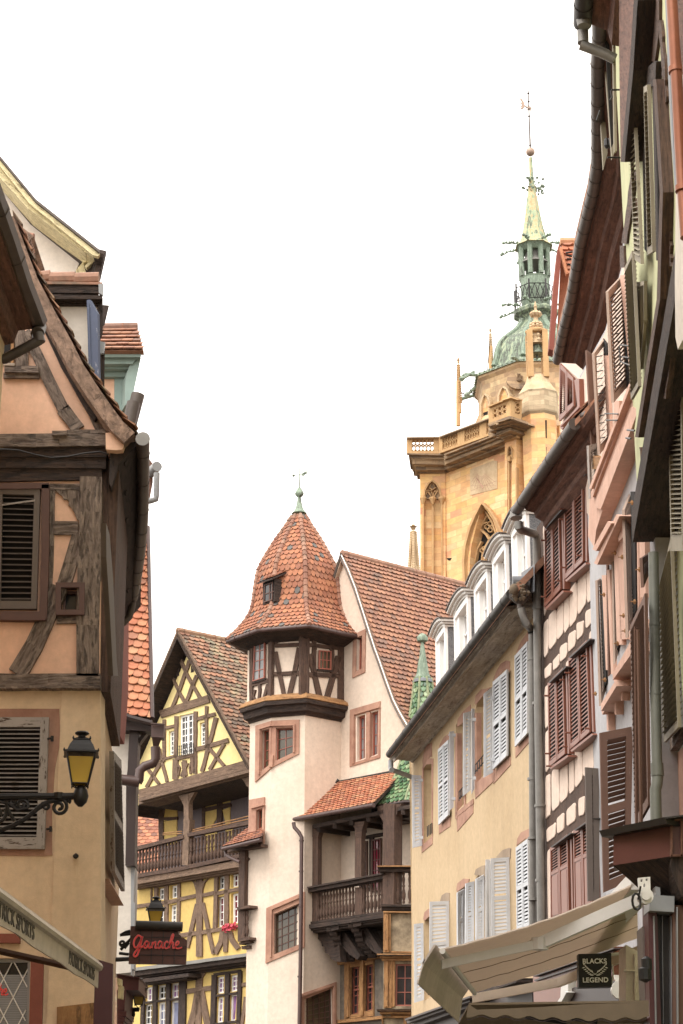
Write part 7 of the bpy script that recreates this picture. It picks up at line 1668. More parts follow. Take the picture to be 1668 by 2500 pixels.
b = B(); b.prism([q0 + V((.08, .0, .0)), q0 + V((.3, .0, -.1)), q0 + V((.34, .0, -.3)), q0 + V((.62, .0, -.36)), q0 + V((.9, 0, 0))], hdn * 14); obj('eaves_moulding', b, P['redwood'], R)
# shutters of the green house, all seen nearly edge-on
def shg(c, v, m, ns, off=.04, lab=None, **k): 
    kk = dict(fw=.05, gap=.45, slant=.03); kk.update(k); return shutter(R, FGn, K(c, *v), m, ns, off=off, label=lab, **kk)
def leaf(c, v, th, m, lab=None):
    """thin leaf standing at right angles to the wall"""
    pts = K(c, *v); f = FGn.turn(*pts[1], 78, .05); b = B(); b.slab(f, pts, 0, th); return obj('shutter', b, P[m], R, label=lab)
leaf('l', (628, 210, 656, 206, 738, 1345, 700, 1490), .05, 'shutolive', 'outermost of the edge-on shutter leaves at the top right')
leaf('l', (688, 198, 712, 196, 798, 1350, 776, 1400), .05, 'shutolive', 'second of the edge-on shutter leaves at the top right')
leaf('l', (710, 240, 752, 330, 790, 1260, 770, 1300), .02, 'interior')  # near-black sheet filling the gap between two leaves
leaf('l', (782, 172, 804, 170, 820, 1330, 798, 1340), .05, 'shutolive', 'third of the edge-on shutter leaves at the top right')
b = B()
for y in (275, 1265): 
    for x in (655 + (y - 275) * .072, 688 + (y - 275) * .067): p = FGn.turn(*LL_(700, 300)[0], 78, .05).p(*LL_(x, y)[0], .03); b.lathe(p, [(.01, -.08), (.035, -.04), (.035, .04), (.01, .08)], 8)
for v in ((770, 795, 925, 790), (735, 1390, 860, 1392), (765, 800, 775, 860, 760, 885), (670, 975, 640, 1065)): b.tube([at(*p, 20.4) for p in LL_(*v)], .012, 5)
obj('shutter_stay', b, P['iron'], R)
shg('l', (945, 915, 985, 805, 1060, 2330, 1000, 2290), 'shutolive', 30, .1, 'long olive shutter edge beside the timber brace')
shg('l', (1085, 765, 1118, 745, 1165, 2220, 1118, 2250), 'shutolive', 30, .1, 'olive shutter with black slots high on the green wall')
shg('m', (948, 175, 1010, 40, 1062, 1150, 1000, 1260), 'shutolive', 30, .12, 'olive louvred shutter with bright gaps in the slats')
shg('m', (1030, 300, 1110, 290, 1108, 610, 1080, 1010), 'shutolive', 22, .05, 'inner olive louvred shutter beside the black beam')
b = B(); b.slab(FGn, LL_(1125, 600, 1165, 580, 1200, 2300, 1165, 2300), .03, .03); b.slab(FGn, LL_(1080, 600, 1150, 540, 1165, 545, 1155, 760, 1085, 770), .06, .06); b.slab(FGn, LL_(1040, 1150, 1085, 800, 1100, 2250, 1060, 2200), .02, .02); obj('painted_window_shade', b, P['timberdark'], R)  # dark slabs proud of the wall, painting the shade of window recesses
# lower shutters, under the jetty
FGl = FGn.sh(-.38)
q = NN(1086, 640, 1160, 335, 1215, 1690, 1112, 1800)
shutter(R, FGl, q, 'shutolive', 26, off=.16, fw=.06, gap=.5, slant=.045, label='faded louvred shutter on the lower green wall')
shutter(R, FGl, MM(1302, 1215, 1420, 1200, 1430, 2500, 1330, 2500), 'shutolive', 26, off=.2, fw=.12, gap=.5, slant=.03, label='cream shutter stile at the right edge below the jetty')
b = B(); b.slab(FGl, [(1628, 1865), (1700, 1790), (1700, 2080), (1632, 1975)], .012, .02); obj('painted_band', b, P['pinkstone'], R)
T = B(); T.slab(FGl, NN(1112, 1800, 1215, 1690, 1200, 1760, 1130, 1870, 1115, 1900), .1, .1); obj('shutter_bracket', T, P['timber'], R)
b = B(); p = FGl.p(*NN(1125, 1960)[0], .05); b.tube([p + V((.05 * cos(t), 0, .05 * sin(t))) for t in [k * .5 for k in range(10)]], .009, 5); obj('iron_ring', b, P['iron'], R)
# grey-green downpipe
b = B(); Yp = 21; b.tube([at(*p, Yp) for p in NN(1015, 440, 1022, 900, 1030, 1500, 1040, 1960)], .058, 14); b.tube([at(*p, Yp) for p in NN(1040, 1950, 1045, 2040)], .07, 14); b.tube([at(*p, Yp) for p in NN(1045, 2040, 1040, 2100, 1030, 2140, 1035, 2400)], .062, 14)
for y in (965, 1460, 1975): p = at(*NN(1015 + (y - 440) * .016, y)[0], Yp); b.tube([p, p + V((0, 0, .03))], .063, 14)
obj('downpipe', b, P['greypipe'], R, True)
# orange pipe and the pale house beyond it
YO_ = 13.5
R3 = thing('grey_rendered_house', 'sliver of pale grey rendered house with red-brown boards at the top right edge', 'house', at(1660, 600, 13).xy.to_3d())
fN = FGn.sh(.22)
b = B(); uN = fN.u_of(fN.p(*LL_(1300, 2000)[0])); 
ptsN = [fN.p(*p) for p in LL_(1262, -300, 1800, -300, 1800, 3000, 1400, 3000) + MM(1360, 850, 1340, 750, 1335, 300) + LL_(1340, 1500)]
b.slabw(fN, ptsN, .2); obj('wall', b, P['white'], R3)
b = B(); b.bar(fN, LL_(1250, -80, 1280, 700, 1310, 1300, 1340, 1700), 5, .05, .05); obj('corner_bead', b, P['slate'], R3)
b = B(); b.slab(fN, LL_(1350, -80, 1480, -80, 1480, 900, 1400, 660, 1370, 300), .1, .1); obj('board_panel', b, P['redwood'], R3)
ob = B(); ob.tube([fN.p(*p, .10) for p in LL_(1302, -60, 1324, 300, 1347, 700, 1374, 1200, 1397, 1600, 1432, 2100)], .042, 14)
for y, x in ((640, 1343), (1690, 1404)): p = fN.p(*LL_(x, y)[0], .10); ob.tube([p, p + V((0, 0, .04))], .055, 14)
tag(obj('copper_downpipe', ob, P['orangepipe'], None, True), 'orange painted drainpipe running down the top right edge', 'drainpipe')

# ================================================================ dark red shop bay and shop front on the right edge
Ysh = 15.0; FZ = face(1600, 2100, Ysh)
R = thing('shop_bay', 'red-brown panelled bay window base with zinc flashing jutting out at the right edge', 'bay window', at(1640, 2100, Ysh).xy.to_3d())
def Z(*v): return [FZ.p(*p) for p in K('k', *v)]
b = B(); b.slab(FZ, K('k', 1500, 345, 1620, 330, 1620, 545, 1500, 548), 0, 1.5)
fo = F(FZ.p(*KK(1500, 450)[0]), radians(40) if False else radians(150))
fo = F(FZ.p(*KK(1500, 450)[0]), radians(135))
if fo.n.x > 0 and False: pass
b2 = [FZ.p(*p) for p in KK(1500, 345, 1500, 548)]
d_ = V((-.38, .45, 0)); b.prism([b2[0], b2[1], b2[1] + d_, b2[0] + d_], V((.05, .3, 0))); obj('panel', b, paint('oxblood_paint', S(112, 56, 44, .6), .2, .5), R)
b = B()
for v, w in (((1500, 350, 1620, 336), 12), ((1500, 545, 1620, 540), 12)): b.bar(FZ, KK(*v), w * .44, .03, .05)
b.bar(FZ, KK(1504, 345, 1504, 548), 5, .03, .05); b.bar(FZ, KK(1560, 345, 1560, 548), 4, .03, .05)
obj('panel_moulding', b, P['redwood'], R)
b = B(); l0 = FZ.p(*KK(1462, 330)[0], .12); b.prism([l0, FZ.p(*KK(1620, 312)[0], .12), FZ.p(*KK(1620, 318)[0], .12), FZ.p(*KK(1468, 340)[0], .12)], V((0, 1.5, 0))); b.prism([l0, l0 + V((-.42, .6, -.0)), l0 + V((-.40, .6, -.05)), l0 + V((.02, 0, -.05))], V((.3, .3, 0))); obj('lead_flashing', b, P['zincblack'], R)
b = B(); u0 = Z(1500, 550, 1500, 600, 1520, 680, 1560, 770, 1620, 800, 1620, 545); b.prism(u0, V((0, 1.4, 0))); b.prism([b2[1], b2[1] + d_, b2[1] + V((.2, .6, -.5)), b2[1] + V((.1, .1, -.35))], V((.2, .2, 0))); obj('bay_corbel', b, P['timberdark'], R)
R = thing('corner_shop', 'maroon and grey shop posts below the bay at the bottom right corner', 'shop', at(1640, 2400, Ysh).xy.to_3d())
FZ2 = FZ.sh(-.3)
for v, m, n_, off in (((1372, 770, 1420, 770, 1450, 1600, 1385, 1600), 'maroon', 'maroon_post', .0), ((1425, 860, 1505, 860, 1512, 1600, 1432, 1600), 'zincblack', 'grey_post', -.1), ((1510, 820, 1640, 820, 1640, 1600, 1512, 1600), 'shutbrown', 'brown_panel', .05), ((1340, 940, 1390, 935, 1392, 1560, 1368, 1600, 1350, 1200), 'shutdark', 'dark_side', -.2)):
    b = B(); b.slab(FZ2, KK(*v), off, .3); obj(n_, b, P[m], R)
b = B(); b.bar(FZ2, KK(1406, 880, 1420, 1600), 3, .03, .05); b.bar(FZ2, KK(1502, 880, 1508, 1600), 3, .0, .1); b.bar(FZ2, KK(1535, 830, 1540, 1600), 3, .1, .08); b.bar(FZ2, KK(1452, 880, 1460, 1600), 1.5, -.06, .05); obj('post_moulding', b, P['metalgrey'], R)
b = B(); b.slab(FZ2, KK(1382, 762, 1520, 770, 1518, 858, 1380, 850), .1, .3); b.slab(FZ2, KK(1415, 715, 1440, 722, 1442, 765, 1418, 762), .05, .2); obj('cable_box', b, P['metalgrey'], R)
b = B(); b.lathe(FZ2.p(*KK(1356, 1205)[0], .2), [(.01, -.06), (.05, -.04), (.05, .04), (.01, .06)], 10); b.lathe(FZ2.p(*KK(1366, 1150)[0], .2), [(.01, -.06), (.04, -.04), (.04, .04), (.01, .06)], 10); obj('spotlight', b, P['black'], R)
# cream boarded shop pier
b = B(); fp = face(1540, 2400, 19); b.slab(fp, KK(1250, 1040, 1340, 1090, 1372, 1180, 1372, 1600, 1250, 1600), 0, .5)
for k in range(6): b.bar(fp, KK(1305, 1190 + k * 62, 1372, 1140 + k * 62), 2.5, .03, .05)
b.bar(fp, KK(1240, 1182, 1300, 1182), 4, .06, .1); b.bar(fp, KK(1300, 1090, 1302, 1600), 2, .04, .05)
obj('cream_pier', b, P['gablecream'], R)

# ================================================================ orange roof gable above the long gutter
Yg = 33; FO2 = face(1370, 750, Yg)
b = B(); b.box(2.6, 8, -24, 5.5, 0, 15); obj('unseen_street_wall', b, P['white'], R3)  # unseen block beside and behind the camera, added to shut out low sky
R = thing('orange_roof_gable', 'orange tiled roof gable with brick-red barge face, between the church spire and the long gutter', 'roof', at(1370, 880, Yg).xy.to_3d())
b = B(); b.slab(FO2, MM(388, -20, 398, 0, 405, 60, 345, 860, 305, 845, 320, 640, 345, 300, 375, 20), .3, .3); obj('barge_face', b, P['red'], R)
b = B(); b.prism([FO2.p(*p) for p in MM(405, 0, 560, -10, 560, 900, 360, 900)], V((1.2, 3, 0))); rf = obj('roof', b, P['tilesorange'], R)
b = B(); A0, C0, A1, C1 = FO2.p(*MM(450, 250)[0], .35), FO2.p(*MM(620, 250)[0], .35), FO2.p(*MM(395, -30)[0], .1), FO2.p(*MM(590, -25)[0], .1)
tiles(b, [lerp(A0, A1, i / 7) for i in range(8)], [lerp(C0, C1, i / 7) for i in range(8)], .2, .04, .03); b.bar(FO2, MM(400, 10, 455, 230), 6, .4, .1); b.tube([A1, C1], .09, 8); obj('roof_tiles', b, P['tilesorange'], rf)
b = B()
for v in ((440, 60, 500, 50), (445, 75, 495, 88), (455, 150, 490, 158), (450, 108, 490, 112)): b.tube([FO2.p(*p, .5) for p in MM(*v)], .02, 5)
obj('roof_hook', b, P['iron'], R)

# ================================================================ street lanterns
def lantern(name, label, cx, cy, s, Y, tilt=0):
    """four-sided tapering street lantern; cx, cy = photo point of the glass foot, s = metres for its width"""
    p = at(cx, cy, Y); R = thing(name, label, 'street lamp', p, 'wall lanterns of the street'); w = s
    r = lambda k: w * k * .7071
    b = B(); b.lathe(p, [(r(.98), 1.12 * w), (r(1.30), 1.14 * w), (r(1.30), 1.19 * w), (r(1.04), 1.24 * w), (r(.88), 1.45 * w), (r(.62), 1.66 * w), (r(.66), 1.68 * w), (r(.62), 1.70 * w), (r(.34), 1.78 * w)], 4, radians(52))
    b.lathe(p, [(w * .22, 1.76 * w), (w * .15, 1.82 * w), (w * .14, 1.87 * w), (w * .26, 1.93 * w), (w * .28, 1.97 * w), (w * .22, 2.02 * w), (w * .06, 2.05 * w)], 14)
    for k in range(4):
        a_ = radians(52 + 90 * k)
        for rr, z in ((1.28, 1.17), (.64, 1.70)): b.lathe(p + V((r(rr) * cos(a_), r(rr) * sin(a_), z * w)), [(.02 * w, -.04 * w), (.045 * w, .02 * w), (.01 * w, .1 * w)], 6)
    obj('lamp_cap', b, P['iron'], R)
    b = B(); c = [[p + V((r(k) * cos(radians(52 + 90 * q)), r(k) * sin(radians(52 + 90 * q)), z * w)) for q in range(4)] for k, z in ((.60, 0), (1.06, 1.14))]
    for q in range(4):
        b.tube([c[0][q], c[1][q]], .028 * w, 6); b.tube([c[0][q], c[0][(q + 1) % 4]], .026 * w, 6); b.tube([c[1][q], c[1][(q + 1) % 4]], .03 * w, 6)
        b.lathe(c[0][q], [(.01 * w, -.12 * w), (.035 * w, -.06 * w), (.03 * w, .03 * w)], 6)
        n = (p + V((0, 0, -.30 * w))); m_ = lerp(c[0][q], n, .55) + V((0, 0, .03 * w)); b.tube([c[0][q], m_, n], .024 * w, 6)
    b.lathe(p + V((0, 0, -.34 * w)), [(.03 * w, -.12 * w), (.10 * w, -.06 * w), (.13 * w, 0), (.08 * w, .06 * w), (.04 * w, .1 * w)], 10)
    obj('lamp_frame', b, P['iron'], R)
    b = B()
    for q in range(4):
        A_, B_, C_, D_ = [lerp(x, V((p.x, p.y, x.z)), .04) for x in (c[0][q], c[0][(q + 1) % 4], c[1][(q + 1) % 4], c[1][q])]; b.prism([A_, B_, lerp(B_, C_, .86), lerp(A_, D_, .86)], V((p.x, p.y, 0)) * 0 + (V((p.x, p.y, A_.z)) - (A_ + B_) / 2).normalized() * .006)
    obj('lamp_glass', b, P['amber'], R)
    b = B(); b.lathe(p + V((0, 0, .82 * w)), [(.02 * w, 0), (.07 * w, .04 * w), (.07 * w, .14 * w), (.03 * w, .2 * w), (.03 * w, .34 * w)], 10); obj('bulb', b, P['glassgrey'], R, True)
    return R
def spiral(f, cx, cy, r0, turns, a0, c, off=0, n=26, sgn=1):
    s = CROP[c][2]; x0, y0 = K(c, cx, cy)[0]; return [f.p(x0 + r0 * s * (1 - t * .8) * cos(a0 + sgn * turns * 2 * pi * t), y0 + r0 * s * (1 - t * .8) * sin(a0 + sgn * turns * 2 * pi * t), off) for t in [k / n for k in range(n + 1)]]
x, y = K('c', 540, 732)[0]
Y1 = 18.3; w1 = (at(*K('c', 615, 732)[0], Y1) - at(*K('c', 465, 732)[0], Y1)).length / .60 * .62
lantern('street_lantern', 'large black lantern with amber glass on a scrolled bracket before the tan wall', x, y, w1 * 1.15, Y1)
fb = face(x, y + 20, Y1)
R = thing('lantern_bracket', 'black scrolled iron bracket reaching in from the left edge to carry the large lantern', 'bracket', at(*K('c', 100, 815)[0], Y1))
b = B(); b.tube([fb.p(*p) for p in K('c', -300, 818, 545, 812)], .034, 8); b.tube([fb.p(*p) for p in K('c', 395, 790, 395, 830)], .05, 8); b.lathe(fb.p(*K('c', 545, 812)[0]), [(.02, -.1), (.06, -.06), (.075, 0), (.06, .06), (.03, .1)], 10); obj('bracket_arm', b, P['iron'], R, True)
b = B(); b.tube([fb.p(*p) for p in K('c', 465, 830, 400, 835, 330, 850, 250, 900, 180, 960, 90, 1010, 0, 1045, -120, 1070)], .022, 8)
b.tube(spiral(fb, 400, 885, 60, 1.6, -1.9, 'c'), .018, 7); b.tube(spiral(fb, 310, 880, 28, 1.4, -2.2, 'c'), .014, 7); b.tube(spiral(fb, 150, 870, 42, 1.3, .6, 'c', sgn=-1), .016, 7); b.tube(spiral(fb, 452, 840, 24, 1.2, 1, 'c', sgn=-1), .014, 7)
b.tube(spiral(fb, -25, 930, 70, 1.5, -.5, 'c'), .018, 7); b.tube(spiral(fb, 88, 850, 22, 1.2, 0, 'c'), .014, 7)
b.tube([fb.p(*p) for p in K('c', 190, 890, 120, 905, 60, 860, -40, 840)], .018, 7); b.tube([fb.p(*p) for p in K('c', 40, 850, 60, 920, 100, 980)], .018, 7); b.tube([fb.p(*p) for p in K('c', 340, 845, 290, 860, 240, 900)], .016, 7)
obj('bracket_scroll', b, P['iron'], R, True)
x, y = K('c', 1048, 1690)[0]; w2 = (at(*K('c', 1095, 1600)[0], 26) - at(*K('c', 1000, 1600)[0], 26)).length
lantern('street_lantern', 'black lantern with yellow glass standing behind the chocolate bar sign', x, y, w2 * 1.02, 26)
x, y = K('c', 936, 2218)[0]; w3 = (at(*K('c', 985, 2100)[0], 27.5) - at(*K('c', 900, 2100)[0], 27.5)).length
lantern('street_lantern', 'smallest lantern, on a curled bracket low beside the yellow house windows', x, y, w3 * 1.0, 27.5)
f3 = face(x, y, 27.5)
b = B(); b.tube([f3.p(*p) for p in K('c', 840, 2255, 940, 2252)], .03, 8); b.tube(spiral(f3, 882, 2285, 26, 1.5, -1.6, 'c'), .02, 7); b.tube([f3.p(*p) for p in K('c', 840, 2300, 880, 2262, 910, 2255)], .02, 6); tag(obj('lantern_bracket', b, P['iron'], None, True), 'small curled iron bracket under the lowest lantern', 'bracket')
f2 = face(380, 2300, 26); b = B(); b.tube([f2.p(*K('c', 1048, 1720)[0]), f2.p(*K('c', 1048, 1900)[0]), f2.p(*K('c', 700, 1920)[0])], .03, 6); tag(obj('lantern_bracket', b, P['iron']), 'plain iron bracket hidden behind the chocolate bar sign', 'bracket')

# ================================================================ chocolate-bar shop sign
YSg = 24.5; fs_ = face(380, 2340, YSg); C_ = lambda *v: K('c', *v)
R = thing('hanging_sign', 'chocolate-bar shaped shop sign with a bitten corner and red script reading Ganache', 'sign', at(380, 2420, YSg))
bite = []
for cx_, cy_, a0, a1 in ((1218, 1735, -2.6, -4.4), (1243, 1765, -2.4, -4.6)):
    pass
out_ = C_(882, 1688, 1195, 1700, 1198, 1716, 1206, 1730, 1204, 1745, 1216, 1748, 1224, 1758, 1222, 1768, 1240, 1768, 1258, 1780, 1262, 1783, 1255, 1940, 1248, 1948, 868, 1942)
b = B(); b.slab(fs_, out_, 0, .08); obj('board', b, P['choco'], R)
b = B()
for v in ((953, 1690, 940, 1944), (1028, 1692, 1020, 1944), (1104, 1696, 1098, 1946), (1178, 1700, 1176, 1946), (880, 1762, 1222, 1768), (876, 1822, 1260, 1828), (872, 1882, 1256, 1888)): b.bar(fs_, C_(*v), 1.6, .012, .014)
obj('board_groove', b, P['choco2'], R)
b = B(); b.tube([fs_.p(*p, .02) for p in C_(918, 1684, 1232, 1694)], .06, 10); obj('lamp_tube', b, P['zincblack'], R, True)
b = B()
for v in ((810, 1750, 880, 1742), (805, 1872, 870, 1880), (815, 1750, 850, 1730, 880, 1722), (815, 1850, 850, 1810, 885, 1775), (840, 1840, 870, 1800)): b.tube([fs_.p(*p, -.03) for p in C_(*v)], .02, 6)
b.tube(spiral(fs_, 828, 1805, 24, 1.4, 0, 'c', -.03), .016, 6); obj('sign_bracket', b, P['iron'], R)
# script lettering drawn as strokes
def stroke(bm_, f, pts, w, off, th=.012, c='c'):
    s = CROP[c][2]
    P_ = K(c, *pts)
    out = [P_[0]]
    for i in range(len(P_) - 1):                               # Catmull-Rom smoothing
        p0 = P_[max(i - 1, 0)]; p1 = P_[i]; p2 = P_[i + 1]; p3 = P_[min(i + 2, len(P_) - 1)]
        for k in range(1, 6):
            t = k / 5; q = tuple(.5 * ((2 * p1[d]) + (-p0[d] + p2[d]) * t + (2 * p0[d] - 5 * p1[d] + 4 * p2[d] - p3[d]) * t * t + (-p0[d] + 3 * p1[d] - 3 * p2[d] + p3[d]) * t ** 3) for d in (0, 1))
            out.append(q)
    bm_.bar(f, out, w * s, off, th)
GAN = [((955, 1765, 935, 1752, 912, 1775, 903, 1805, 910, 1830, 925, 1832, 945, 1800, 957, 1768), 10), ((962, 1758, 952, 1800, 940, 1850, 925, 1888, 908, 1893, 905, 1878, 925, 1850, 960, 1828, 985, 1812), 10),
       ((1003, 1800, 990, 1790, 976, 1808, 974, 1832, 985, 1838, 998, 1820, 1008, 1795, 1003, 1825, 1010, 1838, 1022, 1822), 7.5), ((1030, 1795, 1024, 1838), 7.5), ((1026, 1822, 1038, 1802, 1050, 1795, 1050, 1815, 1047, 1835, 1058, 1836, 1068, 1818), 7),
       ((1092, 1800, 1080, 1790, 1068, 1808, 1066, 1832, 1076, 1838, 1088, 1820, 1098, 1795, 1092, 1825, 1100, 1838, 1112, 1822), 7.5), ((1136, 1802, 1126, 1792, 1112, 1810, 1114, 1836, 1130, 1838, 1142, 1822), 7.5),
       ((1142, 1825, 1160, 1790, 1172, 1755, 1168, 1742, 1158, 1760, 1148, 1800, 1144, 1838), 7.5), ((1146, 1825, 1158, 1802, 1170, 1798, 1168, 1818, 1168, 1836, 1178, 1836, 1186, 1822), 7),
       ((1186, 1820, 1202, 1812, 1208, 1798, 1198, 1792, 1186, 1810, 1186, 1832, 1200, 1840, 1230, 1832), 7)]
b = B(); e = B()
for p, w in GAN: stroke(b, fs_, p, w, .035); stroke(e, fs_, p, w + 3.5, .022)
obj('lettering', b, P['redletter'], R); obj('lettering_edge', e, P['pinkletter'], R)
# same script on the shop window, only its end shows
b = B(); fw_ = F(FG.o, FG.h).sh(-.09)
for p, w in (((-30, 2135, -45, 2150, -40, 2170, -20, 2160, -5, 2130, 8, 2085, 4, 2078, -4, 2100, -10, 2155), 8), ((-8, 2145, 6, 2115, 16, 2118, 12, 2150, 22, 2152, 30, 2135), 8), ((28, 2140, 42, 2128, 42, 2112, 30, 2118, 26, 2140, 36, 2155, 56, 2145), 8)): stroke(b, fw_, p, w, .0)
tag(obj('window_lettering', b, P['redletter']), 'end of a red script word, he, on the lattice window at the bottom left', 'lettering')

# ================================================================ maroon board, alarm box, fascia below the sign
f_ = face(250, 2420, 18.5)
b = B(); b.slab(f_, C_(645, 1910, 762, 1944, 752, 2500, 625, 2500), 0, .06); tag(obj('maroon_board', b, P['maroon']), 'tall plain maroon board at the end of the long lettered awning', 'board')
f_ = face(300, 2400, 26.5)
R = thing('shop_fascia', 'dark red projecting shop fascia with moulded steps just below the hanging sign', 'shop fascia', at(310, 2400, 26.5))
b = B(); b.prism([f_.p(*p) for p in C_(790, 2012, 940, 2035, 935, 2122, 845, 2120, 790, 2060)], V((0, 1.2, 0))); b.prism([f_.p(*p) for p in C_(790, 2120, 850, 2120, 840, 2262, 790, 2262)], V((0, 1, 0)))
for y0, y1, x1 in ((2262, 2300, 855), (2300, 2330, 845), (2330, 2500, 835)): b.prism([f_.p(*p, .05) for p in C_(790, y0, x1, y0 + 3, x1 - 4, y1, 790, y1)], V((0, 1, 0)))
b.bar(f_, C_(790, 2014, 942, 2038), 2, .06, 1.2)
obj('fascia', b, P['maroon'], R)
b = B(); f4 = face(290, 2400, 24); b.slab(f4, C_(790, 2038, 822, 2048, 820, 2092, 792, 2086), .03, .12); b.slab(f4, C_(798, 2090, 832, 2095, 828, 2180, 795, 2175), .0, .12); tag(obj('alarm_box', b, P['palewood']), 'small cream and grey alarm box on the corner under the hanging sign', 'box')

# ================================================================ long lettered awning at the lower left
a0 = at(*C_(672, 1972)[0], 16); vz = a0.z
dY = 9.5
p_far = at(*C_(668, 1966)[0], 16); p_near = atz(*C_(0, 1482)[0], p_far.z); d = (p_near - p_far); p_end = p_far + d * 2.0
h_ = p_far.z - atz(*C_(668, 1966)[0], p_far.z).z + (p_far - at(*C_(655, 2108)[0], 16)).z
R = thing('lettered_awning', 'grubby white shop awning receding along the left, lettered PATRICK SPORTS', 'awning', V((p_far.x - .6, p_far.y - 3, 0)))
n_ = V((d.y, -d.x, 0)).normalized(); n_ = n_ if n_.x > 0 else -n_
b = B(); m_ = 14; top = [lerp(p_far, p_end, i / m_) for i in range(m_ + 1)]
b.prism(top + [p + V((0, 0, -h_ + .008 * sin(i * 2.4))) for i, p in reversed(list(enumerate(top)))], -n_ * .012); val = obj('valance', b, P['canvasgrey'], R)
b = B(); b.tube([p_far, p_end], .035, 8); obj('front_bar', b, P['canvasgrey'], R)
b = B(); wl = -3.5; b.prism([p_far + V((0, 0, .03)), p_end + V((0, 0, .03)), V((wl, p_end.y, p_end.z + 1.0)), V((wl, p_far.y, p_far.z + 1.0))], V((0, 0, .02)))
obj('canvas', b, P['canvasgrey'], R)
b = B(); b.tube([p_far + V((-.05, .1, -.03)), V((wl, p_far.y + .1, p_far.z + .3))], .03, 6); b.prism([V((wl, p_far.y, p_far.z - .2)), V((wl, p_end.y, p_far.z - .2)), V((wl, p_end.y, p_far.z + .1)), V((wl, p_far.y, p_far.z + .1))], V((.1, 0, 0))); obj('awning_arm', b, P['shutbrown'], R)
def text3d(name, s, size, m, parent, org, ex, ez, th=.006, width=1.0, bold=0.0, align='LEFT', space=1.0):
    """raised lettering: org = left end of the baseline, ex = reading direction, ez = up"""
    cu = bpy.data.curves.new(name, 'FONT'); cu.body = s; cu.size = size; cu.extrude = th; cu.offset = bold; cu.align_x = align; cu.space_character = space
    o = bpy.data.objects.new(name, cu); COL.objects.link(o); dg = bpy.context.evaluated_depsgraph_get(); me = bpy.data.meshes.new_from_object(o.evaluated_get(dg)); bpy.data.objects.remove(o)
    bm = bmesh.new(); bm.from_mesh(me); ex = ex.normalized(); ez = ez.normalized(); nn = ex.cross(ez)
    for v in bm.verts: x, y, z = v.co; v.co = org + ex * x * width + ez * y + nn * z
    w = B(); w.bm.free(); w.bm = bm; return obj(name, w, P[m], parent)
ex = (p_far - p_near); L = ex.length
for xc in (C_(466, 1850)[0], (-2, 0)):
    pass
def xat(px_, py_): q = F(p_far, math.atan2(ex.x, ex.y)).p(px_, py_); return (q - p_near).dot(ex.normalized())
Fv = F(p_far, math.atan2(ex.x, ex.y))
for s0, s1 in ((xat(*C_(464, 1870)[0]), xat(*C_(636, 1990)[0])), (xat(*C_(-62, 1540)[0]), xat(*C_(228, 1740)[0]))):
    cap = h_ * .58; wd_ = s1 - s0
    o_ = text3d('lettering', 'PATRICK SPORTS', cap / .70, 'lettergrey', val, p_near + ex.normalized() * s0 + n_ * .004 + V((0, 0, -h_ * .78)), ex, V((0, 0, 1)), .003, width=1, bold=.0005)
    xs = [(v.co + LOC[val.name] - (p_near + ex.normalized() * s0)).dot(ex.normalized()) for v in o_.data.vertices]; k_ = wd_ / max(xs)
    for v in o_.data.vertices:
        q = v.co + LOC[val.name] - (p_near + ex.normalized() * s0); t = q.dot(ex.normalized()); v.co += ex.normalized() * (t * k_ - t)

# ================================================================ big beige awning on the right
wn, wf = at(*KK(1312, 700)[0], 16.5), None; zW = wn.z
wf = atz(*KK(1316, 1003)[0], zW)
fn = at(*KK(208, 1075)[0], 16.3); ff_ = atz(*KK(392, 1310)[0], fn.z)
R = thing('beige_awning', 'large beige fabric awning stretched over the street on folding arms, seen from below', 'awning', V((wn.x, (wn.y + wf.y) / 2, 0)))
b = B(); n = 16
def aw(u, v, dz=0): p = lerp(lerp(fn, wn, u), lerp(ff_, wf, u), v); return p + V((0, 0, -.05 * sin(pi * u) * (1 - v * .4) + dz + .004 * sin(u * 40 + v * 9)))
rows_ = [[aw(i / n, j / 8) for i in range(n + 1)] for j in range(9)]
vs = [[b.bm.verts.new(p) for p in r] for r in rows_]
vt = [[b.bm.verts.new(p + V((0, 0, .012))) for p in r] for r in rows_]
for j in range(8):
    for i in range(n): b.bm.faces.new((vs[j][i], vs[j][i + 1], vs[j + 1][i + 1], vs[j + 1][i])); b.bm.faces.new((vt[j][i], vt[j + 1][i], vt[j + 1][i + 1], vt[j][i + 1]))
obj('canvas', b, P['canvas'], R, True)
b = B()
for j in (2, 4, 6): b.tube([aw(i / n, j / 8, -.004) for i in range(n + 1)], .003, 4)
obj('canvas_seam', b, P['canvasbrown'], R)
b = B(); b.prism([fn + V((-.02, 0, .05)), ff_ + V((-.02, 0, .05)), ff_ + V((-.10, 0, -.06)), fn + V((-.12, 0, -.10))], V((-.02, 0, 0))); vb = [fn + V((-.12, 0, -.06)), ff_ + V((-.10, 0, -.04)), ff_ + V((-.14, .02, -.28)), fn + V((-.18, 0, -.26))]; b.prism(vb, V((.01, 0, 0))); obj('valance', b, P['canvasgrey'], R)
b = B(); b.tube([fn + V((.03, 0, .0)), ff_ + V((.03, 0, .0))], .025, 8); obj('front_bar', b, P['metalwhite'], R, True)
b = B(); e1_ = at(*KK(770, 1035)[0], 16.6); e2_ = at(*KK(1330, 785)[0], 16.4)
def armbox(a_, c_, w_): 
    d_ = (c_ - a_).normalized(); s_ = d_.cross(V((0, 0, 1))).normalized() * w_; z_ = V((0, 0, w_ * 1.3)); b.loft([[p + s_ + z_, p - s_ + z_, p - s_ - z_, p + s_ - z_] for p in (a_, c_)])
k1 = at(*KK(225, 1150)[0], 16.5)
armbox(k1, e1_, .028); armbox(e1_, e2_, .04); b.lathe(e1_ + V((0, 0, -.05)), [(.07, 0), (.07, .1)], 10)
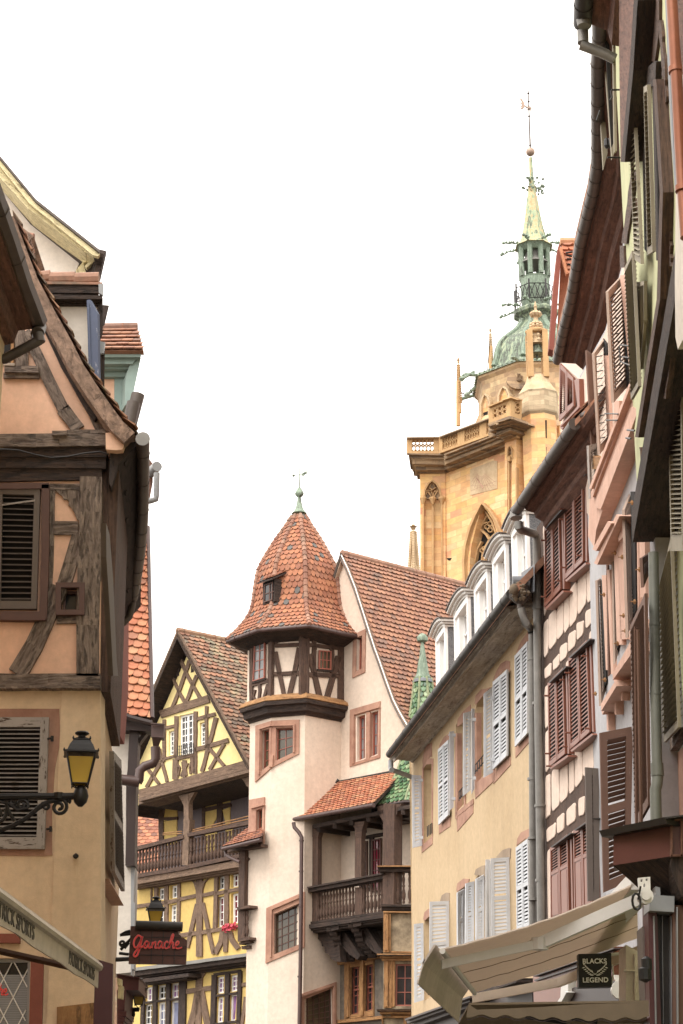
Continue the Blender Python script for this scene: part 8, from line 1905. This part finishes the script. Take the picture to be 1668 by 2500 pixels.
obj('folding_arm', b, P['metalwhite'], R)
b = B(); k2 = at(*KK(395, 1340)[0], 20.4); k3 = at(*KK(870, 1252)[0], 20.3); k4 = at(*KK(1332, 1070)[0], 19.8); armbox(k2, k3, .034); armbox(k3, k4, .034); obj('folding_arm', b, P['canvas'], R)
b = B(); b.slab(FZ, KK(1318, 668, 1385, 662, 1388, 760, 1372, 790, 1350, 792, 1340, 760, 1322, 725), .0, .04, [KK(1345, 740, 1362, 740, 1362, 752, 1345, 752), KK(1332, 676, 1342, 676, 1342, 690, 1332, 690), KK(1360, 672, 1372, 672, 1372, 684, 1360, 684), KK(1348, 700, 1356, 700, 1356, 720, 1348, 720)]); c_ = FZ.p(*KK(1360, 768)[0], .05); b.tube([c_, c_ - V((0, -.08, 0))], .06, 14); b.tube([c_ - V((0, .02, 0)), c_], .035, 10)
b.box(wn.x - .05, wn.x + .2, wn.y, wf.y, wn.z - .05, wn.z + .1)
obj('awning_bracket', b, P['metalwhite'], R)
b = B(); b.tube([FZ.p(*p, .08) for p in KK(1332, 715, 1318, 790)], .008, 5); q = FZ.p(*KK(1308, 800)[0], .08); b.tube([q + V((.03 * cos(t), 0, .06 * sin(t))) for t in [k * .6 for k in range(12)]], .01, 5); obj('crank_hook', b, P['iron'], R)
# ================================================================ lower scalloped awning
YL_ = 14.2; fl2 = face(1360, 2450, YL_)
R = thing('scalloped_awning', 'brown canvas awning with a scalloped hem along the bottom edge at the right', 'awning', at(1360, 2500, YL_).xy.to_3d())
topx = KK(372, 1380, 378, 1372, 420, 1402, 600, 1395, 800, 1385, 1000, 1372, 1200, 1366, 1376, 1362)
hem = []
n = 60
for i in range(n + 1):
    t = i / n; x = lerp(1378, 362, t); y = 1452 + 18 * sin(t * 24) ** 2 * (1 if 1 else 0) - 14 + 10 * sin(t * 5); hem.append(K('k', x, y)[0])
b = B(); b.slab(fl2, topx + hem, 0, .012); obj('valance', b, P['canvasbrown'], R)
b = B(); b.bar(fl2, [(x, y + 4.2) for x, y in hem], 1.6, .006, .02); obj('hem_trim', b, P['darkbrown'], R)
b = B(); tA, tB = fl2.p(*KK(378, 1376)[0]), fl2.p(*KK(1376, 1362)[0]); b.prism([tA, tB, tB + V((.2, 1.5, -.03)), tA + V((0, 1.5, -.03))], V((0, 0, .015))); obj('canvas', b, P['canvasbrown'], R)
b = B(); q0_ = fl2.p(*KK(905, 1432)[0], -.2)
for v in ((690, 1440, 905, 1470), (905, 1430, 905, 1500), (905, 1440, 1090, 1470), (905, 1432, 1100, 1432), (905, 1432, 700, 1436)): b.tube([fl2.p(*p, -.3) for p in KK(*v)], .02, 6)
obj('awning_frame', b, P['black'], R)

# ================================================================ square black shop sign
YB = 18.6; fbk = face(1437, 2370, YB)
R = thing('square_sign', 'square black hanging sign reading BLACKS LEGEND round a white laurel emblem', 'sign', at(1437, 2410, YB))
b = B(); b.slab(fbk, KK(985, 1092, 1168, 1086, 1172, 1274, 988, 1278), 0, .14); obj('board', b, P['black'], R)
c_ = fbk.p(*KK(1007, 1143)[0], .006); sz = (fbk.p(*KK(1007, 1116)[0]) - fbk.p(*KK(1007, 1143)[0])).length
def fit(s, v0, v1, cap, par, m='letterwhite'):
    a_, e_ = fbk.p(*KK(*v0)[0], .006), fbk.p(*KK(*v1)[0], .006); ex = (e_ - a_); o_ = text3d('lettering', s, cap / .7, m, par, a_, ex, V((0, 0, 1)), .003, bold=.0015, space=1.05)
    xs = [(v.co + LOC[par.name] - a_).dot(ex.normalized()) for v in o_.data.vertices]; k_ = ex.length / max(xs)
    for v in o_.data.vertices: q = v.co + LOC[par.name] - a_; t = q.dot(ex.normalized()); v.co += ex.normalized() * t * (k_ - 1)
fit('BLACKS', (1008, 1145), (1143, 1143), sz * .98, R); fit('LEGEND', (1009, 1250), (1152, 1248), sz * .98, R)
b = B()
for sg in (-1, 1):
    for k in range(6):
        t = k / 5; x = 1078 + sg * (14 + 46 * t); y = 1200 - 34 * t ** 1.3 * 1.2; a_ = -sg * (.5 - .1 * t)
        for s2 in (-1, 1):
            cx_, cy_ = x + sg * 1, y + s2 * 8; an = (0 if sg > 0 else pi) + s2 * .7 * sg - sg * .5
            pts = [(cx_ + 13 * cos(an), cy_ + 13 * sin(an)), (cx_ + 4 * cos(an + 1.2), cy_ + 4 * sin(an + 1.2)), (cx_ - 5 * cos(an), cy_ - 5 * sin(an)), (cx_ + 4 * cos(an - 1.2), cy_ + 4 * sin(an - 1.2))]
            b.slab(fbk, [K('k', *p)[0] for p in pts], .007, .008)
    b.bar(fbk, K('k', 1078 + sg * -14, 1212, 1078 + sg * 12, 1196, 1078 + sg * 50, 1162), .9, .008, .008)
obj('laurel_emblem', b, P['letterwhite'], R)
b = B(); b.tube([fbk.p(*p, -.05) for p in KK(1168, 1095, 1210, 1090)], .015, 6); b.tube([fbk.p(*p, -.05) for p in KK(1172, 1150, 1180, 1200, 1170, 1260)], .008, 5); obj('sign_bracket', b, P['metalwhite'], R)
# second arm bracket, fascia boards and ledge under the awning
b = B(); f5 = face(1515, 2390, 21.5); b.slab(f5, KK(1185, 1208, 1240, 1210, 1245, 1275, 1225, 1305, 1205, 1300, 1200, 1260, 1188, 1232), 0, .05); c_ = f5.p(*KK(1221, 1290)[0], .05); b.tube([c_, c_ + V((0, .08, 0))], .1, 12); tag(obj('awning_motor', b, P['metalwhite']), 'white perforated arm bracket beside the black sign', 'bracket')
R = thing('shop_fascia', 'long brown shop fascia boards seen behind the black square sign', 'shop fascia', at(1360, 2430, 26).xy.to_3d())
f6 = F(at(1340, 2420, 27), hd(150)); b = B(); b.slab(f6, KK(732, 1200, 985, 1095, 1180, 1050, 1180, 1500, 740, 1500), 0, .2); obj('fascia', b, P['shutred'], R)
b = B(); b.bar(f6, KK(735, 1215, 1180, 1060), 3, .08, .1); b.bar(f6, KK(740, 1240, 1180, 1095), 4, .04, .1); b.slab(f6, KK(915, 1290, 1130, 1240, 1250, 1240, 1250, 1360, 870, 1365), .5, .3); obj('moulding', b, P['darkbrown'], R)
b = B(); b.slab(f6, KK(890, 1240, 930, 1235, 925, 1320, 885, 1330), .55, .1); b.slab(f6, KK(865, 1362, 905, 1300, 920, 1305, 885, 1368), .6, .1); obj('metal_bracket', b, P['metalwhite'], R)
# cornice of the shop under the beige house
R = thing('shop_cornice', 'dark moulded shop cornice at the foot of the beige house', 'cornice', FBg.p(1100, 2480, .5).xy.to_3d())
b = B()
for v, w, off in (((20, 1458, 380, 1330), 10, .55), ((30, 1472, 380, 1350), 14, .45), ((50, 1495, 380, 1375), 22, .3)): b.bar(FBg, KK(*v), w * .44, off, off)
obj('moulding', b, P['darkbrown'], R)
b = B(); b.slab(FBg, KK(20, 1510, 380, 1385, 730, 1290, 730, 2200, 20, 2300), .1, .1); obj('fascia', b, P['darkbrown'], R)
b = B(); b.slab(FBg, KK(400, 1300, 640, 1225, 640, 1250, 400, 1330), .7, .7); obj('ledge', b, P['timberdark'], R)
# small tilted board
